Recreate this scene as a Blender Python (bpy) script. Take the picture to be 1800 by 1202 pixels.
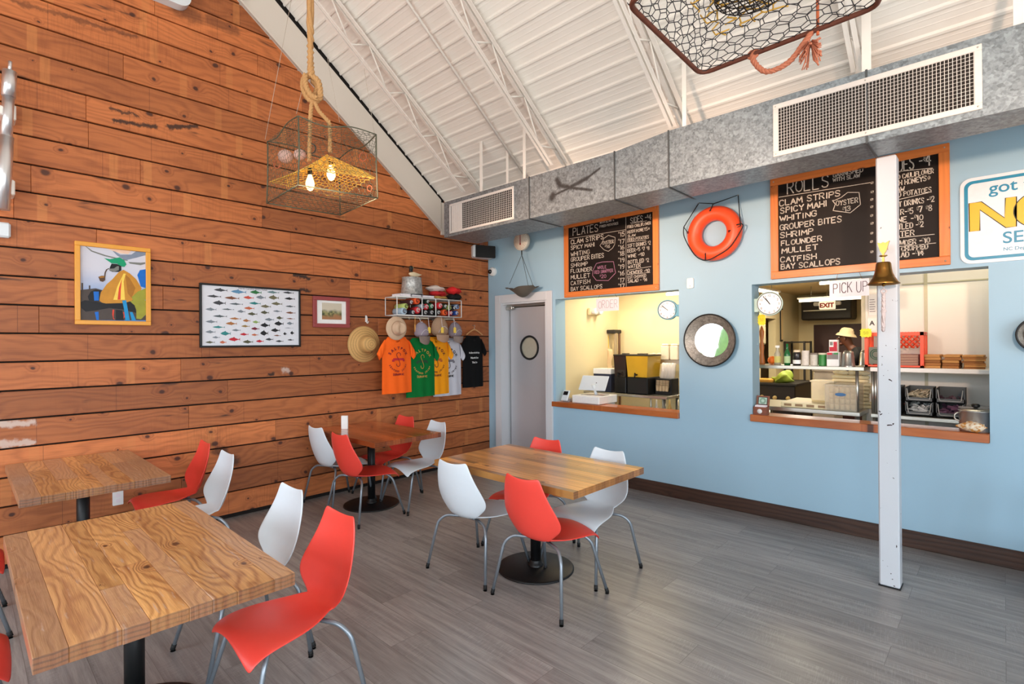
import bpy, bmesh, math, random
from mathutils import Vector, Matrix, Euler
import numpy as np

for o in list(bpy.data.objects):
    bpy.data.objects.remove(o, do_unlink=True)
random.seed(11)
SC = bpy.context.scene
COL = SC.collection
PI = math.pi
R = math.radians

# ---------------------------------------------------------------- camera
F_PX, W_PX, H_PX = 916.3, 1800, 1202
CAM_H = 1.65
def _cam_axes():
    yaw, pitch, roll = R(43.29), R(.138), R(-.408)
    f = np.array([-math.sin(yaw), math.cos(yaw), 0.]); r = np.array([math.cos(yaw), math.sin(yaw), 0.]); u = np.array([0, 0, 1.])
    f, u = f*math.cos(pitch)+u*math.sin(pitch), u*math.cos(pitch)-f*math.sin(pitch)
    r, u = r*math.cos(roll)+u*math.sin(roll), u*math.cos(roll)-r*math.sin(roll)
    return f, r, u
CF, CR, CU = _cam_axes()
cam = bpy.data.cameras.new('camera'); cam.sensor_width = 36; cam.lens = 36*F_PX/W_PX
cam.clip_start = .05; cam.clip_end = 200
camo = bpy.data.objects.new('camera', cam); COL.objects.link(camo)
camo.matrix_world = Matrix(((CR[0], CU[0], -CF[0], 0), (CR[1], CU[1], -CF[1], 0), (CR[2], CU[2], -CF[2], CAM_H), (0, 0, 0, 1)))
SC.camera = camo

# ---------------------------------------------------------------- world, exposure, daylight
SC.view_settings.view_transform = 'Standard'
SC.view_settings.look = 'None'
SC.view_settings.exposure = 0.0
SC.view_settings.gamma = 1.0
SC.view_settings.use_curve_mapping = False
wd = bpy.data.worlds.new('sky'); SC.world = wd; wd.use_nodes = True
_t = wd.node_tree; _bg = _t.nodes['Background']
_tc = _t.nodes.new('ShaderNodeTexCoord'); _sp = _t.nodes.new('ShaderNodeSeparateXYZ'); _t.links.new(_tc.outputs['Generated'], _sp.inputs[0])
_rp = _t.nodes.new('ShaderNodeValToRGB'); _t.links.new(_sp.outputs[2], _rp.inputs[0])      # overcast bright sky above, sunlit pale paving below
_rp.color_ramp.elements[0].position = .0; _rp.color_ramp.elements[0].color = (.86, .83, .79, 1)
_rp.color_ramp.elements[1].position = .03; _rp.color_ramp.elements[1].color = (.80, .90, 1.0, 1)
_t.links.new(_rp.outputs[0], _bg.inputs['Color']); _bg.inputs['Strength'].default_value = 7.6

def area(name, loc, rot, sx, sy, power, color, spread=PI):
    l = bpy.data.lights.new(name, 'AREA'); l.shape = 'RECTANGLE'; l.size = sx; l.size_y = sy; l.energy = power; l.color = color; l.spread = spread
    o = bpy.data.objects.new(name, l); COL.objects.link(o); o.location = loc; o.rotation_euler = rot
    return o
def spot(name, loc, target, power, color, size, blend=.6, radius=.05):
    l = bpy.data.lights.new(name, 'SPOT'); l.energy = power; l.color = color; l.spot_size = size; l.spot_blend = blend; l.shadow_soft_size = radius
    o = bpy.data.objects.new(name, l); COL.objects.link(o); o.location = loc
    o.rotation_euler = (Vector(target)-Vector(loc)).to_track_quat('-Z', 'Y').to_euler()
    return o
def point(name, loc, power, color, radius=.03):
    l = bpy.data.lights.new(name, 'POINT'); l.energy = power; l.color = color; l.shadow_soft_size = radius
    o = bpy.data.objects.new(name, l); COL.objects.link(o); o.location = loc
    return o
# the storefront glazing behind the photographer (front wall) and in the right wall: daylight through each opening
ROOM_Y0, ROOM_X1 = -3.2, 3.3
DAY = (.90, .95, 1.0)
def portal(loc, rot, sx, sy):
    o = area('window_portal', loc, rot, sx, sy, 1, DAY); o.data.cycles.is_portal = True
for cx in (-4.1, -2.1, -.1, 1.9): portal((cx, ROOM_Y0-.02, 1.75), (R(90), 0, 0), 1.7, 2.5)
for cy in (-1.9, .1, 2.1): portal((ROOM_X1+.02, cy, 1.75), (R(90), 0, R(90)), 1.7, 2.5)
portal((-1, ROOM_Y0-.02, 4.1), (R(90), 0, 0), 6.5, 1.2)      # clerestory
# warm lamps of the room hanging out of the frame
WARM = (1.0, .72, .46)
for lx, tx, pw in ((-3.3, -3.4, 470), (-1.7, -1.8, 560), (.75, -.2, 420)): spot('lamp_warm', (lx, .9, 2.5), (tx, 5.2, 2.62), pw, (1.0, .66, .46), R(46), 1., .10)
# kitchen fluorescents
for p, e, sx, sy in (((-3.3, 6.1, 2.5), 24, 1.1, .12), ((-2.2, 8.6, 2.42), 50, .12, 1.2), ((-1.95, 9.6, 2.36), 26, 1.15, .1), ((-.2, 5.72, 2.5), 5, 1.1, .1)):
    area('kitchen_light', p, (0, 0, 0), sx, sy, e, (1.0, .87, .66))

# ---------------------------------------------------------------- picture-to-place helpers: where a line of sight meets a real plane
def _ray(px, py): return CF+(px-900)/F_PX*CR+(601-py)/F_PX*CU
BY, WX = 5.215, -5.37            # blue wall plane, wood wall plane
def K(px, py, Y):
    d = _ray(px, py); t = Y/d[1]; return (d[0]*t, CAM_H+d[2]*t)          # (x, z) on the plane y = Y
def B(px, py): return K(px, py, BY)
def Wd(px, py, X=WX):
    d = _ray(px, py); t = X/d[0]; return (d[1]*t, CAM_H+d[2]*t)          # (y, z) on the plane x = X
def G(px, py, z=0.):
    d = _ray(px, py); t = (z-CAM_H)/d[2]; return (d[0]*t, d[1]*t)        # (x, y) on a level plane

# ---------------------------------------------------------------- materials
def lin(c):
    return tuple(((v/255)/12.92 if v/255 <= .04045 else ((v/255+.055)/1.055)**2.4) for v in c[:3])
class NT:
    def __init__(s, name):
        s.m = bpy.data.materials.new(name); s.m.use_nodes = True; s.t = s.m.node_tree; s.b = s.t.nodes['Principled BSDF']
    def n(s, typ, **kw):
        nd = s.t.nodes.new(typ)
        for k, v in kw.items():
            if k.startswith('i_'):
                key = k[2:]; key = int(key) if key.isdigit() else key
                s.set(nd.inputs[key], v)
            else: setattr(nd, k, v)
        return nd
    def set(s, inp, v):
        if hasattr(v, 'is_output'): s.t.links.new(v, inp)
        else:
            try: inp.default_value = v
            except Exception: inp.default_value = (v[0], v[1], v[2], 1) if len(v) == 3 else v
    def math(s, op, a, b=None, c=None, clamp=False):
        nd = s.t.nodes.new('ShaderNodeMath'); nd.operation = op; nd.use_clamp = clamp
        s.set(nd.inputs[0], a)
        if b is not None: s.set(nd.inputs[1], b)
        if c is not None: s.set(nd.inputs[2], c)
        return nd.outputs[0]
    def mix(s, f, a, b, blend='MIX'):
        nd = s.t.nodes.new('ShaderNodeMix'); nd.data_type = 'RGBA'; nd.blend_type = blend
        s.set(nd.inputs[0], f)
        for i, v in ((6, a), (7, b)):
            s.set(nd.inputs[i], v if hasattr(v, 'is_output') else (v[0], v[1], v[2], 1))
        return nd.outputs[2]
    def xyz(s, x, y, z):
        nd = s.t.nodes.new('ShaderNodeCombineXYZ')
        for i, v in enumerate((x, y, z)): s.set(nd.inputs[i], v)
        return nd.outputs[0]
    def noise(s, vec, scale=1., detail=3., rough=.5, dim='3D'):
        nd = s.t.nodes.new('ShaderNodeTexNoise'); nd.noise_dimensions = dim
        s.set(nd.inputs['Vector'], vec); nd.inputs['Scale'].default_value = scale; nd.inputs['Detail'].default_value = detail; nd.inputs['Roughness'].default_value = rough
        return nd.outputs[0]
    def step(s, v, a, b):
        nd = s.t.nodes.new('ShaderNodeMapRange'); nd.interpolation_type = 'SMOOTHSTEP'
        s.set(nd.inputs[0], v); nd.inputs[1].default_value = a; nd.inputs[2].default_value = b
        return nd.outputs[0]
    def obj(s):
        tc = s.t.nodes.new('ShaderNodeTexCoord'); sp = s.t.nodes.new('ShaderNodeSeparateXYZ'); s.t.links.new(tc.outputs['Object'], sp.inputs[0])
        return tc.outputs['Object'], sp.outputs[0], sp.outputs[1], sp.outputs[2]
    def island(s):
        return s.t.nodes.new('ShaderNodeNewGeometry').outputs['Random Per Island']
    def bump(s, h, strength=.2, dist=.005):
        nd = s.t.nodes.new('ShaderNodeBump'); nd.inputs['Strength'].default_value = strength; nd.inputs['Distance'].default_value = dist
        s.set(nd.inputs['Height'], h); s.t.links.new(nd.outputs[0], s.b.inputs['Normal'])
    def col(s, v): s.set(s.b.inputs['Base Color'], v)
    def pr(s, **kw):
        names = dict(rough='Roughness', metal='Metallic', spec='Specular IOR Level', coat='Coat Weight', coatr='Coat Roughness', trans='Transmission Weight', ior='IOR', emit='Emission Strength', alpha='Alpha', sheen='Sheen Weight', sub='Subsurface Weight')
        for k, v in kw.items(): s.set(s.b.inputs[names[k]], v)
        return s
MATS = {}
def mat(name, rgb, rough=.5, metal=0., vary=.06, scale=30., bump=0., emit=0., emit_rgb=None, trans=0., coat=0., spec=.5, alpha=1.):
    """plain surface with a faint procedural variation; rgb in 0-255 sRGB"""
    if name in MATS: return MATS[name]
    g = NT(name); c = lin(rgb)
    v, x, y, z = g.obj()
    nz = g.noise(v, scale, 3)
    lo = tuple(a*(1-vary) for a in c); hi = tuple(min(1, a*(1+vary)) for a in c)
    g.col(g.mix(nz, lo, hi)); g.pr(rough=rough, metal=metal, trans=trans, coat=coat, spec=spec, alpha=alpha)
    if bump: g.bump(nz, bump, .003)
    if emit:
        g.set(g.b.inputs['Emission Color'], lin(emit_rgb or rgb)+(1,)); g.pr(emit=emit)
    MATS[name] = g.m
    return g.m

def wood_mat(name, along, across, light, dark, tone=(.7, 1.15), grain=26., ringf=3., knot_u=2.2, knot_v=4.67, knot_p=.5, bands=False, stains=0., rough=.5, coat=0., fibre=200., contrast=.6, bumps=.25, grey=None, white=0., wob=5., saw_marks=0., end=0., marks=()):
    """sawn softwood: every board is an island with its own tone, grain and knots"""
    g = NT(name); v, x, y, z = g.obj(); ax = {'x': x, 'y': y, 'z': z}
    u, w = ax[along], ax[across]; rnd = g.island()
    third = ax[({'x', 'y', 'z'}-{along, across}).pop()]
    r2 = g.math('FRACT', g.math('MULTIPLY', rnd, 17.31)); r3 = g.math('FRACT', g.math('MULTIPLY', rnd, 71.7))
    uo = g.math('ADD', u, g.math('MULTIPLY', rnd, 43.)); wo = g.math('ADD', w, g.math('MULTIPLY', r2, 9.))
    # knots
    vor = g.n('ShaderNodeTexVoronoi', voronoi_dimensions='2D'); vor.inputs['Scale'].default_value = 1.; vor.inputs['Randomness'].default_value = 1.
    warp = g.math('MULTIPLY', g.math('SUBTRACT', g.noise(g.xyz(uo, wo, 0.), 7., 2), .5), .25)
    g.set(vor.inputs['Vector'], g.xyz(g.math('ADD', g.math('MULTIPLY', uo, knot_u), warp), g.math('MULTIPLY', wo, knot_v), 0.))
    d = vor.outputs['Distance']; sc = g.n('ShaderNodeSeparateColor'); g.set(sc.inputs[0], vor.outputs['Color'])
    on = g.math('LESS_THAN', sc.outputs[0], knot_p)
    size = g.math('MULTIPLY_ADD', g.math('POWER', sc.outputs[1], 1.6), 1.15, .3)
    dn = g.math('DIVIDE', d, size)
    core = g.math('MULTIPLY', on, g.math('SUBTRACT', 1., g.step(dn, .045, .10)))
    halo = g.math('MULTIPLY', on, g.math('SUBTRACT', 1., g.step(dn, .06, .34)))
    # growth rings
    low = g.noise(g.xyz(g.math('MULTIPLY', uo, .55 if wob <= 5 else 1.5), g.math('MULTIPLY', wo, 3.2 if wob <= 5 else 4.6), r3), 1., 2)
    gc = g.math('ADD', g.math('MULTIPLY', wo, grain), g.math('MULTIPLY', low, wob))
    gc = g.math('ADD', gc, g.math('MULTIPLY', halo, 1.6))
    gc = g.math('ADD', gc, g.math('MULTIPLY', g.noise(g.xyz(g.math('MULTIPLY', uo, 6.), g.math('MULTIPLY', wo, 40.), 0.), 1., 2), .35))
    saw = g.math('FRACT', g.math('MULTIPLY', gc, ringf*.33))
    ring = g.step(g.math('ABSOLUTE', g.math('SUBTRACT', saw, .5)), .12, .5)
    fib = g.noise(g.xyz(g.math('MULTIPLY', uo, 5.), g.math('MULTIPLY', wo, fibre), g.math('MULTIPLY', third, 40.)), 1., 3, .6)
    blot = g.noise(g.xyz(g.math('MULTIPLY', uo, 1.3), g.math('MULTIPLY', wo, 5.), r2), 1., 4, .6)
    f = g.math('ADD', g.math('MULTIPLY', ring, contrast*.45), g.math('MULTIPLY', g.math('SUBTRACT', fib, .25), contrast*.9))
    f = g.math('ADD', f, g.math('MULTIPLY', g.math('SUBTRACT', blot, .45), contrast*1.3), clamp=True)
    c = g.mix(f, lin(light), lin(dark))
    if grey: c = g.mix(g.math('MULTIPLY', g.step(r3, .45, .95), .75), c, lin(grey))
    t = g.math('MULTIPLY_ADD', r2, tone[1]-tone[0], tone[0])
    c = g.mix(1., c, g.n('ShaderNodeCombineColor', i_0=t, i_1=t, i_2=t).outputs[0], 'MULTIPLY')
    if bands:      # pale stripes where battens once covered the boards
        bf = g.math('FRACT', g.math('ADD', g.math('DIVIDE', u, .61), g.math('MULTIPLY', r3, 7.3)))
        bm = g.math('MULTIPLY', g.math('SUBTRACT', 1., g.step(g.math('ABSOLUTE', g.math('SUBTRACT', bf, .5)), .04, .055)), g.math('GREATER_THAN', r2, .25))
        bm = g.math('MULTIPLY', bm, g.step(g.noise(g.xyz(g.math('MULTIPLY', uo, .9), r2, 0.), 1., 0), .42, .58))
        c = g.mix(g.math('MULTIPLY', bm, .38), c, lin((214, 140, 78)))
        jf = g.math('FRACT', g.math('ADD', g.math('DIVIDE', u, 1.22), g.math('MULTIPLY', r2, 5.7)))
        jm = g.math('LESS_THAN', jf, .003)
        c = g.mix(g.math('MULTIPLY', jm, .5), c, lin((60, 25, 12)))
    if stains:
        st = g.step(g.noise(g.xyz(g.math('MULTIPLY', uo, 1.1), g.math('MULTIPLY', wo, 7.), rnd), 1., 4, .65), .64, .74)
        c = g.mix(g.math('MULTIPLY', st, stains), c, lin((38, 16, 10)))
    if white:
        st = g.step(g.noise(g.xyz(g.math('MULTIPLY', uo, 6.), g.math('MULTIPLY', wo, 60.), rnd), 1., 3, .6), .62, .72)
        c = g.mix(g.math('MULTIPLY', st, white), c, lin((205, 185, 175)))
    if saw_marks:
        sw = g.noise(g.xyz(g.math('MULTIPLY', uo, 75.), g.math('MULTIPLY', wo, 5.), rnd), 1., 3, .6)
        sp = g.step(g.noise(g.xyz(g.math('MULTIPLY', uo, 1.2), r2, 3.), 1., 1), .45, .65)
        c = g.mix(g.math('MULTIPLY', g.math('MULTIPLY', sp, g.step(sw, .42, .7)), saw_marks), c, lin(dark))
    if marks:     # burns, stains and old whitewash smears, each with a shape of its own
        wu = g.math('ADD', u, g.math('MULTIPLY', g.math('SUBTRACT', g.noise(v, 9., 3, .6), .5), .16)); ww = g.math('ADD', w, g.math('MULTIPLY', g.math('SUBTRACT', g.noise(v, 17., 3, .65), .5), .09))
        for (u0, w0, u1, w1, rr, cc, kk) in marks:
            du, dw = u1-u0, w1-w0; L2 = max(du*du+dw*dw, 1e-6); pu = g.math('SUBTRACT', wu, u0); pw_ = g.math('SUBTRACT', ww, w0)
            tt = g.math('DIVIDE', g.math('ADD', g.math('MULTIPLY', pu, du), g.math('MULTIPLY', pw_, dw)), L2, clamp=True)
            eu = g.math('SUBTRACT', pu, g.math('MULTIPLY', tt, du)); ew = g.math('SUBTRACT', pw_, g.math('MULTIPLY', tt, dw))
            dd = g.math('SQRT', g.math('ADD', g.math('MULTIPLY', eu, eu), g.math('MULTIPLY', ew, ew)))
            c = g.mix(g.math('MULTIPLY', g.math('SUBTRACT', 1., g.step(dd, rr*.3, rr*1.3)), kk), c, lin(cc))
    if end:       # end grain shows darker
        tcn = g.n('ShaderNodeTexCoord'); sn = g.n('ShaderNodeSeparateXYZ'); g.set(sn.inputs[0], tcn.outputs['Normal'])
        en = g.step(g.math('ABSOLUTE', sn.outputs['xyz'.index(along)]), .5, .8)
        rg = g.math('FRACT', g.math('MULTIPLY', g.math('SQRT', g.math('ADD', g.math('POWER', g.math('SUBTRACT', g.math('FRACT', g.math('MULTIPLY', w, 9.)), .5), 2.), g.math('POWER', g.math('MULTIPLY', third, 7.), 2.))), 9.))
        c = g.mix(g.math('MULTIPLY', en, end), c, g.mix(g.step(g.math('ABSOLUTE', g.math('SUBTRACT', rg, .5)), .2, .45), lin((128, 72, 38)), lin((78, 38, 20))))
    c = g.mix(g.math('MULTIPLY', halo, .28), c, lin(dark))
    c = g.mix(g.math('MULTIPLY', core, .88), c, lin((52, 20, 12)))
    g.col(c); g.pr(rough=rough, coat=coat, coatr=.12)
    g.bump(g.math('SUBTRACT', g.math('MULTIPLY', fib, .6), g.math('MULTIPLY', ring, .4)), bumps, .004)
    return g.m

def _mk(a, b, r, c, k): (y0, z0), (y1, z1) = Wd(*a), Wd(*b); return (y0, z0, y1, z1, r, c, k)
_BURN, _SMEAR = (30, 14, 9), (214, 200, 190)
PLANK_MARKS = [_mk((200, 212), (276, 224), .022, _BURN, .9), _mk((300, 223), (342, 222), .024, _BURN, .9), _mk((196, 191), (245, 205), .014, _BURN, .8), _mk((28, 3), (240, 66), .022, _BURN, .5), _mk((310, 15), (345, 30), .07, _BURN, .55), _mk((370, 35), (412, 52), .06, _BURN, .5),
    _mk((518, 483), (541, 488), .022, _BURN, .95), _mk((528, 509), (543, 510), .02, _BURN, .9), _mk((384, 792), (414, 812), .05, _BURN, .75), _mk((0, 746), (58, 742), .03, _SMEAR, .7), _mk((8, 781), (58, 777), .03, _SMEAR, .65), _mk((500, 650), (502, 652), .035, _SMEAR, .7), _mk((473, 658), (478, 657), .02, _BURN, .9)]
M = {}
M['plank'] = wood_mat('reclaimed_siding', 'y', 'z', (204, 120, 66), (122, 58, 26), tone=(.58, 1.16), bands=True, stains=.9, rough=.55, coat=.0, contrast=.6, knot_u=3.9, knot_p=.46, grain=16., fibre=110., bumps=.3, wob=7., saw_marks=.28, marks=PLANK_MARKS)
M['top_rustic'] = wood_mat('rustic_table_boards', 'x', 'y', (234, 178, 112), (142, 84, 44), tone=(.82, 1.14), grain=26, ringf=4., knot_u=4.2, knot_v=6.5, knot_p=.22, stains=.55, rough=.36, coat=.35, contrast=.9, grey=(176, 138, 110), white=.5, fibre=130, bumps=.6, wob=9., saw_marks=.2, end=.75)
M['top_oak'] = wood_mat('honey_table_boards', 'x', 'y', (232, 166, 92), (150, 88, 40), tone=(.5, 1.2), grain=24, ringf=3., knot_u=3.6, knot_v=7, knot_p=.25, rough=.3, coat=.55, contrast=.6, bumps=.1, end=.6)
M['top_red'] = wood_mat('reddish_table_boards', 'x', 'y', (206, 104, 52), (116, 46, 20), tone=(.45, 1.25), grain=24, ringf=3., knot_u=3.6, knot_v=7, knot_p=.2, rough=.25, coat=.7, contrast=.6, bumps=.1, end=.6)
M['pine_x'] = wood_mat('orange_pine_across', 'x', 'z', (238, 138, 64), (196, 94, 36), tone=(.85, 1.08), knot_u=3.2, knot_v=8, knot_p=.35, rough=.45, coat=.2, contrast=.5, bumps=.1)
M['pine_z'] = wood_mat('orange_pine_upright', 'z', 'x', (238, 138, 64), (196, 94, 36), tone=(.85, 1.08), knot_u=3.2, knot_v=8, knot_p=.35, rough=.45, coat=.2, contrast=.5, bumps=.1)
M['ledge'] = wood_mat('varnished_ledge', 'x', 'y', (214, 122, 62), (150, 66, 28), tone=(.8, 1.1), knot_u=3., knot_v=9, knot_p=.45, rough=.3, coat=.4, contrast=.65, bumps=.1)
M['dark_base'] = wood_mat('dark_board', 'x', 'z', (84, 56, 42), (36, 22, 18), tone=(.8, 1.1), knot_u=1.8, knot_v=7, knot_p=.4, rough=.5, contrast=.8)
M['box_wood'] = wood_mat('small_box_wood', 'x', 'z', (150, 82, 56), (98, 46, 30), tone=(.8, 1.1), knot_p=.0, rough=.4, contrast=.5, bumps=.05)
M['barrel'] = wood_mat('barrel_wood', 'z', 'x', (168, 96, 54), (96, 48, 26), tone=(.8, 1.1), knot_p=.1, rough=.4, contrast=.6)

def floor_mat():
    g = NT('grey_vinyl_planks'); v, x, y, z = g.obj()
    br = g.n('ShaderNodeTexBrick', offset=.37, offset_frequency=2); 
    g.set(br.inputs['Vector'], g.xyz(x, y, 0.)); br.inputs['Scale'].default_value = 1.
    br.inputs['Brick Width'].default_value = 1.22; br.inputs['Row Height'].default_value = .23; br.inputs['Mortar Size'].default_value = .0016; br.inputs['Mortar Smooth'].default_value = .3
    br.inputs['Color1'].default_value = (0, 0, 0, 1); br.inputs['Color2'].default_value = (1, 1, 1, 1); br.inputs['Mortar'].default_value = (.5, .5, .5, 1); br.inputs['Bias'].default_value = 0
    sc = g.n('ShaderNodeSeparateColor'); g.set(sc.inputs[0], br.outputs['Color']); rnd = sc.outputs[0]
    xo = g.math('ADD', x, g.math('MULTIPLY', rnd, 13.))
    streak = g.noise(g.xyz(g.math('MULTIPLY', xo, 1.6), g.math('MULTIPLY', y, 26.), rnd), 1., 5, .62)
    fine = g.noise(g.xyz(g.math('MULTIPLY', xo, 9.), g.math('MULTIPLY', y, 160.), 0.), 1., 3, .6)
    cross = g.noise(g.xyz(g.math('MULTIPLY', g.math('ADD', xo, g.math('MULTIPLY', y, .12)), 190.), g.math('MULTIPLY', y, 14.), 0.), 1., 3, .6)
    cm = g.step(g.noise(g.xyz(g.math('MULTIPLY', xo, 1.7), g.math('MULTIPLY', y, 3.), 5.), 1., 2), .42, .62)
    c = g.mix(g.step(streak, .18, .85), lin((115, 111, 109)), lin((166, 161, 157)))
    c = g.mix(g.math('MULTIPLY', g.step(fine, .4, .8), .26), c, lin((92, 84, 78)))
    c = g.mix(g.math('MULTIPLY', g.math('MULTIPLY', cm, g.step(cross, .46, .7)), .30), c, lin((182, 180, 178)))
    tone = g.math('MULTIPLY_ADD', rnd, .24, .86)
    c = g.mix(1., c, g.n('ShaderNodeCombineColor', i_0=tone, i_1=tone, i_2=tone).outputs[0], 'MULTIPLY')
    c = g.mix(g.math('MULTIPLY', br.outputs['Fac'], .55), c, lin((70, 64, 60)))
    g.col(c); g.pr(rough=g.math('MULTIPLY_ADD', fine, .2, .21), spec=.5)
    g.bump(g.math('ADD', fine, g.math('MULTIPLY', cross, .6)), .18, .002)
    return g.m
M['floor'] = floor_mat()

def galv_mat(name, base=(130, 140, 146), smudge=False):
    g = NT(name); v, x, y, z = g.obj()
    vo = g.n('ShaderNodeTexVoronoi'); vo.inputs['Scale'].default_value = 34.; g.set(vo.inputs['Vector'], g.xyz(x, y, z))
    sc = g.n('ShaderNodeSeparateColor'); g.set(sc.inputs[0], vo.outputs['Color'])
    vo2 = g.n('ShaderNodeTexVoronoi'); vo2.inputs['Scale'].default_value = 80.; g.set(vo2.inputs['Vector'], g.xyz(x, y, z))
    sc2 = g.n('ShaderNodeSeparateColor'); g.set(sc2.inputs[0], vo2.outputs['Color'])
    big = g.noise(v, 2.5, 3)
    f = g.math('ADD', g.math('MULTIPLY', sc.outputs[0], .5), g.math('MULTIPLY', sc2.outputs[1], .5))
    c = g.mix(f, tuple(a*.6 for a in lin(base)), tuple(min(1, a*1.5) for a in lin(base)))
    c = g.mix(g.math('MULTIPLY', g.step(big, .5, .75), .3), c, tuple(a*.6 for a in lin(base)))
    if smudge:    # sooty finger marks on the front of the duct
        segs = smudge; m = None
        for (x0, z0, x1, z1, r) in segs:
            dx, dz = x1-x0, z1-z0; L2 = dx*dx+dz*dz
            px = g.math('SUBTRACT', x, x0); pz = g.math('SUBTRACT', z, z0)
            t = g.math('DIVIDE', g.math('ADD', g.math('MULTIPLY', px, dx), g.math('MULTIPLY', pz, dz)), L2, clamp=True)
            ex = g.math('SUBTRACT', px, g.math('MULTIPLY', t, dx)); ez = g.math('SUBTRACT', pz, g.math('MULTIPLY', t, dz))
            dd = g.math('SQRT', g.math('ADD', g.math('MULTIPLY', ex, ex), g.math('MULTIPLY', ez, ez)))
            k = g.math('SUBTRACT', 1., g.step(dd, r*.25, r*1.5))
            m = k if m is None else g.math('MAXIMUM', m, k)
        c = g.mix(g.math('MULTIPLY', m, .85), c, lin((38, 32, 30)))
    g.col(c); g.pr(rough=.42, metal=.45)
    g.bump(g.noise(v, 3., 2), .05, .01)
    return g.m

def paint_mat(name, rgb, rough=.55, bump=.06, spatter=0.):
    g = NT(name); v, x, y, z = g.obj(); c = lin(rgb)
    n1 = g.noise(v, 1.3, 3); n2 = g.noise(v, 90., 2)
    cc = g.mix(n1, tuple(a*.96 for a in c), tuple(min(1, a*1.04) for a in c))
    if spatter:
        sp = g.step(g.noise(v, 26., 3, .7), .70, .72)
        cc = g.mix(g.math('MULTIPLY', sp, spatter), cc, lin((50, 34, 34)))
    g.col(cc); g.pr(rough=rough); g.bump(n2, bump, .002)
    return g.m
M['blue'] = paint_mat('pale_blue_paint', (160, 194, 214))
M['white_paint'] = paint_mat('white_deck_paint', (240, 235, 228), .5)
M['rake'] = paint_mat('off_white_fascia_paint', (222, 214, 204), .5)
M['frame_white'] = paint_mat('door_frame_paint', (214, 216, 220), .4)
M['post'] = paint_mat('chipped_white_steel', (200, 204, 210), .35, .05, spatter=.9)
M['cream'] = paint_mat('cream_kitchen_wall', (232, 216, 172), .6)
M['panel_white'] = paint_mat('white_kitchen_panel', (228, 222, 212), .5)
M['kit_floor'] = paint_mat('kitchen_floor_tile', (120, 84, 66), .5)
M['plaster'] = paint_mat('plain_plaster', (205, 205, 200), .6)
M['red_plastic'] = mat('coral_red_plastic', (235, 70, 58), .40, vary=.03, spec=.6)
M['white_plastic'] = mat('pale_white_plastic', (218, 226, 232), .32, vary=.02, spec=.5)
M['leg'] = mat('grey_painted_tube', (140, 148, 156), .32, .55, vary=.08, scale=60)
M['black'] = mat('black_iron', (16, 17, 18), .45, .2, vary=.2)
M['rubber'] = mat('black_rubber', (14, 14, 15), .7)
M['steel'] = mat('brushed_steel', (188, 186, 178), .28, .9, vary=.06)
M['chrome'] = mat('chrome', (230, 232, 236), .3, .9, vary=.02)
M['darkmetal'] = mat('dark_metal', (52, 50, 48), .45, .5)
M['white'] = mat('plain_white', (238, 238, 236), .45)
M['paper'] = mat('white_paper', (240, 232, 236), .8)
M['ink'] = mat('grey_ink', (110, 98, 104), .8)
M['chalk'] = mat('chalk', (206, 196, 184), .9, vary=.25, scale=160)
M['chalk_dim'] = mat('rubbed_chalk', (138, 122, 110), .9, vary=.25, scale=160)
M['chalk_pink'] = mat('pink_chalk', (176, 120, 146), .9, vary=.25, scale=160)
M['slate'] = mat('black_chalkboard', (30, 24, 22), .5, vary=.35, scale=4, spec=.15)
M['rope'] = mat('sisal_rope', (196, 150, 98), .85, vary=.3, scale=180, bump=.5)
M['net_yellow'] = mat('yellow_net_twine', (244, 190, 84), .8, vary=.15, scale=80)
M['wire'] = mat('green_coated_wire', (98, 100, 82), .5, .3, vary=.25)
M['bulb'] = mat('glowing_filament_bulb', (255, 220, 150), .3, emit=9., emit_rgb=(255, 206, 130))
M['tube'] = mat('lit_fluorescent_tube', (255, 246, 220), .3, emit=5., emit_rgb=(255, 240, 205))
M['orange'] = mat('orange_vinyl', (238, 84, 42), .42, vary=.04)
M['cord_black'] = mat('black_cord', (20, 20, 22), .7)
M['brass'] = mat('aged_brass', (150, 108, 52), .28, .95, vary=.25, scale=20)
M['gold'] = mat('bright_brass', (206, 160, 84), .3, 1., vary=.05)
M['grille'] = mat('grille_white_enamel', (214, 210, 206), .4)
M['duct_shade'] = mat('painted_duct_shade', (34, 30, 27), .9)
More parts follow.
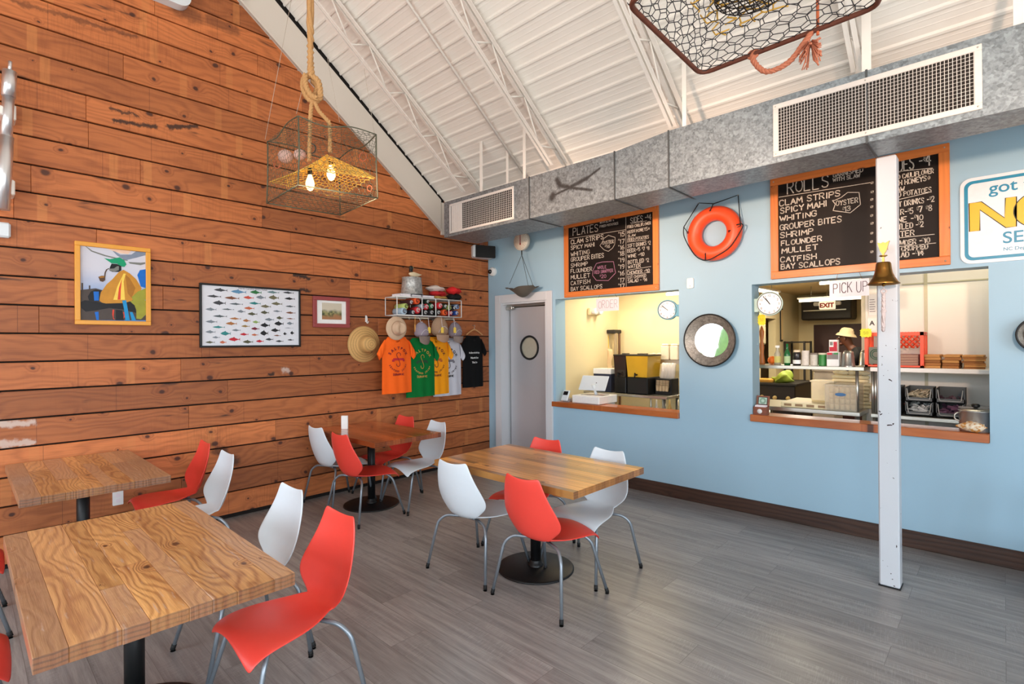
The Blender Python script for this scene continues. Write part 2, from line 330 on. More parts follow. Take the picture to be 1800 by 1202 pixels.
# ---------------------------------------------------------------- mesh helpers
class MB:
    """collects shapes and links them as ONE mesh object"""
    def __init__(s): s.v = []; s.f = []; s.mi = []; s.sm = []; s.cur = 0; s.M = None
    def add(s, vs, fs, smooth=False, mi=None):
        o = len(s.v)
        if s.M is not None: vs = [s.M @ Vector(p) for p in vs]
        s.v += [tuple(p) for p in vs]; s.f += [tuple(i+o for i in f) for f in fs]
        s.mi += [s.cur if mi is None else mi]*len(fs); s.sm += [smooth]*len(fs)
        return s
    def box(s, lo, hi, mi=None, bev=0., rot=None):
        (x0, y0, z0), (x1, y1, z1) = lo, hi
        if x1 < x0: x0, x1 = x1, x0
        if y1 < y0: y0, y1 = y1, y0
        if z1 < z0: z0, z1 = z1, z0
        if bev:
            b = min(bev, (x1-x0)*.45, (y1-y0)*.45, (z1-z0)*.45)
            X = (x0, x1); Y = (y0, y1); Z = (z0, z1); vs = []; idx = {}
            for i in (0, 1):
                for j in (0, 1):
                    for k in (0, 1):
                        for a in range(3):
                            p = [X[i], Y[j], Z[k]]
                            for q, t in enumerate((i, j, k)):
                                if q != a: p[q] += b if t == 0 else -b
                            idx[(i, j, k, a)] = len(vs); vs.append(tuple(p))
            fs = []
            # vertex with a lies on the face perpendicular to axis a
            for a in range(3):
                o1, o2 = [q for q in range(3) if q != a]
                for t in (0, 1):
                    loop = []
                    for (m, n) in ((0, 0), (1, 0), (1, 1), (0, 1)):
                        key = [0, 0, 0]; key[a] = t; key[o1] = m; key[o2] = n
                        loop.append(idx[(*key, a)])
                    fl = (t == 1) if a != 1 else (t == 0)
                    fs.append(tuple(loop) if fl else tuple(reversed(loop)))
            for a in range(3):      # edges along a
                o1, o2 = [q for q in range(3) if q != a]
                for m in (0, 1):
                    for n in (0, 1):
                        k0 = [0, 0, 0]; k1 = [0, 0, 0]; k1[a] = 1
                        for k in (k0, k1): k[o1] = m; k[o2] = n
                        fs.append((idx[(*k0, o1)], idx[(*k1, o1)], idx[(*k1, o2)], idx[(*k0, o2)]))
            for i in (0, 1):
                for j in (0, 1):
                    for k in (0, 1): fs.append((idx[(i, j, k, 0)], idx[(i, j, k, 1)], idx[(i, j, k, 2)]))
        else:
            vs = [(x0, y0, z0), (x1, y0, z0), (x1, y1, z0), (x0, y1, z0), (x0, y0, z1), (x1, y0, z1), (x1, y1, z1), (x0, y1, z1)]
            fs = [(0, 3, 2, 1), (4, 5, 6, 7), (0, 1, 5, 4), (1, 2, 6, 5), (2, 3, 7, 6), (3, 0, 4, 7)]
        if rot is not None:
            c = Vector(((x0+x1)/2, (y0+y1)/2, (z0+z1)/2)); vs = [tuple(rot @ (Vector(p)-c)+c) for p in vs]
        return s.add(vs, fs, False, mi)
    def tube(s, pts, r, n=8, closed=False, cap=True, mi=None, smooth=True):
        P = [Vector(p) for p in pts]; m = len(P)
        rs = list(r) if isinstance(r, (list, tuple)) else [r]*m
        T = []
        for i in range(m):
            a = P[(i-1) % m] if (closed or i > 0) else P[i]; b = P[(i+1) % m] if (closed or i < m-1) else P[i]
            t = (b-a); T.append(t.normalized() if t.length > 1e-9 else Vector((0, 0, 1)))
        up = Vector((0, 0, 1)) if abs(T[0].z) < .9 else Vector((1, 0, 0))
        nrm = (up-T[0]*up.dot(T[0])).normalized(); vs = []; fs = []
        for i in range(m):
            nrm = nrm-T[i]*nrm.dot(T[i])
            nrm = nrm.normalized() if nrm.length > 1e-6 else T[i].orthogonal().normalized()
            bi = T[i].cross(nrm)
            for k in range(n):
                a = 2*PI*k/n; vs.append(P[i]+(nrm*math.cos(a)+bi*math.sin(a))*rs[i])
        for i in range(m if closed else m-1):
            j = (i+1) % m
            for k in range(n):
                l = (k+1) % n; fs.append((i*n+k, i*n+l, j*n+l, j*n+k))
        o = len(s.v); s.add(vs, fs, smooth, mi)
        if cap and not closed:
            s.f += [tuple(o+k for k in reversed(range(n))), tuple(o+k for k in range((m-1)*n, m*n))]; s.mi += [s.cur if mi is None else mi]*2; s.sm += [False, False]
        return s
    def lathe(s, prof, n=24, c=(0, 0, 0), axis='z', mi=None, smooth=True, cap0=False, cap1=False, squash=(1, 1)):
        """prof = [(radius, height)...] about an axis"""
        vs = []; fs = []
        for (r, h) in prof:
            for k in range(n):
                a = 2*PI*k/n; p = (r*math.cos(a)*squash[0], r*math.sin(a)*squash[1], h)
                if axis == '-y': p = (p[0], -p[2], p[1])
                elif axis == 'x': p = (p[2], p[0], p[1])
                vs.append((p[0]+c[0], p[1]+c[1], p[2]+c[2]))
        for i in range(len(prof)-1):
            for k in range(n):
                l = (k+1) % n; fs.append((i*n+k, i*n+l, (i+1)*n+l, (i+1)*n+k))
        if cap0: fs.append(tuple(reversed(range(n))))
        if cap1: fs.append(tuple(range((len(prof)-1)*n, len(prof)*n)))
        return s.add(vs, fs, smooth, mi)
    def cyl(s, p0, p1, r, n=16, mi=None, r1=None, smooth=True):
        return s.tube([p0, p1], [r, r if r1 is None else r1], n, mi=mi, smooth=smooth)
    def ball(s, c, r, n=12, mi=None, sc=(1, 1, 1)):
        prof = [(r*math.sin(PI*i/n), -r*math.cos(PI*i/n)) for i in range(n+1)]
        vs = []; fs = []; m = n*2
        for (q, h) in prof:
            for k in range(m):
                a = 2*PI*k/m; vs.append((c[0]+q*math.cos(a)*sc[0], c[1]+q*math.sin(a)*sc[1], c[2]+h*sc[2]))
        for i in range(n):
            for k in range(m):
                l = (k+1) % m; fs.append((i*m+k, i*m+l, (i+1)*m+l, (i+1)*m+k))
        return s.add(vs, fs, True, mi)
    def grid(s, nu, nv, fn, mi=None, smooth=True, flip=False):
        vs = [fn(i/nu, j/nv) for i in range(nu+1) for j in range(nv+1)]; w = nv+1
        fs = [(i*w+j, (i+1)*w+j, (i+1)*w+j+1, i*w+j+1) for i in range(nu) for j in range(nv)]
        if flip: fs = [tuple(reversed(f)) for f in fs]
        return s.add(vs, fs, smooth, mi)
    def prism(s, out, y0, y1, mi=None, smooth=False):
        """outline in x,z (counter-clockwise seen from -y) between depths y0 (front, smaller) and y1"""
        n = len(out)
        vs = [(x, y0, z) for x, z in out]+[(x, y1, z) for x, z in out]
        fs = [tuple(range(n)), tuple(reversed(range(n, 2*n)))]+[(i, i+n, (i+1) % n+n, (i+1) % n) for i in range(n)]
        return s.add(vs, fs, smooth, mi)
    def flatpoly(s, pts, y, mi=None):
        return s.add([(x, y, z) for x, z in pts], [tuple(range(len(pts)))], False, mi)
    def ribbon(s, pts, w, y, mi=None):
        """a painted or chalked stroke lying in the plane y"""
        for (a, b) in zip(pts[:-1], pts[1:]):
            dx, dz = b[0]-a[0], b[1]-a[1]; L = math.hypot(dx, dz)
            if L < 1e-7: continue
            ux, uz = dx/L*w/2, dz/L*w/2; nx, nz = -uz, ux
            s.add([(a[0]-ux*.6+nx, y, a[1]-uz*.6+nz), (a[0]-ux*.6-nx, y, a[1]-uz*.6-nz), (b[0]+ux*.6-nx, y, b[1]+uz*.6-nz), (b[0]+ux*.6+nx, y, b[1]+uz*.6+nz)], [(0, 1, 2, 3)], False, mi)
        return s
    def build(s, name, mats, parent=None, auto=None):
        me = bpy.data.meshes.new(name); me.from_pydata(s.v, [], s.f)
        mats = mats if isinstance(mats, (list, tuple)) else [mats]
        for m in mats: me.materials.append(m)
        me.polygons.foreach_set('material_index', s.mi); me.polygons.foreach_set('use_smooth', s.sm); me.update()
        o = bpy.data.objects.new(name, me); COL.objects.link(o)
        if parent is not None: o.parent = parent
        return o
def smooth_path(pts, n=6):
    P = [Vector(p) for p in pts]; out = []
    for i in range(len(P)-1):
        p0, p1, p2, p3 = P[max(i-1, 0)], P[i], P[i+1], P[min(i+2, len(P)-1)]
        for k in range(n):
            t = k/n; out.append(.5*((2*p1)+(p2-p0)*t+(2*p0-5*p1+4*p2-p3)*t*t+(3*p1-p0-3*p2+p3)*t**3))
    out.append(P[-1]); return out
def fillet(pts, r, n=5):
    """polyline with rounded bends"""
    P = [Vector(p) for p in pts]; out = [P[0]]
    for i in range(1, len(P)-1):
        a, b = (P[i-1]-P[i]), (P[i+1]-P[i]); q = min(r, a.length*.45, b.length*.45)
        s0 = P[i]+a.normalized()*q; s1 = P[i]+b.normalized()*q
        for k in range(n+1):
            t = k/n; out.append(s0*(1-t)**2+P[i]*2*t*(1-t)+s1*t*t)
    out.append(P[-1]); return out
def tag(o, label=None, cat=None, group=None, kind=None):
    if label: o['label'] = label
    if cat: o['category'] = cat
    if group: o['group'] = group
    if kind: o['kind'] = kind
    return o
def thing(name, label, cat, loc=(0, 0, 0), rz=0., group=None, kind=None):
    o = bpy.data.objects.new(name, None); o.empty_display_size = .1; COL.objects.link(o)
    o.location = loc; o.rotation_euler = (0, 0, rz)
    return tag(o, label, cat, group, kind)
KIDS = {}
def copy_tree(o, loc=None, rz=None, label=None, parent=None, swap=None):
    c = o.copy(); COL.objects.link(c)
    if parent is not None: c.parent = parent
    if loc is not None: c.location = loc
    if rz is not None: c.rotation_euler = (0, 0, rz)
    if label: c['label'] = label
    if swap and c.type == 'MESH':
        for i, sl in enumerate(c.material_slots):
            m0 = sl.material
            if m0 in swap: sl.link = 'OBJECT'; sl.material = swap[m0]
    for ch in [x for x in bpy.data.objects if x.parent == o]: copy_tree(ch, parent=c, swap=swap)
    return c
def wall_thing(name, label, cat, wall, px=None, at=None, out=0., group=None):
    """a thing hung on a wall; local x = right, z = up, -y = out of the wall. wall 'b' blue, 'w' wood"""
    if wall == 'b':
        x, z = B(*px) if px else at; return thing(name, label, cat, (x, BY-out, z), 0., group)
    y, z = Wd(*px) if px else at
    return thing(name, label, cat, (WX+out, y, z), PI/2, group)
def frame_boards(mb, x0, z0, x1, z1, w, y0, y1, mih=0, miv=1):
    mb.box((x0, y0, z0), (x1, y1, z0+w), mih, .003); mb.box((x0, y0, z1-w), (x1, y1, z1), mih, .003)
    mb.box((x0, y0, z0+w), (x0+w, y1, z1-w), miv, .003); mb.box((x1-w, y0, z0+w), (x1, y1, z1-w), miv, .003)
def rounded(x0, z0, x1, z1, r, n=5):
    out = []
    for (cx, cz, a0) in ((x0+r, z0+r, PI), (x1-r, z0+r, 1.5*PI), (x1-r, z1-r, 0), (x0+r, z1-r, .5*PI)):
        for k in range(n+1):
            a = a0+.5*PI*k/n; out.append((cx+r*math.cos(a), cz+r*math.sin(a)))
    return out
def circle(cx, cz, r, n=24, rz=None): return [(cx+r*math.cos(2*PI*k/n), cz+(rz or r)*math.sin(2*PI*k/n)) for k in range(n)]

# ---------------------------------------------------------------- hand lettering (single strokes on a 4 x 6 cell)
_GL = {
'A': '0,0 2,6 4,0|.8,2 3.2,2', 'B': '0,0 0,6 2.6,6 3.4,5.2 3.4,4 2.6,3.2 0,3.2|2.6,3.2 3.8,2.4 3.8,.9 2.8,0 0,0', 'C': '3.8,5 3,6 1.2,6 .1,4.6 .1,1.4 1.2,0 3,0 3.8,1',
'D': '0,0 0,6 2.2,6 3.8,4.6 3.8,1.4 2.2,0 0,0', 'E': '3.6,6 0,6 0,0 3.6,0|0,3.1 2.8,3.1', 'F': '3.6,6 0,6 0,0|0,3.1 2.8,3.1', 'G': '3.8,5 3,6 1.2,6 .1,4.6 .1,1.4 1.2,0 3,0 3.8,1 3.8,2.8 2.4,2.8',
'H': '0,0 0,6|4,0 4,6|0,3 4,3', 'I': '.6,0 .6,6', 'J': '3,6 3,1.2 2,0 .8,0 0,1.2', 'K': '0,0 0,6|3.6,6 0,2.6|1.2,3.6 3.8,0', 'L': '0,6 0,0 3.4,0', 'M': '0,0 .3,6 2.2,2 4.2,6 4.6,0',
'N': '0,0 0,6 3.8,0 3.8,6', 'O': '2,0 .6,.7 0,2 0,4 .6,5.3 2,6 3.4,5.3 4,4 4,2 3.4,.7 2,0', 'P': '0,0 0,6 2.6,6 3.6,5.2 3.6,3.8 2.6,3 0,3', 'Q': '2,0 .6,.7 0,2 0,4 .6,5.3 2,6 3.4,5.3 4,4 4,2 3.4,.7 2,0|2.6,1.4 4.2,-.4',
'R': '0,0 0,6 2.6,6 3.6,5.2 3.6,3.8 2.6,3 0,3|1.6,3 3.8,0', 'S': '3.6,5 2.8,6 1,6 .2,5 .4,3.8 3.2,2.4 3.7,1.2 2.8,0 1,0 .1,.9', 'T': '0,6 4,6|2,6 2,0', 'U': '0,6 0,1.4 1,0 2.8,0 3.8,1.4 3.8,6', 'V': '0,6 2,0 4,6',
'W': '0,6 1.2,0 2.5,4.4 3.8,0 5,6', 'X': '0,0 4,6|0,6 4,0', 'Y': '0,6 2,3 4,6|2,3 2,0', 'Z': '0,6 4,6 0,0 4,0',
'0': '2,0 .5,1 .2,3 .5,5 2,6 3.4,5 3.7,3 3.4,1 2,0', '1': '.4,4.8 1.4,6 1.4,0', '2': '.2,4.8 1,6 2.8,6 3.6,4.6 3,3 0,0 3.8,0', '3': '.2,5.2 1.2,6 2.8,6 3.5,4.8 2.6,3.3 1.4,3.2|2.6,3.3 3.7,2.2 3.4,.7 2,0 .6,.2 0,1',
'4': '2.8,0 2.8,6 0,2 4,2', '5': '3.4,6 .6,6 .4,3.4 2.4,3.8 3.6,2.6 3.4,.8 2,0 .6,.2 0,1', '6': '3,6 1,4.4 .2,2 1,.2 2.6,0 3.6,1.4 3,3 1.4,3.2 .3,2', '7': '0,6 3.8,6 1.4,0', '8': '2,3.2 .5,4.2 .8,5.6 2,6 3.2,5.6 3.4,4.2 2,3.2 .3,2 .5,.5 2,0 3.5,.5 3.7,2 2,3.2',
'9': '3.5,4 2.2,3 .6,3.6 .4,5 1.6,6 3,5.6 3.5,4 3.2,1.6 2,0', '-': '.4,3 2.6,3', "'": '.5,6 .3,4.6', '&': '3.8,0 .8,4.6 1.4,6 2.4,5 .3,1.6 1,0 2.4,.3 3.6,2.4', '.': '.3,0 .6,.2', '@': '2,1 .8,2 .8,4 2,5 3.2,4 3.2,2 2,1|1.5,2 1.5,4 2.4,3.6 1.5,3 2.5,2',
'$': '1.9,5.2 1.2,5.6 .4,5.3 .4,4.6 1.7,4.1 1.7,3.3 1,3 .3,3.4|1.05,6 1.05,2.6', '/': '0,0 2.4,6'}
GLYPH = {k: [[tuple(float(q) for q in p.split(',')) for p in st.split(' ')] for st in v.split('|')] for k, v in _GL.items()}
ADV = {'I': 2.4, 'M': 5.8, 'W': 6.2, ' ': 3., '-': 3.6, "'": 1.4, '.': 1.6, '1': 2.8, '$': 2.5, '/': 3.2}
def text_width(t): return sum(ADV.get(c, 5.2) for c in t)-1.2
def strokes(mb, t, x, z, h, width=None, w=.006, y=-.002, mi=None, jit=.12, slope=0., rnd=random.Random(5)):
    """hand-lettered line starting at x, baseline z, cap height h, squeezed to width"""
    sz = h/6; sx = sz*.8 if width is None else width/max(text_width(t), .1); cx = x
    for c in t:
        if c in GLYPH:
            jx, jz = rnd.uniform(-jit, jit)*sx*2, rnd.uniform(-jit, jit)*sz*2; k = 1+rnd.uniform(-.06, .06)
            for st in GLYPH[c]:
                mb.ribbon([(cx+jx+p[0]*sx, z+jz+p[1]*sz*k+slope*(cx-x)) for p in st], w*rnd.uniform(.85, 1.1), y, mi)
        cx += ADV.get(c, 5.2)*sx
    return cx
def type_mesh(t, size=1., bold=0.):
    """printed lettering as vertices and faces in x,z"""
    cu = bpy.data.curves.new('t', 'FONT'); cu.body = t; cu.size = size; cu.offset = bold; cu.fill_mode = 'FRONT' if hasattr(cu, 'fill_mode') else cu.fill_mode
    o = bpy.data.objects.new('t', cu); COL.objects.link(o)
    bpy.context.view_layer.update()
    me = bpy.data.meshes.new_from_object(o.evaluated_get(bpy.context.evaluated_depsgraph_get()))
    vs = [(v.co.x, v.co.y) for v in me.vertices]; fs = [tuple(p.vertices) for p in me.polygons]
    bpy.data.objects.remove(o, do_unlink=True); bpy.data.curves.remove(cu); bpy.data.meshes.remove(me)
    return vs, fs
_TC = {}
def printed(mb, t, x, z, size, y=-.002, width=None, mi=None, ang=0., bold=0., center=False, tall=1.):
    key = (t, bold)
    if key not in _TC: _TC[key] = type_mesh(t, 1., bold)
    vs, fs = _TC[key]
    if not vs: return 0
    x0, x1 = min(v[0] for v in vs), max(v[0] for v in vs)
    sx = size if width is None else width/(x1-x0); ca, sa = math.cos(ang), math.sin(ang); W = (x1-x0)*sx
    pts = []
    for (a, b) in vs:
        a = (a-x0)*sx-(W/2 if center else 0); b = b*size*tall
        pts.append((x+a*ca-b*sa, y, z+a*sa+b*ca))
    mb.add(pts, fs, False, mi); return W
def hexnet(mb, P00, P10, P11, P01, cell, r, n=3, jit=.12, mi=None, rnd=random.Random(3), keep=1.):
    """hexagonal wire netting over a four-cornered patch"""
    A, Bq, Cq, D = map(Vector, (P00, P10, P11, P01))
    Lu = ((Bq-A).length+(Cq-D).length)/2; Lv = ((D-A).length+(Cq-Bq).length)/2
    a = cell/math.sqrt(3); dx = cell; dy = 1.5*a
    def at(px, py):
        u, v = min(max(px/Lu, 0), 1), min(max(py/Lv, 0), 1); return (A*(1-u)+Bq*u)*(1-v)+(D*(1-u)+Cq*u)*v
    jc = {}
    def key(px, py): return (round(px/cell*12), round(py/cell*12))
    def jp(px, py):
        k = key(px, py)
        if k not in jc: jc[k] = (px+rnd.uniform(-jit, jit)*cell, py+rnd.uniform(-jit, jit)*cell)
        return jc[k]
    done = set()
    for j in range(-1, int(Lv/dy)+2):
        for i in range(-1, int(Lu/dx)+2):
            cx = i*dx+(dx/2 if j % 2 else 0); cy = j*dy
            vs = [(cx+a*math.sin(k*PI/3), cy+a*math.cos(k*PI/3)) for k in range(6)]
            for k in range(6):
                p, q = vs[k], vs[(k+1) % 6]; kk = tuple(sorted((key(*p), key(*q))))
                if kk in done: continue
                done.add(kk)
                if all(not (0 <= t[0] <= Lu and 0 <= t[1] <= Lv) for t in (p, q)): continue
                if rnd.random() > keep: continue
                a3, b3 = at(*jp(*p)), at(*jp(*q))
                if (a3-b3).length > 1e-4: mb.tube([a3, b3], r, n, cap=False, mi=mi)
def rope_tube(mb, pts, r, n=10, mi=None, strands=3, pitch=.06):
    """laid rope: strands twisted along a path"""
    P = smooth_path(pts, 8); out = []
    for sidx in range(strands):
        line = []; acc = 0.
        for i, p in enumerate(P):
            t = (P[min(i+1, len(P)-1)]-P[max(i-1, 0)]).normalized()
            if i: acc += (p-P[i-1]).length
            e1 = t.orthogonal().normalized() if i == 0 else (e1-t*e1.dot(t)).normalized(); e2 = t.cross(e1)
            a = acc/pitch*2*PI+sidx*2*PI/strands
            line.append(p+(e1*math.cos(a)+e2*math.sin(a))*r*.5)
        mb.tube(line, r*.62, 6, mi=mi)
def dense(pts, step=.012):
    P = [Vector(p) for p in pts]; out = []
    for a, b in zip(P[:-1], P[1:]):
        n = max(1, int((b-a).length/step))
        out += [a.lerp(b, k/n) for k in range(n)]
    return out+[P[-1]]
# ================================================================ THE SETTING
def struct(o): o['kind'] = 'structure'; return o
MB().box((-5.6, -3.4, -.1), (3.5, 5.45, 0)).build('floor', M['floor'])['kind'] = 'structure'
DKZ = lambda y: 3.56+.77*(4.355-y)      # underside of the sloped deck
RIDGE = .2
def DECK(y): return DKZ(y) if y >= RIDGE else DKZ(RIDGE)-.77*(RIDGE-y)
# wood wall: boards of reclaimed siding with dark gaps between them
mb = MB(); rw = random.Random(4); z = .045; k = 0
while z < 6.8:
    h = .214; y = -3.3; y_end = 5.215
    cuts = [y]; 
    while cuts[-1] < y_end:
        cuts.append(min(cuts[-1]+rw.uniform(1.6, 3.4), y_end))
        if y_end-cuts[-1] < .5: cuts[-1] = y_end
    for a, b in zip(cuts[:-1], cuts[1:]):
        zt = z+h-.013
        if DECK((a+b)/2)+1.0 < z: continue
        mb.box((WX-.032, a+.0008, z), (WX+rw.uniform(-.002, .002), b-.0008, zt), bev=.0025)
    z += h; k += 1
o = struct(mb.build('wall_left', M['plank']))
MB().box((WX-.2, -3.4, 0), (WX-.033, 11.6, 7.0)).build('wall_outer_left', mat('dark_sheathing', (26, 18, 14), .9))['kind'] = 'structure'
# blue wall with a doorway and two serving openings
T = .2; X0, X1 = WX, ROOM_X1+.2; ZT = 3.34
DX0, DX1, DZ = -5.115, -4.275, 2.205                 # doorway
O1 = (-4.147, -2.49, .843, 2.205); O2 = (-1.75, -.075, .889, 2.195)   # serving openings x0,x1,z0,z1
mb = MB()
def seg(x0, z0, x1, z1): mb.box((x0, BY, z0), (x1, BY+T, z1))
seg(X0, 0, DX0, ZT); seg(DX0, DZ, DX1, ZT); seg(DX1, 0, O1[0], ZT); seg(O1[0], 0, O1[1], O1[2]); seg(O1[0], O1[3], O1[1], ZT)
seg(O1[1], 0, O2[0], ZT); seg(O2[0], 0, O2[1], O2[2]); seg(O2[0], O2[3], O2[1], ZT); seg(O2[1], 0, X1, ZT)
struct(mb.build('wall_back', M['blue']))
mb = MB(); mb.box((DX1+.075, BY-.022, 0), (X1, BY, .135), bev=.004); struct(mb.build('baseboard_back', M['dark_base']))
# low soffit behind the bearing line, and the sloped ribbed steel deck
MB().box((X0-.05, 4.44, ZT), (X1, BY+T, ZT+.06)).build('ceiling_soffit', M['rake'])['kind'] = 'structure'
mb = MB(); mb.box((X0, 4.42, 3.30), (X1, 4.47, 3.62)); struct(mb.build('trim_1', M['rake']))
mb = MB(); pitch = .124
def ribs(sign):
    prof = []; y = 4.45; n = 0; ys = 4.45
    y0, y1 = (RIDGE, 4.46) if sign > 0 else (-3.4, RIDGE)
    n = int((y1-y0)/pitch)+1
    for i in range(n):
        a = y0+i*pitch
        for (t, d) in ((0., 0.), (.030, 0.), (.034, .002), (.038, 0.), (.064, 0.), (.068, .002), (.072, 0.), (.106, 0.), (.108, .017), (.122, .017)):
            prof.append((a+t, DECK(a+t)-d))
    return [p for p in prof if y0 <= p[0] <= y1]
for sg in (1, -1):
    pr = ribs(sg); vs = []; fs = []
    for (y, z) in pr: vs += [(WX+.02, y, z), (X1, y, z)]
    for i in range(len(pr)-1): fs.append((2*i, 2*i+1, 2*i+3, 2*i+2))
    mb.add(vs, fs)
    a, b = pr[0], pr[-1]
    mb.add([(WX-.3, a[0], a[1]+.12), (X1+.2, a[0], a[1]+.12), (X1+.2, b[0], b[1]+.12), (WX-.3, b[0], b[1]+.12)], [(0, 1, 2, 3)])
struct(mb.build('ceiling', M['white_paint']))
# raking fascia along the wood wall
mb = MB(); dz = .425
pts = [(4.335, 3.53), (RIDGE, 3.53+.755*(4.335-RIDGE)), (RIDGE, 3.53+.755*(4.335-RIDGE)-dz), (4.335, 3.53-dz+.02)]
vs = [(WX+.03, y, z) for y, z in pts]+[(WX-.02, y, z) for y, z in pts]
mb.add(vs, [(0, 1, 2, 3), (7, 6, 5, 4), (0, 3, 7, 4), (3, 2, 6, 7), (0, 4, 5, 1)])
vs = [(WX+.042, y, z) for y, z in (pts[3], pts[2], (pts[2][0], pts[2][1]+.02), (pts[3][0], pts[3][1]+.02))]
mb.add(vs+[(x-.03, y, z) for x, y, z in vs], [(0, 1, 2, 3), (0, 4, 5, 1), (7, 6, 5, 4), (3, 2, 6, 7)])
mb.box((WX+.0, 4.345, 3.08), (WX+.03, 4.40, 3.5))
struct(mb.build('trim_2', M['rake']))
mb = MB(); vs = [(WX+.004, y, z) for y, z in ((4.40, 3.40), (RIDGE, 3.40+.755*(4.40-RIDGE)), (RIDGE, 3.95+.755*(4.40-RIDGE)), (4.40, 3.95))]; mb.add(vs+[(WX-.02, y, z) for x, y, z in vs], [(0, 1, 2, 3), (7, 6, 5, 4)]); struct(mb.build('gap_shade_strip', mat('painted_gap_shade', (26, 20, 17), .9)))  # dark strip colours in the shade between fascia top and deck
# unseen walls behind and right of the photographer with their window openings
mb = MB()
for a, b in ((-5.6, -4.95), (-3.25, -2.95), (-1.25, -.95), (.75, 1.05), (2.75, 3.5)): mb.box((a, ROOM_Y0-.2, 0), (b, ROOM_Y0, 3.0))
mb.box((-5.6, ROOM_Y0-.2, 0), (3.5, ROOM_Y0, .5)); mb.box((-5.6, ROOM_Y0-.2, 3.0), (3.5, ROOM_Y0, 3.5)); mb.box((-5.6, ROOM_Y0-.2, 3.5), (-4.25, ROOM_Y0, 7)); mb.box((2.25, ROOM_Y0-.2, 3.5), (3.5, ROOM_Y0, 7)); mb.box((-4.25, ROOM_Y0-.2, 4.7), (2.25, ROOM_Y0, 7))
struct(mb.build('wall_front', M['plaster']))
mb = MB()
for a, b in ((-3.4, -2.75), (-1.05, -.75), (.95, 1.25), (2.95, 5.4)): mb.box((ROOM_X1, a, 0), (ROOM_X1+.2, b, 3.0))
mb.box((ROOM_X1, -3.4, 0), (ROOM_X1+.2, 5.4, .5)); mb.box((ROOM_X1, -3.4, 3.0), (ROOM_X1+.2, 5.4, 7))
struct(mb.build('wall_right', M['plaster']))
# clipped hedge across the street, seen in the round mirror
mb = MB(); rd = random.Random(12)
for k in range(26): mb.ball((-9.5+k*.55+rd.uniform(-.2, .2), -8.5+rd.uniform(-.5, .5), rd.uniform(.2, 1.6)), rd.uniform(.5, .85), 6, sc=(1, .8, rd.uniform(.9, 1.3)))
tag(mb.build('hedge', mat('hedge_green', (58, 84, 32), .8, vary=.5, scale=9)), 'green hedge outside the windows reflected in the round mirror', 'hedge', None, 'stuff')
# swing door
d = thing('door_1', None, None, (0, 0, 0)); d['kind'] = 'structure'
mb = MB(); w = .088
mb.box((DX0-w-.01, BY-.03, 0), (DX0, BY, DZ+.115), bev=.004); mb.box((DX1, BY-.03, 0), (DX1+w, BY, DZ+.115), bev=.004); mb.box((DX0, BY-.03, DZ), (DX1, BY, DZ+.115), bev=.004)
mb.box((DX0, BY-.03, 0), (DX0+.02, BY+T, DZ)); mb.box((DX1-.02, BY-.03, 0), (DX1, BY+T, DZ)); mb.box((DX0, BY, DZ-.02), (DX1, BY+T, DZ))
mb.build('door_frame', M['frame_white'], d)
mb = MB(); dy0, dy1 = BY+.13, BY+.165; dcx, dcz = -4.78, 1.64
xl, xr, zt = DX0+.055, DX1-.022, DZ-.06
c = circle(0, 0, .15, 40, .155); pcx = -4.70; pcz = B(931, 611)[1]*1.0-.02
pcx = K(931, 611, dy0)[0]; pcz = K(931, 611, dy0)[1]
vs = [(xl, dy0, .02), (xr, dy0, .02), (xr, dy0, zt), (xl, dy0, zt)]; ring = [(pcx+p[0], dy0, pcz+p[1]) for p in circle(0, 0, .155, 40)]
# door leaf as a frame of quads around the round light
corners = []
for k in range(40):
    a = 2*PI*k/40; ca, sa = math.cos(a), math.sin(a)
    t = min(((xr-pcx)/ca if ca > 1e-6 else (xl-pcx)/ca if ca < -1e-6 else 9), ((zt-pcz)/sa if sa > 1e-6 else (.02-pcz)/sa if sa < -1e-6 else 9)); corners.append((pcx+ca*t, dy0, pcz+sa*t))
for cnr in ((xl, .02), (xr, .02), (xr, zt), (xl, zt)):
    j = min(range(40), key=lambda q: (corners[q][0]-cnr[0])**2+(corners[q][2]-cnr[1])**2); corners[j] = (cnr[0], dy0, cnr[1])
vv = ring+corners+[(x, dy1, z) for x, y, z in ring]+[(x, dy1, z) for x, y, z in corners]; ff = []
for k in range(40):
    l = (k+1) % 40; ff += [(k, 40+k, 40+l, l), (80+l, 120+l, 120+k, 80+k), (k, l, 80+l, 80+k), (40+k, 120+k, 120+l, 40+l)]
mb.add(vv, ff); leaf = mb.build('door_panel', mat('grey_metal_door', (196, 195, 199), .36, .35, vary=.05, scale=3), d)
mb = MB(); mb.tube([(pcx+p[0], dy0-.006, pcz+p[1]) for p in circle(0, 0, .155, 40)], .014, 8, closed=True); mb.build('porthole_gasket', M['rubber'], d)
mb = MB(); mb.lathe([(0, 0), (.155, 0)], 32, (pcx, dy0+.015, pcz), '-y'); mb.build('porthole_glass', mat('milky_glass', (250, 240, 214), .25, trans=.55), d)
mb = MB(); mb.box((xl-.02, dy0-.05, zt+.012), (xr, dy0-.01, zt+.045), bev=.004); mb.box((xl-.03, dy0-.07, zt-.03), (xl+.09, dy0-.02, zt+.02), bev=.008); mb.cyl((xl+.1, dy0-.05, zt-.02), (xl+.1, dy0-.05, zt+.02), .02); mb.build('door_closer', M['steel'], d)
# kitchen shell beyond
KB = 11.4
mb = MB()
mb.box((-4.35, BY+T, 0), (-4.16, 6.72, 2.7)); mb.box((-4.35, 6.70, 0), (-3.3, 6.82, 2.7)); mb.box((-3.3, 6.70, 0), (-3.2, 7.3, 2.7)); mb.box((-3.3, 7.2, 0), (-2.92, 7.32, 2.7))
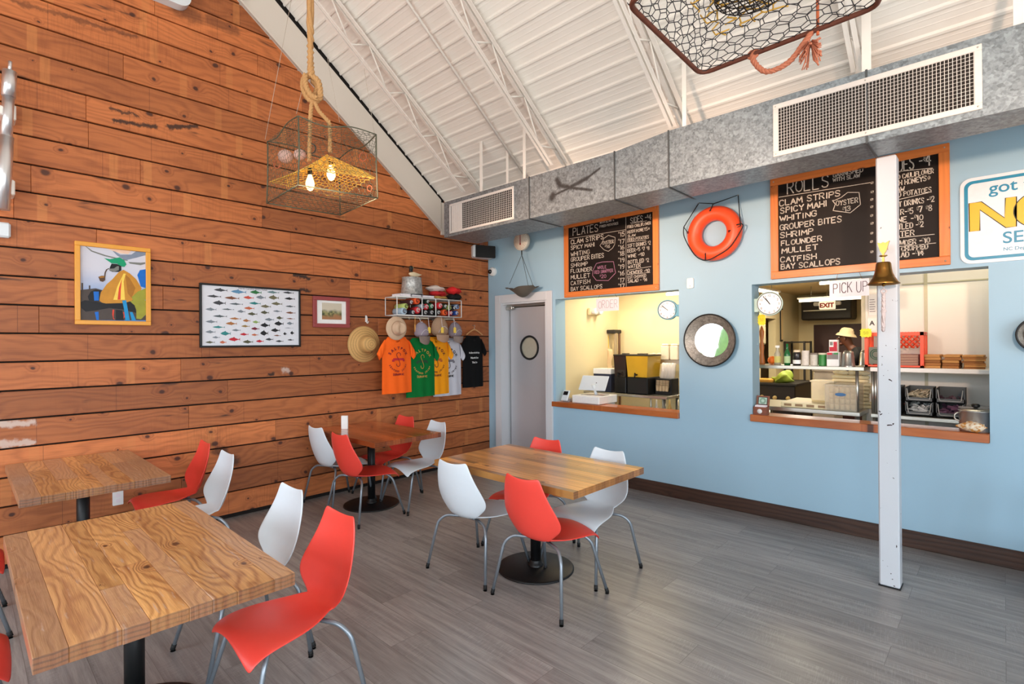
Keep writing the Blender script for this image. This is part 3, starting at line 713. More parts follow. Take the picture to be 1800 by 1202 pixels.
# left wall of the deep kitchen with a side doorway
mb.box((-3.06, 7.2, 0), (-2.94, 9.15, 2.7)); mb.box((-3.06, 9.95, 0), (-2.94, KB, 2.7)); mb.box((-3.06, 9.15, 2.05), (-2.94, 9.95, 2.7))
mb.box((-3.06, KB, 0), (2.6, KB+.12, 2.7)); mb.box((-5.4, KB, 0), (-3.06, KB+.12, 2.7)); mb.box((-5.5, 6.9, 0), (-5.3, KB, 2.7))
struct(mb.build('wall_kitchen', M['cream']))
mb = MB(); PW = 6.0
xa = K(1519, 600, PW)[0]
mb.box((xa, PW, 0), (3.2, PW+.1, 2.7)); struct(mb.build('wall_kitchen_panel', M['panel_white']))
mb = MB()
xs = K(1628, 600, PW)[0]; mb.box((xs-.012, PW-.008, 0), (xs+.012, PW, 2.7)); zs = K(1650, 496, PW)[1]; mb.box((xa+.3, PW-.005, zs-.006), (3.2, PW, zs+.006)); mb.box((xa-.02, PW-.01, 0), (xa+.012, PW+.1, 2.7))
struct(mb.build('trim_3', mat('panel_joint_strip', (186, 178, 150), .45)))
MB().box((-5.4, BY+T, -.1), (3.4, KB+.2, 0)).build('floor_kitchen', M['kit_floor'])['kind'] = 'structure'
MB().box((-5.4, BY+T, 2.55), (3.4, KB+.2, 2.65)).build('ceiling_kitchen', mat('kitchen_ceiling', (226, 206, 160), .7))['kind'] = 'structure'
MB().box((-5.4, BY+T, 0), (-5.3, 7, 2.6)).build('wall_passage', M['cream'])['kind'] = 'structure'
MB().box((3.2, BY+T, 0), (3.3, KB, 2.6)).build('wall_kitchen_right', M['cream'])['kind'] = 'structure'
# back door of the kitchen
d2 = thing('door_2', None, None); d2['kind'] = 'structure'
bx0, bx1 = K(1432, 600, KB)[0], K(1494, 600, KB)[0]; zt2 = K(1432, 571, KB)[1]
mb = MB(); mb.box((bx0, KB-.05, 0), (bx1+.25, KB-.01, zt2)); mb.build('door_panel', mat('dark_maroon_door', (62, 26, 22), .5), d2)
mb = MB(); mb.box((bx0-.12, KB-.07, 0), (bx0, KB, zt2+.12)); mb.box((bx1+.25, KB-.07, 0), (bx1+.37, KB, zt2+.12)); mb.box((bx0, KB-.07, zt2), (bx1+.25, KB, zt2+.12)); mb.build('door_frame', M['cream'], d2)
# ================================================================ TABLES
def table(label, x0, x1, y0, y1, h, m, th=.045, n=9, seed=1, rough_edge=0., base=None, plate_r=.28):
    cx, cy = base if base else ((x0+x1)/2, (y0+y1)/2)
    t = thing('dining_table', label, 'table', (cx, cy, 0), 0, 'wooden pedestal dining tables')
    rd = random.Random(seed); mb = MB(); ws = [rd.uniform(.7, 1.4) for _ in range(n)]; s = (y1-y0)/sum(ws); y = y0
    for i, w in enumerate(ws):
        yb = y+w*s; cuts = [x0]
        if rd.random() < .65 and 0 < i < n-1: cuts.append(rd.uniform(x0+.3, x1-.3))
        cuts.append(x1)
        for a, b in zip(cuts[:-1], cuts[1:]):
            e0 = rd.uniform(-1, 1)*rough_edge if a == x0 else 0; e1 = rd.uniform(-1, 1)*rough_edge if b == x1 else 0
            mb.box((a+e0-cx, y-cy+.0003, h-th+rd.uniform(0, rough_edge)), (b+e1-cx, yb-cy, h-rd.uniform(0, rough_edge*.25)), bev=.0012+rough_edge*.3)
        y = yb
    mb.build('tabletop', m, t)
    mb = MB(); mb.cyl((0, 0, .012), (0, 0, h-th-.01), .038, 24); mb.lathe([(.055, .016), (.055, .03), (.045, .036), (.038, .06)], 24); mb.build('column', M['black'], t)
    mb = MB(); mb.lathe([(0, .0), (plate_r, .0), (plate_r, .008), (plate_r-.012, .014), (.06, .022), (0, .022)], 48); mb.build('base_plate', M['black'], t)
    mb = MB(); mb.box((-.2, -.03, h-th-.012), (.2, .03, h-th)); mb.box((-.03, -.2, h-th-.012), (.03, .2, h-th)); mb.build('top_bracket', M['black'], t)
    q = (x1-x0)*.36
    for sx in (-q, q): mb = MB(); mb.box(((x0+x1)/2-cx+sx-.035, y0-cy+.06, h-th-.03), ((x0+x1)/2-cx+sx+.035, y1-cy-.06, h-th), bev=.008); mb.build('cleat', m, t)
    return t
table('honey wooden table with smooth striped top in the middle of the floor', -3.17, -1.855, 2.49, 3.32, .765, M['top_oak'], n=14, seed=3)
table('glossy reddish wooden table under the hanging T-shirts by the plank wall', -5.30, -4.09, 2.545, 3.30, .765, M['top_red'], n=12, seed=5, base=(-4.76, 2.92))
table('rustic weathered wooden table in the lower left foreground', -3.41, -2.01, .14, .895, .765, M['top_rustic'], th=.05, n=8, seed=8, rough_edge=.0022, base=(-2.76, .52))
table('rustic wooden table against the plank wall below the fisherman painting', -5.33, -4.05, .23, .97, .785, M['top_rustic'], th=.05, n=8, seed=12, rough_edge=.0022, base=(-4.74, .6))

# ================================================================ CHAIRS
PROF = [(-.292, .815, .136), (-.290, .765, .157), (-.283, .71, .180), (-.273, .65, .203), (-.262, .59, .224), (-.250, .54, .231), (-.238, .497, .212), (-.224, .458, .166),
        (-.200, .424, .124), (-.160, .404, .126), (-.105, .398, .162), (-.04, .405, .194), (.03, .418, .214), (.10, .430, .226), (.165, .436, .232), (.215, .428, .232), (.243, .406, .226)]
def shell_bm():
    mb = MB(); nu = len(PROF)-1; nv = 10
    def fn(u, v):
        i = int(round(u*nu)); y, z, w = PROF[i]; t = v*2-1; a = abs(t)
        x = t*w
        if i <= 8:                                   # back: edges curl forward, top edge dips in the middle
            cf = (.014, .02, .03, .044, .060, .072, .070, .052, .026)[i]*a**2
            y += cf; z += (.020*a**2 if i == 0 else .010*a**2 if i == 1 else 0)
        else:                                        # seat: sides lift near the waist and droop at the front corners
            k = (i-8)/(nu-8)
            z += .035*(1-k)**1.5*a**2 - .060*max(0, k-.3)/.7*a**2.2 + (.010*(k > .8))*(1-a)
            if i == nu: y -= .03*(1-a**2)*0+.012*a**4
        return (x, y, z)
    mb.grid(nu, nv, fn); return mb
def make_chair(label, body):
    t = thing('plastic_chair', label, 'chair', (0, 0, 0), 0, 'moulded plastic chairs at the tables')
    s = shell_bm().build('seat_shell', body, t)
    so = s.modifiers.new('thick', 'SOLIDIFY'); so.thickness = .011; so.offset = 0
    sb = s.modifiers.new('round', 'SUBSURF'); sb.levels = 1; sb.render_levels = 2
    for sx in (-1, 1):
        for path, foot in (([(sx*.05, -.10, .388), (sx*.19, -.165, .388), (sx*.238, -.20, .34), (sx*.286, -.262, .015)], (sx*.286, -.262)),
                           ([(sx*.05, .06, .396), (sx*.165, .13, .396), (sx*.205, .165, .35), (sx*.262, .256, .015)], (sx*.262, .256))):
            l = MB(); l.tube(fillet(path, .07, 6), .0105, 10); lo = l.build('leg', M['leg'], t)
            c = MB(); d = (Vector(path[3])-Vector(path[2])).normalized(); p = Vector(path[3])
            c.tube([p-d*.022, p+d*.006], .0128, 10); c.lathe([(.0128, .003), (.0128, 0), (0, 0)], 10, (p.x, p.y, 0)); c.build('foot_cap', M['rubber'], lo)
    m2 = MB(); m2.box((-.055, -.125, .384), (.055, .085, .400), bev=.004); m2.build('seat_mount', M['leg'], t)
    return t
_first = {}
def chair(x, y, deg, kind, label):
    rz = R(deg)
    if not _first:
        t = make_chair(label, M['red_plastic'] if kind == 'r' else M['white_plastic']); _first['k'] = (t, kind)
        t.location = (x, y, 0); t.rotation_euler = (0, 0, rz); return t
    src, k0 = _first['k']
    sw = None if kind == k0 else {M['red_plastic']: M['white_plastic'], M['white_plastic']: M['red_plastic']}
    return copy_tree(src, (x, y, 0), rz, label, swap=sw)
# centre table
chair(-2.17, 2.665, 0, 'r', 'red chair with its back to us at the near side of the honey table')
chair(-2.83, 2.645, 4, 'w', 'white chair with its back to us at the near left of the honey table')
chair(-2.235, 3.165, 178, 'w', 'white chair facing us at the far side of the honey table, nearest the blue wall')
chair(-2.86, 3.20, 183, 'r', 'red chair facing us tucked behind the honey table in front of the grey door')
# far table
chair(-4.50, 2.70, 2, 'r', 'red chair with its back to us at the glossy reddish table')
chair(-5.06, 2.74, 2, 'w', 'white chair with its back to us between plank wall and glossy reddish table')
chair(-4.42, 3.23, 176, 'w', 'white chair seen from the side at the far end of the glossy reddish table')
chair(-5.0, 3.25, 182, 'r', 'red chair mostly hidden behind the glossy reddish table below the orange T-shirt')
# foreground table
chair(-2.39, 1.01, 180, 'r', 'large red chair in the foreground facing the rustic table')
chair(-3.02, 1.05, 181, 'w', 'white chair showing only its backrest behind the foreground rustic table')
chair(-3.02, -.10, 0, 'r', 'red chair cut by the left picture edge beside the foreground table')
chair(-2.37, -.09, 0, 'w', 'pale chair seat at the lower left corner under the foreground table')
# wall table
chair(-5.0, 1.17, 178, 'r', 'red chair pushed up to the rustic table at the plank wall')
chair(-4.36, 1.14, 180, 'w', 'white chair between the red wall chair and the foreground table, backrest in profile')
chair(-4.37, -.06, 0, 'r', 'red chair at the left picture edge, on the near side of the wall table')

# steel post with brass bell
px0, px1 = G(1545, 1029)[0], G(1582, 1038)[0]; PY = 4.255
t = thing('support_post', 'white painted steel post with chipped paint standing on the floor', 'post', ((px0+px1)/2, PY+.06, 0)); pw = (px1-px0)/2
mb = MB(); mb.box((-pw, -.06, .004), (pw, .06, 2.885), bev=.008); shaft = mb.build('shaft', M['post'], t)
mb = MB(); mb.box((-pw-.004, -.064, 0), (pw+.004, .064, .008)); mb.build('foot_plate', M['black'], t)
mb = MB(); ch = mat('rust_where_paint_chipped', (54, 34, 36), .8); rd = random.Random(9)
def chip(px, py, w, h, ang):
    x, z = K(px, py, PY); x -= (px0+px1)/2; pts = []
    for k in range(9):
        a = 2*PI*k/9; q = rd.uniform(.55, 1.1); u, v = w*q*math.cos(a), h*q*math.sin(a); pts.append((max(-pw+.002, min(pw-.002, x+u*math.cos(ang)-v*math.sin(ang))), z+u*math.sin(ang)+v*math.cos(ang)))
    mb.flatpoly(pts, -.0606)
for c in ((1565, 668, .016, .005, -.6), (1549, 728, .012, .005, .7), (1546, 723, .009, .004, -.5), (1563, 747, .02, .006, .15), (1570, 745, .008, .006, 1.), (1574, 613, .003, .004, 0), (1553, 660, .003, .003, 0), (1576, 960, .004, .010, 0), (1566, 1008, .004, .004, 0), (1569, 1018, .006, .003, 0), (1560, 995, .003, .002, 0), (1572, 1030, .006, .004, 0), (1552, 985, .003, .002, 0), (1548, 1032, .008, .003, 0)): chip(*c)
mb.build('paint_chip', ch, t)
# ================================================================ ROOF STEEL
def truss(x, label):
    t = thing('roof_truss', label, 'truss', (x, 4.40, DKZ(4.40)), 0, 'white open-web joists under the deck')
    sl = Vector((0, -1, .77)).normalized(); L = (4.40-RIDGE-.05)/abs(sl.y)
    off = -.335
    def P(s, dz, dx=0): return Vector((dx, 0, dz))+sl*s
    def bar(mb, a, b, w, h):
        a, b = Vector(a), Vector(b); d = (b-a).normalized(); e = Vector((1, 0, 0)); n = d.cross(e).normalized()
        vs = [p+e*sx*w/2+n*sz*h/2 for p in (a, b) for sx, sz in ((-1, -1), (1, -1), (1, 1), (-1, 1))]
        mb.add(vs, [(0, 1, 2, 3), (7, 6, 5, 4), (0, 4, 5, 1), (1, 5, 6, 2), (2, 6, 7, 3), (3, 7, 4, 0)])
    mb = MB()
    for sx in (-.032, .032): bar(mb, P(0, -.075, sx), P(L, -.075, sx), .034, .008); bar(mb, P(0, -.055, sx*.45), P(L, -.055, sx*.45), .006, .042)
    mb.build('top_chord', M['white_paint'], t)
    mb = MB(); s0 = .40
    for sx in (-.022, .022): bar(mb, P(s0, off, sx), P(L, off, sx), .026, .006); bar(mb, P(s0, off+.016, sx*.45), P(L, off+.016, sx*.45), .005, .034)
    mb.build('bottom_chord', M['white_paint'], t)
    mb = MB(); s = .30; up = True; pts = []
    pts.append(P(.28, -.07)); k = 0; s = .62
    while s < L:
        pts.append(P(s, off+.02)); pts.append(P(min(s+.27, L), -.07)); s += .54
    for a, b in zip(pts[:-1], pts[1:]): mb.cyl(a, b, .0085, 8)
    mb.build('web_rod', M['white_paint'], t)
    mb = MB(); mb.box((-.05, -.02, -.10), (.05, .05, -.01)); mb.build('bearing_seat', M['white_paint'], t)
    return t
TX = (-4.62, -3.30, -1.985, -.69, .62)
lab = ('white open-web roof truss nearest the plank wall fascia', 'white open-web roof truss meeting the duct above the small grille', 'white open-web roof truss beside the hexagonal wire trap', 'white open-web roof truss meeting the duct above the large grille', 'white roof truss at the right picture edge')
for x, l in zip(TX, lab): truss(x, l)
# slim conduit strapped under the deck between two trusses
mb = MB(); mb.tube([(-3.87, y, DKZ(y)-.055) for y in (4.36, RIDGE)], .013, 8)
tag(mb.build('conduit', M['white_paint']), 'thin white conduit running up the deck between the first two trusses', 'conduit')

# ================================================================ AIR DUCT
DYF, DYR, DZB = 3.90, 4.42, 2.89
xs = [K(p, q, DYF)[0] for p, q in ((783, 400), (931, 384), (1081, 351), (1176, 328), (1236, 316), (1524, 247))]
DXL = K(781, 400, DYF)[0]
dk = thing('air_duct', 'long galvanised sheet metal air duct under the sloped ceiling', 'duct', (0, DYF, DZB))
sm = []
def dpt(px, py): x, z = K(px, py, DYF); return (x, z-DZB)
for (a, b, r) in (((970, 347), (972, 344), .045), ((972, 344), (1010, 326), .012), ((979, 316), (984, 326), .03), ((984, 326), (1004, 330), .022), ((1004, 328), (1032, 313), .022), ((1032, 313), (1054, 296), .012), ((1005, 330), (1040, 334), .014)):
    p, q = dpt(*a), dpt(*b); sm.append((p[0], p[1], q[0], q[1], r))
M['galv_smudge'] = galv_mat('galvanised_sheet', smudge=sm); M['galv'] = galv_mat('galvanised_plain')
H1, H2 = .412, .450; xa, xb = K(1083, 267, DYF)[0], K(1174, 229, DYF)[0]
mb = MB(); X1d = 3.2
def prism_x(x0, x1, h0, h1):
    d0, d1 = [float(np.interp(q, (-5, -2.4, -1.94, -.3, 3.2), (4.43, 4.375, 4.30, 4.225, 4.12)))-DYF for q in (x0, x1)]
    mb.add([(x0, 0, 0), (x1, 0, 0), (x1, d1, 0), (x0, d0, 0), (x0, 0, h0), (x1, 0, h1), (x1, d1, h1), (x0, d0, h0)], [(0, 3, 2, 1), (4, 5, 6, 7), (0, 1, 5, 4), (1, 2, 6, 5), (2, 3, 7, 6), (3, 0, 4, 7)])
prism_x(DXL, xa, H1, H1); prism_x(xa, xb, H1, H2); prism_x(xb, -.3, H2, H2); prism_x(-.3, X1d, H2, H2)
mb.build('duct_body', M['galv_smudge'], dk)
for px, py in ((931, 384), (1081, 351), (1176, 328), (1524, 247)):
    x = K(px, py, DYF)[0]; h = H1 if x < xa+.02 else H2
    mb = MB(); mb.add([(x+a, b, c) for a in (-.006, .006) for b, c in ((float(np.interp(x, (-5, -2.4, -1.94, -.3, 3.2), (4.43, 4.375, 4.30, 4.225, 4.12)))-DYF, -.008), (-.008, -.008), (-.008, h+.004), (0, h+.004), (0, 0), (DYR-DYF, 0))], [(0, 1, 4, 5), (1, 2, 3, 4), (11, 10, 7, 6), (10, 9, 8, 7), (0, 6, 7, 1), (1, 7, 8, 2), (2, 8, 9, 3)]); mb.build('seam', mat('duct_seam', (84, 88, 90), .5, .5), dk)
def grille(label, x0, x1, z0, z1, fw, nb, split=None):
    t = thing('vent_grille', label, 'vent', ((x0+x1)/2, DYF, z0), 0, 'air grilles on the duct'); W = (x1-x0)/2; Hh = z1-z0
    mb = MB()
    for lo, hi in (((-W, 0), (W, fw)), ((-W, Hh-fw), (W, Hh)), ((-W, fw), (-W+fw, Hh-fw)), ((W-fw, fw), (W, Hh-fw))): mb.box((lo[0], -.012, lo[1]), (hi[0], -.001, hi[1]), bev=.003)
    mb.build('frame', M['grille'], t)
    mb = MB(); mb.box((-W+fw, -.0035, fw), (W-fw, -.001, Hh-fw)); mb.build('backing', M['duct_shade'], t)  # flat dark sheet painted as the shade inside the duct
    mb = MB(); n = nb
    xs0 = -W+fw if split is None else -W+fw+split
    for i in range(n+1):
        x = xs0+(W-fw-xs0)*i/n; mb.box((x-.0015, -.0095, fw), (x+.0015, -.0065, Hh-fw))
    mb.build('vertical_bar', M['grille'], t)
    mb = MB(); m = int((Hh-2*fw)/.021)
    for j in range(m+1):
        z = fw+(Hh-2*fw)*j/m; mb.box((xs0, -.0065, z-.0008), (W-fw, -.0040, z+.0008))
    mb.build('horizontal_bar', M['grille'], t)
    if split:
        mb = MB(); mb.box((-W+fw+.012, -.008, fw), (xs0, -.004, Hh-fw))
        for i in range(5): x = -W+fw+.03+i*(split-.03)/5; mb.box((x, -.010, fw), (x+.012, -.008, Hh-fw))
        mb.build('damper_plate', M['grille'], t)
    for sx in (-1, 0, 1):
        for zz in (fw/2, Hh-fw/2): mb = MB(); mb.lathe([(.005, 0), (.004, .003), (0, .003)], 8, (sx*(W-fw/2), -.012, zz), '-y'); mb.build('screw', M['steel'], t)
x0, z0 = K(1360, 277, DYF); x1, z1 = K(1726, 77, DYF)
grille('large white air grille on the duct above the right menu board', x0, x1, z0, z1, .034, 56)
x0, z0 = K(791, 411, DYF); x1, z1 = K(904, 327, DYF)
grille('small white air grille at the left end of the duct with half its slats closed', x0, x1, z0, z1, .024, 30, split=.20)
# strap hangers
def hanger(x, y, label, w=.04, z0=None, front=False):
    zt = DKZ(y); zb = z0 if z0 is not None else DZB+H2*.95
    mb = MB(); mb.box((x-w/2, y-.004, zb), (x+w/2, y+.004, zt-.0), bev=.001)
    if front: mb.box((x-w/2, DYF-.010, DZB-.006), (x+w/2, DYF-.004, DZB+H2+.01))
    o = mb.build('duct_hanger', M['white_paint']); tag(o, label, 'hanger', 'white straps holding the duct')
hz = DZB+H1
hanger(K(846, 337, 3.95)[0], 3.95, 'white strap above the duct just right of the first truss', z0=hz)
hanger(K(892, 322, 4.1)[0], 4.1, 'short thin white strap above the right end of the small grille', .032, z0=hz)
hanger(K(922, 315, 3.97)[0], 3.97, 'white strap above the duct seam right of the small grille', .036, z0=hz)
hanger(K(1203, 214, 3.95)[0], 3.95, 'white strap above the duct beside the third truss', .034, z0=DZB+H2)
hanger(K(1523, 116, 3.95)[0], 3.95, 'white strap above the middle of the large grille', .05, z0=DZB+H2)
hanger(K(1791, 44, 3.95)[0], 3.95, 'wide white strap on the duct at the right picture edge', .045, z0=DZB+H2, front=False)

# ================================================================ CRAB TRAP PENDANT
ZB, ZTp = 2.74, 3.215
cb = [G(524, 325, ZB), G(664, 348, ZB), G(598, 378, ZB), G(469, 357, ZB)]        # near, right, far, left
ctop = [G(521, 199, ZTp), G(660, 239, ZTp), None, G(462, 246, ZTp)]
ctr = (sum(c[0] for c in cb)/4, sum(c[1] for c in cb)/4)
tp = thing('crab_trap_pendant', 'rectangular wire crab trap hung on a knotted rope as a lamp over the tables', 'pendant lamp', (ctr[0], ctr[1], ZB))
rel = lambda p, z: Vector((p[0]-ctr[0], p[1]-ctr[1], z))
Bc = [rel(c, 0) for c in cb]; hT = ZTp-ZB
Tc = [Vector((b.x*.98, b.y*.98, hT)) for b in Bc]
mb = MB(); rn = random.Random(6)
for i in range(4):
    j = (i+1) % 4
    mb.tube([Bc[i], Bc[j]], .0055, 6); mb.tube([Bc[i], Bc[i].lerp(Tc[i], .5)+Vector((rn.uniform(-.01, .01), rn.uniform(-.01, .01), 0)), Tc[i]], .005, 6)
    mb.tube(smooth_path([Tc[i], Tc[i].lerp(Tc[j], .33)+Vector((0, 0, -.03)), Tc[i].lerp(Tc[j], .66)+Vector((0, 0, .012)), Tc[j]], 4), .0045, 6)
mb.build('wire_frame', M['wire'], tp)
mb = MB()
for i in range(4):
    j = (i+1) % 4; hexnet(mb, Bc[i], Bc[j], Tc[j], Tc[i], .042, .0014, jit=.16)
hexnet(mb, Tc[0], Tc[1], Tc[2], Tc[3], .044, .0014, jit=.2)
hexnet(mb, Bc[0], Bc[1], Bc[2], Bc[3], .042, .0014, jit=.12)
mb.build('wire_netting', M['wire'], tp)
mb = MB()      # closer rods under the bottom
for k in range(1, 12):
    t = k/12; mb.tube([Bc[0].lerp(Bc[3], t), Bc[1].lerp(Bc[2], t)], .0022, 4)
mb.build('bottom_rod', mat('rusted_wire', (128, 86, 64), .6, .3, vary=.25), tp)
# yellow twine parlour: a tented net across the trap
mb = MB(); zc = .17
L_, R_, N_, F_ = Bc[3], Bc[1], Bc[0], Bc[2]
up = lambda v, z: Vector((v.x, v.y, z))
cen = Vector((0, 0, .33)); a1, a2 = up(L_*.96, .16), up(R_*.96, .15)
mid_n, mid_f = up(N_*.55, .19), up(F_*.55, .19)
ridge1, ridge2 = Vector((-.03, .0, .27)), Vector((.05, .02, .345))
hexnet(mb, a1, up(N_*.8, .13), ridge2, ridge1, .036, .0038, n=4, jit=.25)
hexnet(mb, up(N_*.8, .13), a2, a2.lerp(F_, .2)+Vector((0, 0, .1)), ridge2, .036, .0038, n=4, jit=.25)
hexnet(mb, a1, up(F_*.8, .12), ridge2, ridge1, .036, .0028, n=4, jit=.25)
hexnet(mb, up(F_*.8, .12), a2, ridge2, ridge1, .036, .0028, n=4, jit=.3)
mb.build('twine_net', M['net_yellow'], tp)
def px_at(px, py, depth_pt):
    """point on the line of sight of a pixel at the depth of a given point (world), relative to the trap"""
    w = float(np.dot(CF, np.array(depth_pt)-np.array((0, 0, CAM_H)))); d = _ray(px, py); return Vector((d[0]*w-ctr[0], d[1]*w-ctr[1], CAM_H+d[2]*w-ZB))
cw = (ctr[0], ctr[1], ZB+.2)
for (px, py) in ((545, 321), (582, 303)):
    p = px_at(px, py, cw); mb = MB()
    mb.lathe([(.004, -.062), (.018, -.055), (.030, -.03), (.032, -.005), (.024, .025), (.015, .05), (.013, .06)], 16, tuple(p)); b = mb.build('bulb', M['bulb'], tp)
    mb = MB(); mb.lathe([(.015, .058), (.017, .062), (.017, .10), (.008, .112), (0, .112)], 16, tuple(p)); mb.build('bulb_holder', M['black'], b)
    point('pendant_bulb', (p.x+ctr[0], p.y+ctr[1], p.z+ZB-.005), 18, (1., .72, .40), .03)
for (px, py, r) in ((502, 275, .055), (527, 272, .045)):
    p = px_at(px, py, cw); mb = MB(); mb.ball(tuple(p), r, 10, sc=(1, 1, .9)); mb.build('float', mat('pinkish_float', (206, 168, 158), .6, vary=.15), tp)
for (px, py, m, rr) in ((487, 289, 'orange_ring', .024), (548, 261, 'dark_ring', .03), (638, 276, 'orange_ring', .026), (650, 331, 'orange_ring', .018)):
    p = px_at(px, py, cw); mb = MB(); mb.tube([p+Vector((math.cos(a)*rr*CR[0], math.cos(a)*rr*CR[1], math.sin(a)*rr*1.2)) for a in [2*PI*k/20 for k in range(20)]], .005, 6, closed=True)
    mb.build('ring', mat(m, (190, 96, 58) if m[0] == 'o' else (52, 56, 48), .6), tp)
# rope from the roof with its knot and two legs
zroof = DKZ(ctr[1])-ZB
kn = px_at(551, 150, cw); top = px_at(545, 0, cw)
mb = MB(); rope_tube(mb, [Vector((top.x, top.y, zroof-.07)), top, px_at(546, 110, cw), px_at(548, 135, cw)], .026, pitch=.09); mb.build('hanging_rope', M['rope'], tp)
mb = MB()
rope_tube(mb, [px_at(548, 132, cw), px_at(535, 138, cw), px_at(534, 158, cw), px_at(546, 176, cw), px_at(562, 172, cw), px_at(560, 145, cw), px_at(549, 134, cw)], .022, pitch=.08)
fw_ = Vector((-CF[0]*.03, -CF[1]*.03, 0))
rope_tube(mb, [px_at(539, 134, cw)+fw_, px_at(541, 156, cw)+fw_, px_at(551, 172, cw)+fw_, px_at(561, 176, cw)+fw_], .02, pitch=.08)
rope_tube(mb, [px_at(546, 138, cw)-fw_, px_at(556, 150, cw)-fw_, px_at(548, 170, cw)-fw_, px_at(548, 180, cw)], .022, pitch=.08)
mb.build('knot', M['rope'], tp)
mb = MB(); rope_tube(mb, [px_at(549, 176, cw), px_at(546, 200, cw), px_at(545, 230, cw), px_at(544, 262, cw), px_at(544, 284, cw)], .016, pitch=.07); mb.build('rope_leg', M['rope'], tp)
mb = MB(); rope_tube(mb, [px_at(552, 176, cw), px_at(560, 194, cw), px_at(572, 208, cw), px_at(579, 218, cw), px_at(580, 250, cw), px_at(580, 268, cw)], .015, pitch=.07); mb.build('rope_leg', M['rope'], tp)
mb = MB()
for (px, py, tx, ty) in ((466, 245, 512, 0), (521, 200, 533, 150), (597, 215, 575, 100), (659, 240, 640, 120)):
    mb.tube([px_at(px, py, cw), px_at(tx, ty, cw)], .0016, 4)
mb.build('stay_line', mat('clear_line', (190, 176, 160), .4), tp)

# ================================================================ SECOND TRAP (hexagonal netting, rusty rim)
Z2 = 2.75
c2 = [G(1232, 131, Z2), G(1548, 9, Z2), None, G(1102, 5, Z2)]; far, rgt, lft = [Vector((*c, 0)) for c in (c2[0], c2[1], c2[3])]
nr = rgt+lft-far; cc = (far+nr)/2
t2 = thing('wire_fish_trap', 'square wire fish trap with rusty rim hanging high at the top right', 'trap', (cc.x, cc.y, Z2))
q = [far-cc, rgt-cc, nr-cc, lft-cc]; HT = .42
rust = mat('rusty_rod', (112, 62, 46), .65, .35, vary=.3, scale=40)
mb = MB(); loop = []
for i in range(4):
    a, b, c = q[i-1], q[i], q[(i+1) % 4]; e0 = b+(a-b).normalized()*.05; e1 = b+(c-b).normalized()*.05
    for k in range(6): t = k/5; loop.append(e0*(1-t)**2+b*2*t*(1-t)+e1*t*t)
mb.tube(dense(loop+[loop[0]], .03)[:-1], .009, 8, closed=True); mb.build('rim', rust, t2)
mb = MB(); up2 = [v*.62+Vector((0, 0, HT)) for v in q]
mb.tube(up2, .008, 8, closed=True); mb.build('upper_rim', rust, t2)
mb = MB(); hexnet(mb, q[0], q[1], q[2], q[3], .055, .0017, jit=.06)
for i in range(4): hexnet(mb, q[i], q[(i+1) % 4], up2[(i+1) % 4], up2[i], .055, .0017, jit=.08)
mb.build('hexagonal_netting', mat('black_netting', (48, 48, 52), .6, .2), t2)
mb = MB(); hexnet(mb, q[0]*.62+Vector((0, 0, .05)), q[1]*.66+Vector((0, 0, .07)), q[2]*.5+Vector((0, 0, .1)), q[3]*.62+Vector((0, 0, .07)), .05, .0032, jit=.25, keep=.8); mb.build('yellow_twine', M['net_yellow'], t2)
mb = MB(); bc = Vector((-.02, .02, 0))
for k in range(14):
    a0 = 2*PI*k/14; mb.tube([bc+Vector((.11*math.cos(a0), .11*math.sin(a0), .05)), bc+Vector((.10*math.cos(a0), .10*math.sin(a0), .24))], .0022, 4)
for j in range(9): mb.tube([bc+Vector((.11*math.cos(2*PI*k/20), .11*math.sin(2*PI*k/20), .05+j*.024)) for k in range(20)], .0022, 4, closed=True)
for k in range(-5, 6):
    w = math.sqrt(max(.0121-(k*.02)**2, 0)); mb.tube([bc+Vector((k*.02, -w, .05)), bc+Vector((k*.02, w, .05))], .002, 4); mb.tube([bc+Vector((-w, k*.02, .05)), bc+Vector((w, k*.02, .05))], .002, 4)
mb.build('bait_basket', mat('dark_mesh_basket', (44, 36, 30), .6, .3), t2)
def e2(t, dz=0): return q[0].lerp(q[1], t)+Vector((0, 0, dz))
mb = MB(); rr = mat('faded_red_rope', (196, 118, 88), .85, vary=.2, scale=120, bump=.4)
nv = Vector((CF[0]*.0, CF[1]*.0, 0))
rope_tube(mb, [e2(.34, .01), e2(.345, -.03), e2(.42, -.085), e2(.54, -.08), e2(.62, -.035), e2(.67, .0)], .010, pitch=.045)
for k in range(3): mb.tube([e2(.34+.006*(k-1))+Vector((math.cos(a)*.014, 0, math.sin(a)*.014)) for a in [2*PI*i/10 for i in range(10)]], .006, 6, closed=True)
mb.build('rope_handle', rr, t2)
mb = MB(); rd = random.Random(2); ct = e2(.66, -.03)
for k in range(70):
    a, b = rd.uniform(0, 6.28), rd.uniform(-1, 1); d = Vector((math.cos(a)*.035, math.sin(a)*.03, -.045+b*.045)); mb.tube([ct+d*.2, ct+d*.7+Vector((rd.uniform(-.01, .01), 0, -.005)), ct+d], .0022, 4)
mb.build('frayed_end', rr, t2)
mb = MB(); mb.tube([e2(.70, -.02), e2(.70, .12), e2(.70)*.8+Vector((0, 0, .30)), up2[0].lerp(up2[1], .7)], .005, 6); mb.build('draw_cord', mat('orange_cord', (206, 104, 62), .8), t2)
mb = MB()
for v in up2: mb.tube([v, Vector((v.x*.2, v.y*.2, DECK(cc.y)-Z2-.05))], .003, 5)
mb.build('hanging_wire', M['darkmetal'], t2)

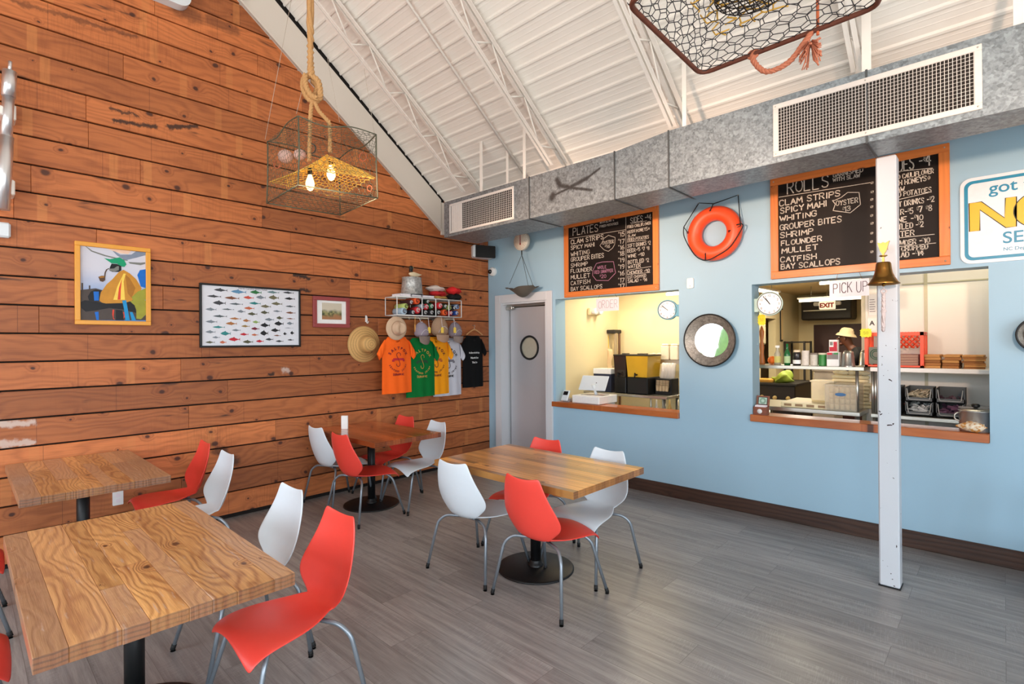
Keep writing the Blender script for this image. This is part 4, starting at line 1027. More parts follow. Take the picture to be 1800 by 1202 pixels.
# lamps glimpsed at the picture edges on the plank wall side
y, z = Wd(292, -14); t = thing('wall_lamp', 'white rounded lamp at the top edge above the planks', 'lamp', (WX+.0, y, z), PI/2)
mb = MB(); pts = rounded(-.20, -.12, .17, .14, .09, 6); mb.prism(pts, -.10, -.0); mb.build('shade', M['white_plastic'], t)
y, z = Wd(0, 405); t = thing('wall_sensor', 'small white box on the planks left of the painting', 'sensor', (WX, y, z), PI/2)
mb = MB(); mb.box((-.09, -.06, -.055), (.055, 0, .055), bev=.012); mb.build('housing', M['white_plastic'], t)
# bare batten lamp at the fascia top
y, z = Wd(437, 0, WX+.03); t = thing('fascia_bracket', 'small white stub bracket on the off-white fascia at the top edge', 'bracket', (WX+.03, y, z), PI/2)
mb = MB(); mb.box((-.035, -.06, -.045), (-.01, -.0, .12), bev=.004, rot=Matrix.Rotation(R(35), 3, 'Y')); mb.build('stub', M['white_paint'], t)
# chrome tubes standing on brackets
X3 = WX+.16
t = thing('chrome_tube', 'tall chrome tube on white wall brackets at the left picture edge', 'tube', (X3, *Wd(12, 240, X3)), PI/2)
oy, oz = Wd(12, 240, X3)
def lp(px, py): y, z = Wd(px, py, X3); return (y-oy, 0, z-oz)
mb = MB(); a, b, c, e = lp(17, 125), lp(15, 170), lp(11, 240), lp(4, 368)
mb.tube([a, b], .040, 28); mb.tube([b, c], .034, 28); mb.tube([c, e], .042, 28); mb.build('tube_body', M['chrome'], t)
mb = MB(); mb.tube([lp(18, 108), lp(17, 126)], .012, 12); mb.build('tip', M['chrome'], t)
mb = MB()
for p in (lp(22, 198), lp(20, 330)): mb.box((p[0]-.03, .0, p[2]-.05), (p[0]+.02, .16, p[2]+.06), bev=.008); mb.box((p[0]-.10, -.02, p[2]-.03), (p[0]-.03, .16, p[2]+.03), bev=.008)
mb.build('wall_bracket', M['white_paint'], t)
# ================================================================ MENU BOARDS
def board(label, x0, z0, x1, z1, fw):
    t = thing('menu_board', label, 'chalkboard', (x0, BY, z0), 0, 'chalk menu boards on the blue wall'); W, Hh = x1-x0, z1-z0
    mb = MB(); mb.box((fw*.6, -.016, fw*.6), (W-fw*.6, 0, Hh-fw*.6)); mb.build('slate', M['slate'], t)
    mb = MB(); frame_boards(mb, 0, 0, W, Hh, fw, -.03, 0); mb.build('frame', [M['pine_x'], M['pine_z']], t)
    for a in (.03, W-.03):
        for b in (.03, Hh-.03): mb = MB(); mb.lathe([(.006, 0), (.004, .003), (0, .003)], 8, (a, -.03, b), '-y'); mb.build('screw', M['steel'], t)
    return t
YS = -.0175
# left board
bx0, bz0 = B(994.1, 523.5); bx1, _ = B(1159.9, 510.5); bz1 = B(1158.8, 361.5)[1]+.01
fw = .066
t = board('left chalk menu board headed PLATES in an orange pine frame', bx0, bz0, bx1, bz1, fw)
def LB(px, py): x, z = B(px, py); return (x-bx0, z-bz0)
c0 = lambda x, y: (960+x/6.679, 360+y/6.679)
mb = MB()
def put(txt, a, b, h, w=.007, mi=0, conv=None, origin=None, slopes=True):
    """line from left-baseline pixel a to right-baseline pixel b, height in metres"""
    p, q = origin(*conv(*a)), origin(*conv(*b))
    strokes(mb, txt, p[0], (p[1]+q[1])/2, h, width=q[0]-p[0], w=w, y=YS, mi=mi)
kw = dict(conv=c0, origin=LB)
put('PLATES', (325, 365), (622, 312), .085, .008, **kw)
put('WITH SLAW &', (640, 225), (805, 190), .024, .005, **kw); put('FRIED POTATOES', (640, 265), (855, 235), .024, .005, **kw)
rows = [('CLAM STRIPS', 470, 682, 395, .050, '$15', 350), ('SPICY MAHI', 530, 580, 487, .046, '$17', 432), ('WHITING', 603, 518, 580, .048, '$16', 502), ('GROUPER BITES', 668, 688, 618, .048, '$18', 572), ('SHRIMP', 735, 500, 715, .045, '$19', 650),
        ('FLOUNDER', 798, 548, 780, .046, '$19', 728), ('MULLET', 868, 525, 855, .048, '$16', 805), ('CATFISH', 940, 525, 925, .046, '$17', 885), ('BAY SCALLOPS', 1010, 670, 980, .046, '$17', 955)]
for i, (s, yl, xr, yr, h, pr, yp) in enumerate(rows):
    put(s, (300, yl), (xr, yr), h, .0075 if i % 3 else .0085, 0 if i not in (1, 5) else 0, **kw)
    p = LB(*c0(875, yp+12)); strokes(mb, pr[1:], p[0], p[1]-.015, .048, width=.062, w=.007, y=YS); p = LB(*c0(855, yp-10)); strokes(mb, '$', p[0], p[1]-.01, .026, width=.010, w=.005, y=YS)
side = [('SIDES -$4', 1000, 215, 1240, 178, .062, .0075), ('FRIED CAULIFLOWER', 962, 275, 1238, 235, .030, .0055), ('HUSH HONEYS@', 965, 335, 1225, 303, .034, .0055), ('SLAW', 968, 382, 1060, 372, .026, .005), ('FRIED POTATOES', 968, 430, 1215, 395, .032, .005),
        ('SOFT DRINKS $2', 965, 502, 1235, 470, .038, .0055), ('BEER-$5 $7 $8', 965, 560, 1222, 530, .038, .0055), ('WINE -$10', 970, 622, 1162, 600, .036, .006), ('BOTTLED $2', 970, 695, 1215, 670, .040, .0065), ('WATER', 970, 745, 1120, 735, .036, .006),
        ('CHOWDER -$10', 962, 815, 1225, 795, .036, .0062), ('EST CHOPPED', 968, 865, 1182, 850, .030, .0055), ('SALAD - $14', 970, 915, 1195, 895, .036, .006)]
for s, xl, yl, xr, yr, h, w in side: put(s, (xl, yl), (xr, yr), h, w, **kw)
for a, b in (((945, 135), (950, 960)), ((285, 400), (940, 295)), ((1010, 222), (1190, 190)), ((960, 440), (1180, 415)), ((960, 770), (1240, 725)), ((960, 822), (1230, 795))): mb.ribbon([LB(*c0(*a)), LB(*c0(*b))], .004, YS)
mb.ribbon([LB(*c0(*p)) for p in ((660, 455), (690, 395), (740, 360), (820, 385), (815, 465), (790, 510), (740, 548), (690, 530), (640, 480), (660, 455))], .005, YS)
put('OYSTER', (672, 470), (800, 448), .036, .0065, **kw); put('$16', (700, 515), (760, 500), .034, .006, **kw)
o = mb.build('chalk_lettering', M['chalk'], t)
mb = MB()
mb.ribbon([LB(*c0(*p)) for p in ((560, 770), (600, 690), (670, 672), (800, 668), (812, 740), (825, 800), (740, 890), (600, 888), (555, 830), (560, 770))], .006, YS)
put('WHOLE', (612, 760), (715, 742), .034, .006, **kw); put('RED SNAPPER', (578, 812), (795, 785), .036, .0065, **kw); put('$20', (640, 868), (715, 850), .040, .007, **kw)
mb.build('pink_chalk_lettering', M['chalk_pink'], t)
# right board
rx0, rz0 = B(1356.7, 491.3); rx1, _ = B(1671.3, 465.7); rz1 = B(1668, 252.4)[1]
t = board('right chalk menu board headed ROLLS partly behind the white post', rx0, rz0, rx1, rz1, .066)
def RB(px, py): x, z = B(px, py); return (x-rx0, z-rz0)
c1 = lambda x, y: (1340+x/3.913, 220+y/3.913)
mb = MB(); kw = dict(conv=c1, origin=RB)
put('ROLLS', (175, 478), (460, 425), .105, .009, **kw)
put('GARNISHED', (490, 358), (695, 325), .034, .006, **kw); put('WITH SLAW', (490, 392), (675, 360), .032, .006, **kw)
for s, xl, yl, xr, yr, h in (('CLAM STRIPS', 122, 555, 540, 492, .050), ('SPICY MAHI', 130, 608, 448, 560, .048), ('WHITING', 125, 660, 378, 630, .046), ('GROUPER BITES', 125, 722, 548, 668, .048), ('SHRIMP', 128, 778, 355, 748, .046), ('FLOUNDER', 135, 832, 412, 796, .044), ('MULLET', 138, 880, 384, 860, .044), ('CATFISH', 130, 945, 374, 920, .044), ('BAY SCALLOPS', 135, 998, 540, 950, .046)):
    put(s, (xl, yl), (xr, yr), h, .0085, **kw)
for y in (412, 475, 525, 577, 635, 690, 755, 815, 885): p = RB(*c1(745, y+8)); strokes(mb, '$', p[0], p[1], .032, width=.014, w=.006, y=YS)
for s, xl, yl, xr, yr, h, w in (('SIDES -$4', 880, 338, 1160, 275, .100, .008), ('FRIED CAULIFLOWER', 868, 385, 1180, 335, .034, .006), ('HUSH HONEYS@', 868, 425, 1158, 385, .038, .0065), ('SLAW', 880, 472, 980, 458, .036, .006), ('FRIED POTATOES', 858, 508, 1165, 462, .036, .006),
        ('SOFT DRINKS -$2', 868, 570, 1185, 530, .040, .0065), ('BEER-$5 $7 $8', 865, 622, 1168, 600, .044, .0065), ('WINE -$10', 880, 678, 1110, 655, .042, .0065), ('BOTTLED -$2', 862, 728, 1110, 700, .042, .0068), ('WATER', 880, 775, 1048, 760, .042, .0068),
        ('CHOWDER -$10', 868, 832, 1155, 812, .036, .0075), ('ESJ CHOPPED', 868, 872, 1140, 855, .034, .0075), ('SALAD -$14', 872, 915, 1110, 898, .040, .0078)):
    put(s, (xl, yl), (xr, yr), h, w, **kw)
for a, b in (((118, 498), (765, 395)), ((915, 325), (1172, 298)), ((915, 520), (1165, 462)), ((915, 780), (1185, 752)), ((915, 840), (1195, 812))): mb.ribbon([RB(*c1(*a)), RB(*c1(*b))], .0045, YS)
mb.ribbon([RB(*c1(*p)) for p in ((500, 520), (545, 500), (590, 465), (668, 465), (678, 548), (608, 605), (490, 590), (505, 545), (485, 520), (500, 520))], .005, YS)
put('OYSTER', (512, 555), (660, 535), .040, .0065, **kw); put('$13', (555, 598), (610, 588), .040, .0065, **kw)
mb.build('chalk_lettering', M['chalk'], t)

# ================================================================ LIFEBUOY
cx, cz = B(1260, 412); LR = .262; lr = .082
rr_out = (B(1307, 410)[0]-B(1213, 410)[0])/2
t = thing('lifebuoy', 'orange ring lifebuoy with black grab rope hanging on the blue wall', 'lifebuoy', (cx, BY, cz))
Rm = rr_out*.74; rm = rr_out*.27
mb = MB(); pts = [(Rm*math.cos(2*PI*k/48), -rm*.9, Rm*math.sin(2*PI*k/48)) for k in range(48)]
mb.tube(pts, rm, 18, closed=True); o = mb.build('ring', M['orange'], t)
mb = MB()
def lp(px, py, d=0.): x, z = B(px, py); return (x-cx, -rm*1.9-d, z-cz)
anchors = {'top': lp(1258, 375, -.0), 'left': lp(1219, 412), 'right': lp(1291, 410), 'bottom': lp(1250, 448)}
hooks = [lp(1229, 357, -rm*1.8), lp(1298, 343, -rm*1.8)]
mb.tube([anchors['left'], lp(1210, 402, -.03), hooks[0], lp(1263, 362, -.02), hooks[1], lp(1309, 400, -.03), anchors['right']], .0052, 6)
mb.tube([anchors['top'], lp(1263, 362, -.01)], .0052, 6)
mb.tube(smooth_path([lp(1210, 402, -.03), lp(1212, 420, -.02), lp(1230, 450, -.01), lp(1249, 460, -.01), lp(1270, 452, -.005), lp(1293, 436, -.005), lp(1312, 405, -.02), lp(1312, 397, -.02), lp(1303, 399, -.01)], 5), .0052, 6)
mb.tube([anchors['bottom'], lp(1249, 460, -.01)], .0052, 6)
mb.build('grab_rope', M['cord_black'], t)
mb = MB()
for p in anchors.values(): mb.lathe([(.013, 0), (.012, .006), (0, .008)], 12, (p[0], p[1]+.008, p[2]), '-y')
mb.build('rope_eyelet', mat('dark_eyelet', (120, 26, 24), .5), t)
mb = MB()
for p in hooks: mb.tube([(p[0], 0, p[2]+.004), (p[0], p[1]-.01, p[2]-.004)], .004, 6)
mb.build('wall_nail', M['steel'], t)

# ================================================================ ROUND GALVANISED MIRRORS
def mirror(label, px, py, rpx):
    x, z = B(px, py); Rr = (B(px+rpx, py)[0]-B(px-rpx, py)[0])/2
    t = thing('round_mirror', label, 'mirror', (x, BY, z), 0, 'galvanised pan mirrors on the blue wall')
    mb = MB(); mb.lathe([(Rr*.60, .012), (Rr*.70, .012), (Rr*.985, .085), (Rr, .085), (Rr*.99, .075), (Rr*.70, .0), (Rr*.3, 0)], 48, (0, 0, 0), '-y'); mb.build('pan_rim', galv_mat('galvanised_pan', (130, 128, 122)), t)
    mb = MB(); mb.lathe([(0, .0), (Rr*.64, .0)], 48, (0, 0, 0), '-y'); mg_ = mb.build('mirror_glass', M['chrome_mirror'], t); mg_.location = (0, -.024, 0); mg_.rotation_euler = (0, 0, R(3.6))
    mb = MB(); mb.tube([(Rr*.992*math.cos(2*PI*k/48), -.085, Rr*.992*math.sin(2*PI*k/48)) for k in range(48)], .007, 6, closed=True); mb.build('black_edge', M['black'], t)
M['chrome_mirror'] = mat('mirror_silver', (245, 247, 248), .02, 1., vary=.0)
mirror('round mirror in a galvanised pan between the two serving openings', 1252, 598, 45)
x_, z_ = B(1788, 590)
mirror('dark rimmed round mirror cut by the right picture edge', 1828, 588, 43)

# white thermostat
t = wall_thing('wall_sensor', 'small white sensor on the blue wall between the menu board and the lifebuoy', 'sensor', 'b', (1215, 498))
mb = MB(); mb.prism(rounded(-.034, -.052, .034, .052, .014), -.028, 0); mb.build('housing', M['white'], t)
mb = MB(); mb.lathe([(.004, 0), (0, .001)], 8, (0, -.0285, -.03), '-y'); mb.build('led', M['ink'], t)

# ================================================================ SEAFOOD ROAD SIGN
sx0, sz0 = B(1694, 465); sz1 = B(1690, 319)[1]; SW, SH = 1.02, sz1-sz0+.01; sx0 = B(1688, 400)[0]
t = thing('road_sign', 'white road sign with teal border and yellow letters NC at the right edge', 'sign', (sx0, BY, sz0))
mb = MB(); mb.prism(rounded(0, 0, SW, SH, .065, 6), -.012, 0); mb.build('sheet', mat('white_reflective', (236, 236, 240), .35), t)
teal = mat('teal_print', (0, 136, 172), .4); yel = mat('yellow_print', (250, 186, 20), .4); dk_ = mat('dark_outline_print', (60, 70, 60), .4)
mb = MB(); a = rounded(.024, .024, SW-.024, SH-.024, .048, 6); b = rounded(.046, .046, SW-.046, SH-.046, .034, 6); n = len(a)
mb.add([(p[0], -.0135, p[1]) for p in a]+[(p[0], -.0135, p[1]) for p in b], [(i, (i+1) % n, n+(i+1) % n, n+i) for i in range(n)]); mb.build('border', teal, t)
def SG(px, py): x, z = B(px, py); return (x-sx0, z-sz0)
mb = MB()
p = SG(1738, 341); printed(mb, 'got to be', p[0], p[1], .115, -.0135, bold=.012); p = SG(1763, 428); printed(mb, 'SEAFOOD', p[0], p[1], .118, -.0135, bold=.012)
p = SG(1764, 441); printed(mb, 'NC Department of Agriculture', p[0], p[1], .034, -.0135, bold=.012); mb.build('blue_lettering', teal, t)
cs = lambda x, y: SG(1560+x/4.808, 240+y/4.808)
Np = [cs(*q) for q in ((690, 568), (795, 553), (990, 690), (997, 522), (1090, 510), (1090, 762), (1000, 772), (782, 622), (782, 797), (694, 806))]
mb = MB()
def tri(pts, y, mi, grow=0.):
    n = len(pts); c = (sum(p[0] for p in pts)/n, sum(p[1] for p in pts)/n)
    import mathutils.geometry as mg
    tr = mg.tessellate_polygon([[Vector((p[0], p[1], 0)) for p in pts]]); mb.add([(p[0], y, p[1]) for p in pts], [tuple(q) for q in tr], False, mi)
tri(Np, -.0140, 0)
mb.tube([(p[0], -.0140, p[1]) for p in Np], .003, 4, closed=True, mi=1)
xc = Np[4][0]+.14; zc = (Np[4][1]+Np[5][1])/2; ro, ri = .155, .07
arc = [(xc+ro*math.cos(R(a)), zc+.135*math.sin(R(a))) for a in range(45, 316, 10)]; ar2 = [(xc+ri*math.cos(R(a)), zc+.06*math.sin(R(a))) for a in range(315, 44, -10)]
tri(arc+ar2, -.0140, 0); mb.tube([(p[0], -.0140, p[1]) for p in arc+ar2], .003, 4, closed=True, mi=1)
mb.build('yellow_lettering', [yel, dk_], t)

# ================================================================ HANGING SCALE
xs_, zs_ = B(917, 424); sy = .16
sxy = K(917, 424, BY-sy)
t = thing('hanging_scale', 'hanging produce scale with round dial and grey scoop pan above the door', 'scale', (sxy[0], BY-sy, sxy[1]))
def SC_(px, py): x, z = K(px, py, BY-sy); return (x-sxy[0], z-sxy[1])
Rd = .120
mb = MB(); mb.lathe([(0, -.0), (Rd, -.0), (Rd, .05), (Rd*.96, .058), (0, .058)], 36, (0, .03, 0), '-y'); mb.cyl((0, 0, Rd), (0, 0, DZB-sxy[1]+.3), .006, 8); mb.build('dial_case', mat('cream_enamel', (226, 216, 200), .4), t)
mb = MB()
for k in range(24):
    a = 2*PI*k/24; c, s_ = math.cos(a), math.sin(a); mb.ribbon([(c*Rd*.80, s_*Rd*.80), (c*Rd*(.9 if k % 3 else .92), s_*Rd*.9)], .003, -.0285)
for k in range(8): a = 2*PI*k/8; printed(mb, str((10-k) % 10), .66*Rd*math.cos(a)-.006, .66*Rd*math.sin(a)-.006, .018, -.0285)
mb.build('dial_marks', M['ink'], t)
mb = MB(); mb.prism([(-.004, .08), (.0, .088), (.004, .08), (.006, -.02), (.012, -.045), (0, -.055), (-.012, -.045), (-.006, -.02)][::-1], -.031, -.029); mb.build('needle', mat('red_needle', (150, 26, 36), .4), t)
zb = SC_(917, 448)[1]
mb = MB(); mb.cyl((0, 0, -Rd), (0, 0, zb), .007, 8); pA = SC_(896, 499); pB = SC_(933, 503)
for dy in (-.05, .05):
    mb.tube([(0, 0, zb), (pB[0], dy, pB[1])], .0028, 6)
mb.tube([(0, 0, zb), (pA[0]-.005, 0, pA[1])], .0028, 6); mb.build('hanger_chain', M['darkmetal'], t)
mb = MB(); x0, x1 = SC_(891, 502)[0], SC_(943, 504)[0]; zt = SC_(935, 503)[1]; zl = SC_(922, 521)[1]
def pan(u, v, off=0.):
    a = v*2-1; x = x0+(x1-x0)*u; prof = math.sin(min(1, u*1.15)*PI*.5)*math.sin(PI*min(max((u*.97+.03), 0), 1))**.55
    dep = (zt-zl)*(.10+.95*math.exp(-((u-.58)/.27)**2)); w = .03+.085*math.exp(-((u-.62)/.36)**2)
    top = zt+.010*(u < .15)-.022*math.exp(-((u-.35)/.18)**2)+.004
    return (x, a*w, top-dep*(1-a*a)+off)
mb.grid(24, 12, lambda u, v: pan(u, v)); mb.grid(24, 12, lambda u, v: pan(u, v, -.003)); mb.build('scoop_pan', mat('dull_zinc', (112, 110, 102), .5, .5), t)
# speaker and camera in the corner
Yk = 5.0
x0, z0 = K(850, 442, Yk)
t = thing('wall_speaker', 'white loudspeaker with black grille mounted in the corner under the duct', 'speaker', (x0, Yk, z0), R(66))
mb = MB(); mb.box((-.155, -.02, -.085), (.155, .17, .085), bev=.015); mb.build('cabinet', M['white_plastic'], t)
mb = MB(); mb.prism(rounded(-.125, -.088, .165, .08, .012), -.03, -.018); mb.build('grille', M['rubber'], t)
mb = MB(); mb.box((-.02, .1, .085), (.02, .16, .2)); mb.tube([(-.02, .1, .15), (.0, .0, .11), (.02, -.01, .08)], .004, 6); mb.build('mounting_arm', mat('reddish_cable', (150, 92, 74), .6), t)
x, z = B(866, 478); t = thing('dome_camera', 'small white and black dome camera on the blue wall below the loudspeaker', 'camera', (x+.02, BY, z))
mb = MB(); mb.lathe([(.062, 0), (.062, .03), (.05, .05), (0, .05)], 24, (0, 0, 0), '-y'); mb.build('housing', M['white'], t)
mb = MB(); mb.ball((-.02, -.05, 0), .032, 10); mb.build('lens_dome', mat('black_gloss', (12, 12, 14), .1, spec=.8), t)

# ================================================================ BRASS BELL
bx, bz = K(1553, 468, PY-.11)
t = thing('brass_bell', 'brass ship bell with pale knotted pull rope on the white post', 'bell', (bx, PY-.11, bz))
def BL(px, py): x, z = K(px, py, PY-.11); return (x-bx, z-bz)
z1, z2 = BL(1553, 461)[1], BL(1553, 499)[1]; rb = (BL(1583, 497)[0]-BL(1524, 497)[0])/2
mb = MB(); h = z1-z2
pr = [(0, z1), (rb*.40, z1), (rb*.46, z1-h*.06), (rb*.50, z1-h*.3), (rb*.56, z1-h*.5), (rb*.60, z1-h*.58), (rb*.62, z1-h*.60), (rb*.68, z1-h*.72), (rb*.72, z1-h*.74), (rb*.86, z1-h*.9), (rb, z2), (rb*.96, z2-.003), (rb*.8, z1-h*.86), (rb*.4, z1-h*.4), (0, z1-h*.2)]
mb.lathe(pr, 40); mb.build('bell_body', M['brass'], t)
mb = MB(); zt = BL(1553, 427)[1]; zm = BL(1553, 445)[1]
mb.prism([(-.030, zt+.004), (-.016, zm+.012), (-.006, zm-.004), (-.006, z1-.002), (.006, z1-.002), (.006, zm-.004), (.016, zm+.012), (.034, zt+.010), (.012, zt-.002), (.0, zt+.004), (-.012, zt-.002)][::-1], -.012, .012)
mb.lathe([(.022, zm-.014), (.024, zm-.018), (.012, zm-.024)], 16, cap0=True); mb.box((-.012, .0, zt-.03), (.012, .11, zt-.012)); mb.build('bell_bracket', M['gold'], t)
mb = MB(); mb.cyl((0, 0, z2+.03), (0, 0, z2-.012), .004, 8); mb.ball((0, 0, z2-.006), .011, 8); mb.build('clapper', M['brass'], t)
mb = MB(); p1 = BL(1550, 512)[1]; p3 = BL(1550, 582)[1]
lanyard = mat('pale_lanyard', (206, 192, 190), .85, vary=.2, scale=200, bump=.5)
mb.tube([(.014*math.cos(2*PI*k/14), 0, p1+.014*math.sin(2*PI*k/14)) for k in range(14)], .005, 6, closed=True); mb.cyl((0, 0, z2-.012), (0, 0, p1+.014), .002, 6)
rope_tube(mb, [(0, 0, p1-.014), (-.002, 0, (p1+p3)/2), (-.004, 0, p3)], .012, pitch=.02); mb.ball((-.001, 0, (p1+p3)/2), .017, 6, sc=(1, .8, .8)); mb.build('pull_rope', lanyard, t)

# ================================================================ LEDGES OF THE SERVING OPENINGS AND THINGS ON THEM
def ledge(label, x0, x1, zt, th, yo, o_):
    q0, q1 = max(x0, o_[0]+.002), min(x1, o_[1]-.002); mb = MB(); mb.box((x0, BY-yo, zt-th), (x1, BY-.001, zt), bev=.004); mb.box((q0, BY-.004, zt-th+.001), (q1, BY+T+.01, zt-.0005)); o = mb.build('serving_ledge', M['ledge']); tag(o, label, 'ledge', None, 'thing'); return o
l1x0, l1z = B(971.4, 715.3); l1x1 = B(1192.5, 735)[0]
L1Z = .905; L2Z = .955
ledge('varnished wooden ledge of the left serving opening with cash drawer', l1x0+.01, -2.492, L1Z, .062, .035, O1)
ledge('varnished wooden ledge of the right serving opening with pot and seashell', -1.765, -.077, L2Z, .066, .035, O2)
# card reader
yy = BY+.04
x0, z0 = K(995, 697, yy)
t = thing('card_reader', 'small white card reader leaning at the left end of the left ledge', 'card reader', (x0-.005, yy, L1Z))
mb = MB(); rx = Matrix.Rotation(R(-28), 3, 'X'); mb.box((-.05, -.012, .01), (.05, .012, .15), bev=.008, rot=rx); mb.build('body', M['white_plastic'], t)
mb = MB(); mb.box((-.034, -.0145, .085), (.034, -.0115, .135), rot=rx); mb.M = None; o = mb.build('screen', mat('black_screen', (18, 18, 22), .15), t); o.location = (0, -.002+.016, 0)
mb = MB(); mb.box((-.052, .0, 0), (.052, .07, .045), bev=.006); mb.build('stand', mat('grey_stand', (150, 148, 150), .5), t)
# cash drawer
t = thing('cash_drawer', 'white cash drawer box on the left serving ledge under the tablet', 'cash drawer', (0, 0, L1Z))
xa_, xb_ = K(1000, 705, BY+.0)[0], K(1053, 712, BY+.0)[0]
dxw = .40; dcx = xb_-dxw/2-.005
t.location = (dcx, BY+.01, L1Z)
mb = MB(); mb.box((-dxw/2, 0, .004), (dxw/2, .40, .098), bev=.006); mb.build('box', M['white'], t)
mb = MB(); mb.box((-dxw/2+.012, -.004, .012), (dxw/2-.012, .001, .088), bev=.002); mb.build('drawer_front', M['white'], t)
mb = MB()
for sx in (-1, 1):
    for yq in (.03, .36): mb.box((sx*.17-.015, yq, 0), (sx*.17+.015, yq+.02, .004))
mb.build('foot', M['rubber'], t)
# support under the rear of the drawer is a low plinth on the kitchen side
o = MB().box((dcx-.16, BY+T+.012, L1Z-.9), (dcx+.16, BY+T+.22, L1Z), bev=.003).build('drawer_plinth', M['panel_white']); tag(o, 'pale plinth behind the wall carrying the back of the cash drawer', 'plinth')
# tablet on stand
t = thing('tablet_stand', 'white tablet register turned away on its stand over the cash drawer', 'tablet', (dcx+.03, BY+.17, L1Z+.098), R(6))
mb = MB(); mb.prism([(-.15, 0), (.15, 0), (.15, .008), (-.15, .008)], -.08, .10); mb.build('stand_base', mat('silver_base', (196, 190, 188), .3, .5), t)
mb = MB(); mb.tube([(.02, .0, .006), (.0, .0, .06), (-.01, -.02, .13)], [.020, .016, .022], 14); mb.build('stand_neck', M['white_plastic'], t)
rx = Matrix.Rotation(R(24), 4, 'X') @ Matrix.Rotation(R(0), 4, 'Y')
mb = MB(); mb.M = Matrix.Translation((-.03, .03, .145)) @ Matrix.Rotation(R(-34), 4, 'X'); mb.box((-.185, -.007, -.105), (.185, .007, .105), bev=.006); mb.build('tablet', M['white_plastic'], t)
mb = MB(); mb.M = Matrix.Translation((-.03, .03, .145)) @ Matrix.Rotation(R(-34), 4, 'X'); mb.lathe([(.007, .0), (0, .001)], 10, (.04, -.0072, .0), '-y'); mb.build('camera_lens', M['black'], t)
# recipe-card box on the right ledge
yq = BY+.02; x0, z0 = K(1337, 732, yq)
t = thing('card_box', 'small open wooden box of cards at the left end of the right ledge', 'box', (x0+.006, yq, L2Z))
mb = MB(); mb.box((-.058, -.045, 0), (.058, -.038, .075), bev=.002); mb.box((-.058, .038, 0), (.058, .045, .075), bev=.002); mb.box((-.058, -.038, 0), (-.051, .038, .075)); mb.box((.051, -.038, 0), (.058, .038, .075)); mb.box((-.051, -.038, 0), (.051, .038, .006)); mb.build('box_body', M['box_wood'], t)
mb = MB(); mb.M = Matrix.Translation((0, .045, .075)) @ Matrix.Rotation(R(-14), 4, 'X'); mb.box((-.058, -.008, 0), (.058, .004, .10), bev=.002); mb.build('lid', M['box_wood'], t)
mb = MB(); mb.M = Matrix.Translation((0, .045, .075)) @ Matrix.Rotation(R(-14), 4, 'X'); mb.box((-.042, -.0095, .014), (.042, -.0082, .088), mi=0); mb.box((-.036, -.0105, .02), (.036, -.0096, .082), mi=1)
for (a, r) in ((0, .026), (0, .018)): mb.tube([(r*math.cos(2*PI*k/20), -.011, .051+r*math.sin(2*PI*k/20)) for k in range(20)], .002, 4, closed=True, mi=2)
mb.build('lid_picture', [M['black'], mat('mint_print', (178, 206, 190), .6), mat('green_print', (70, 120, 90), .6)], t)
mb = MB()
for i in range(5): mb.box((-.047, -.03+i*.014, .006), (.047, -.029+i*.014, .088+.002*(i % 2)))
mb.build('card', M['paper'], t)
mb = MB(); mb.lathe([(.022, 0), (.022, .0015), (0, .0015)], 20, (0, -.045, .036), '-y'); mb.build('round_sticker', M['white'], t)
# stock pot and seashell
yq = BY+.10; x0, z0 = K(1714, 742, yq)
t = thing('lidded_pot', 'small aluminium pot with black lid knob at the right end of the ledge', 'pot', (x0+.004, yq, L2Z)); Rp = .098; hp = .150
mb = MB(); mb.lathe([(0, 0), (Rp*.95, 0), (Rp, .008), (Rp, hp), (Rp+.006, hp+.003), (Rp+.006, hp+.008), (Rp*.98, hp+.008)], 36); mb.build('pot_body', mat('aluminium_pot', (176, 178, 180), .35, .8), t)
mb = MB(); mb.lathe([(Rp*.99, hp+.006), (Rp*.9, hp+.016), (Rp*.3, hp+.022), (0, hp+.022)], 36); mb.build('pot_lid', M['steel'], t)
mb = MB(); mb.lathe([(.012, hp+.02), (.012, hp+.028), (.026, hp+.036), (.026, hp+.05), (.018, hp+.058), (0, hp+.06)], 20); mb.build('lid_knob', M['black'], t)
mb = MB(); mb.tube(smooth_path([(-Rp+.01, -.02, hp-.01), (-Rp-.02, -.035, hp-.025), (-Rp-.022, -.035, hp-.06), (-Rp+.005, -.03, hp-.075)], 5), .0055, 8); mb.build('handle', M['steel'], t)
mb = MB(); x0, z0 = K(1706, 757, BY+.01); t = thing('seashell', 'spiky cream and tan seashell lying in front of the pot', 'seashell', (x0+.004, BY+.004, L2Z))
def shell(u, v):
    a = v*2*PI; ln = .18; r = (.004+.054*math.sin(min(1, u*1.05)*PI)**.8*(.5+.7*u))
    bump = 1+.16*max(0, math.sin(a*3+u*9))*(u > .35)+.05*math.sin(u*40)
    return ((u-.5)*ln, r*bump*math.cos(a)*.8, .043+r*bump*math.sin(a)*.78)
mb.grid(30, 24, shell)
def shell_mat():
    g = NT('seashell_surface'); v, x, y, z = g.obj(); n = g.noise(g.xyz(g.math('MULTIPLY', x, 40.), g.math('MULTIPLY', y, 40.), g.math('MULTIPLY', z, 60.)), 1., 3)
    g.col(g.mix(g.step(n, .42, .62), lin((236, 220, 194)), lin((204, 140, 62)))); g.pr(rough=.4); return g.m
mb.build('shell_body', shell_mat(), t)
mb = MB()
for k in range(6): a = k*1.0; mb.tube([(.01+.012*k, .02*math.cos(a), .055), (.012+.012*k, .03*math.cos(a), .068)], [.007, .001], 6)
mb.build('spine', mat('pale_shell_spine', (228, 206, 172), .5), t)

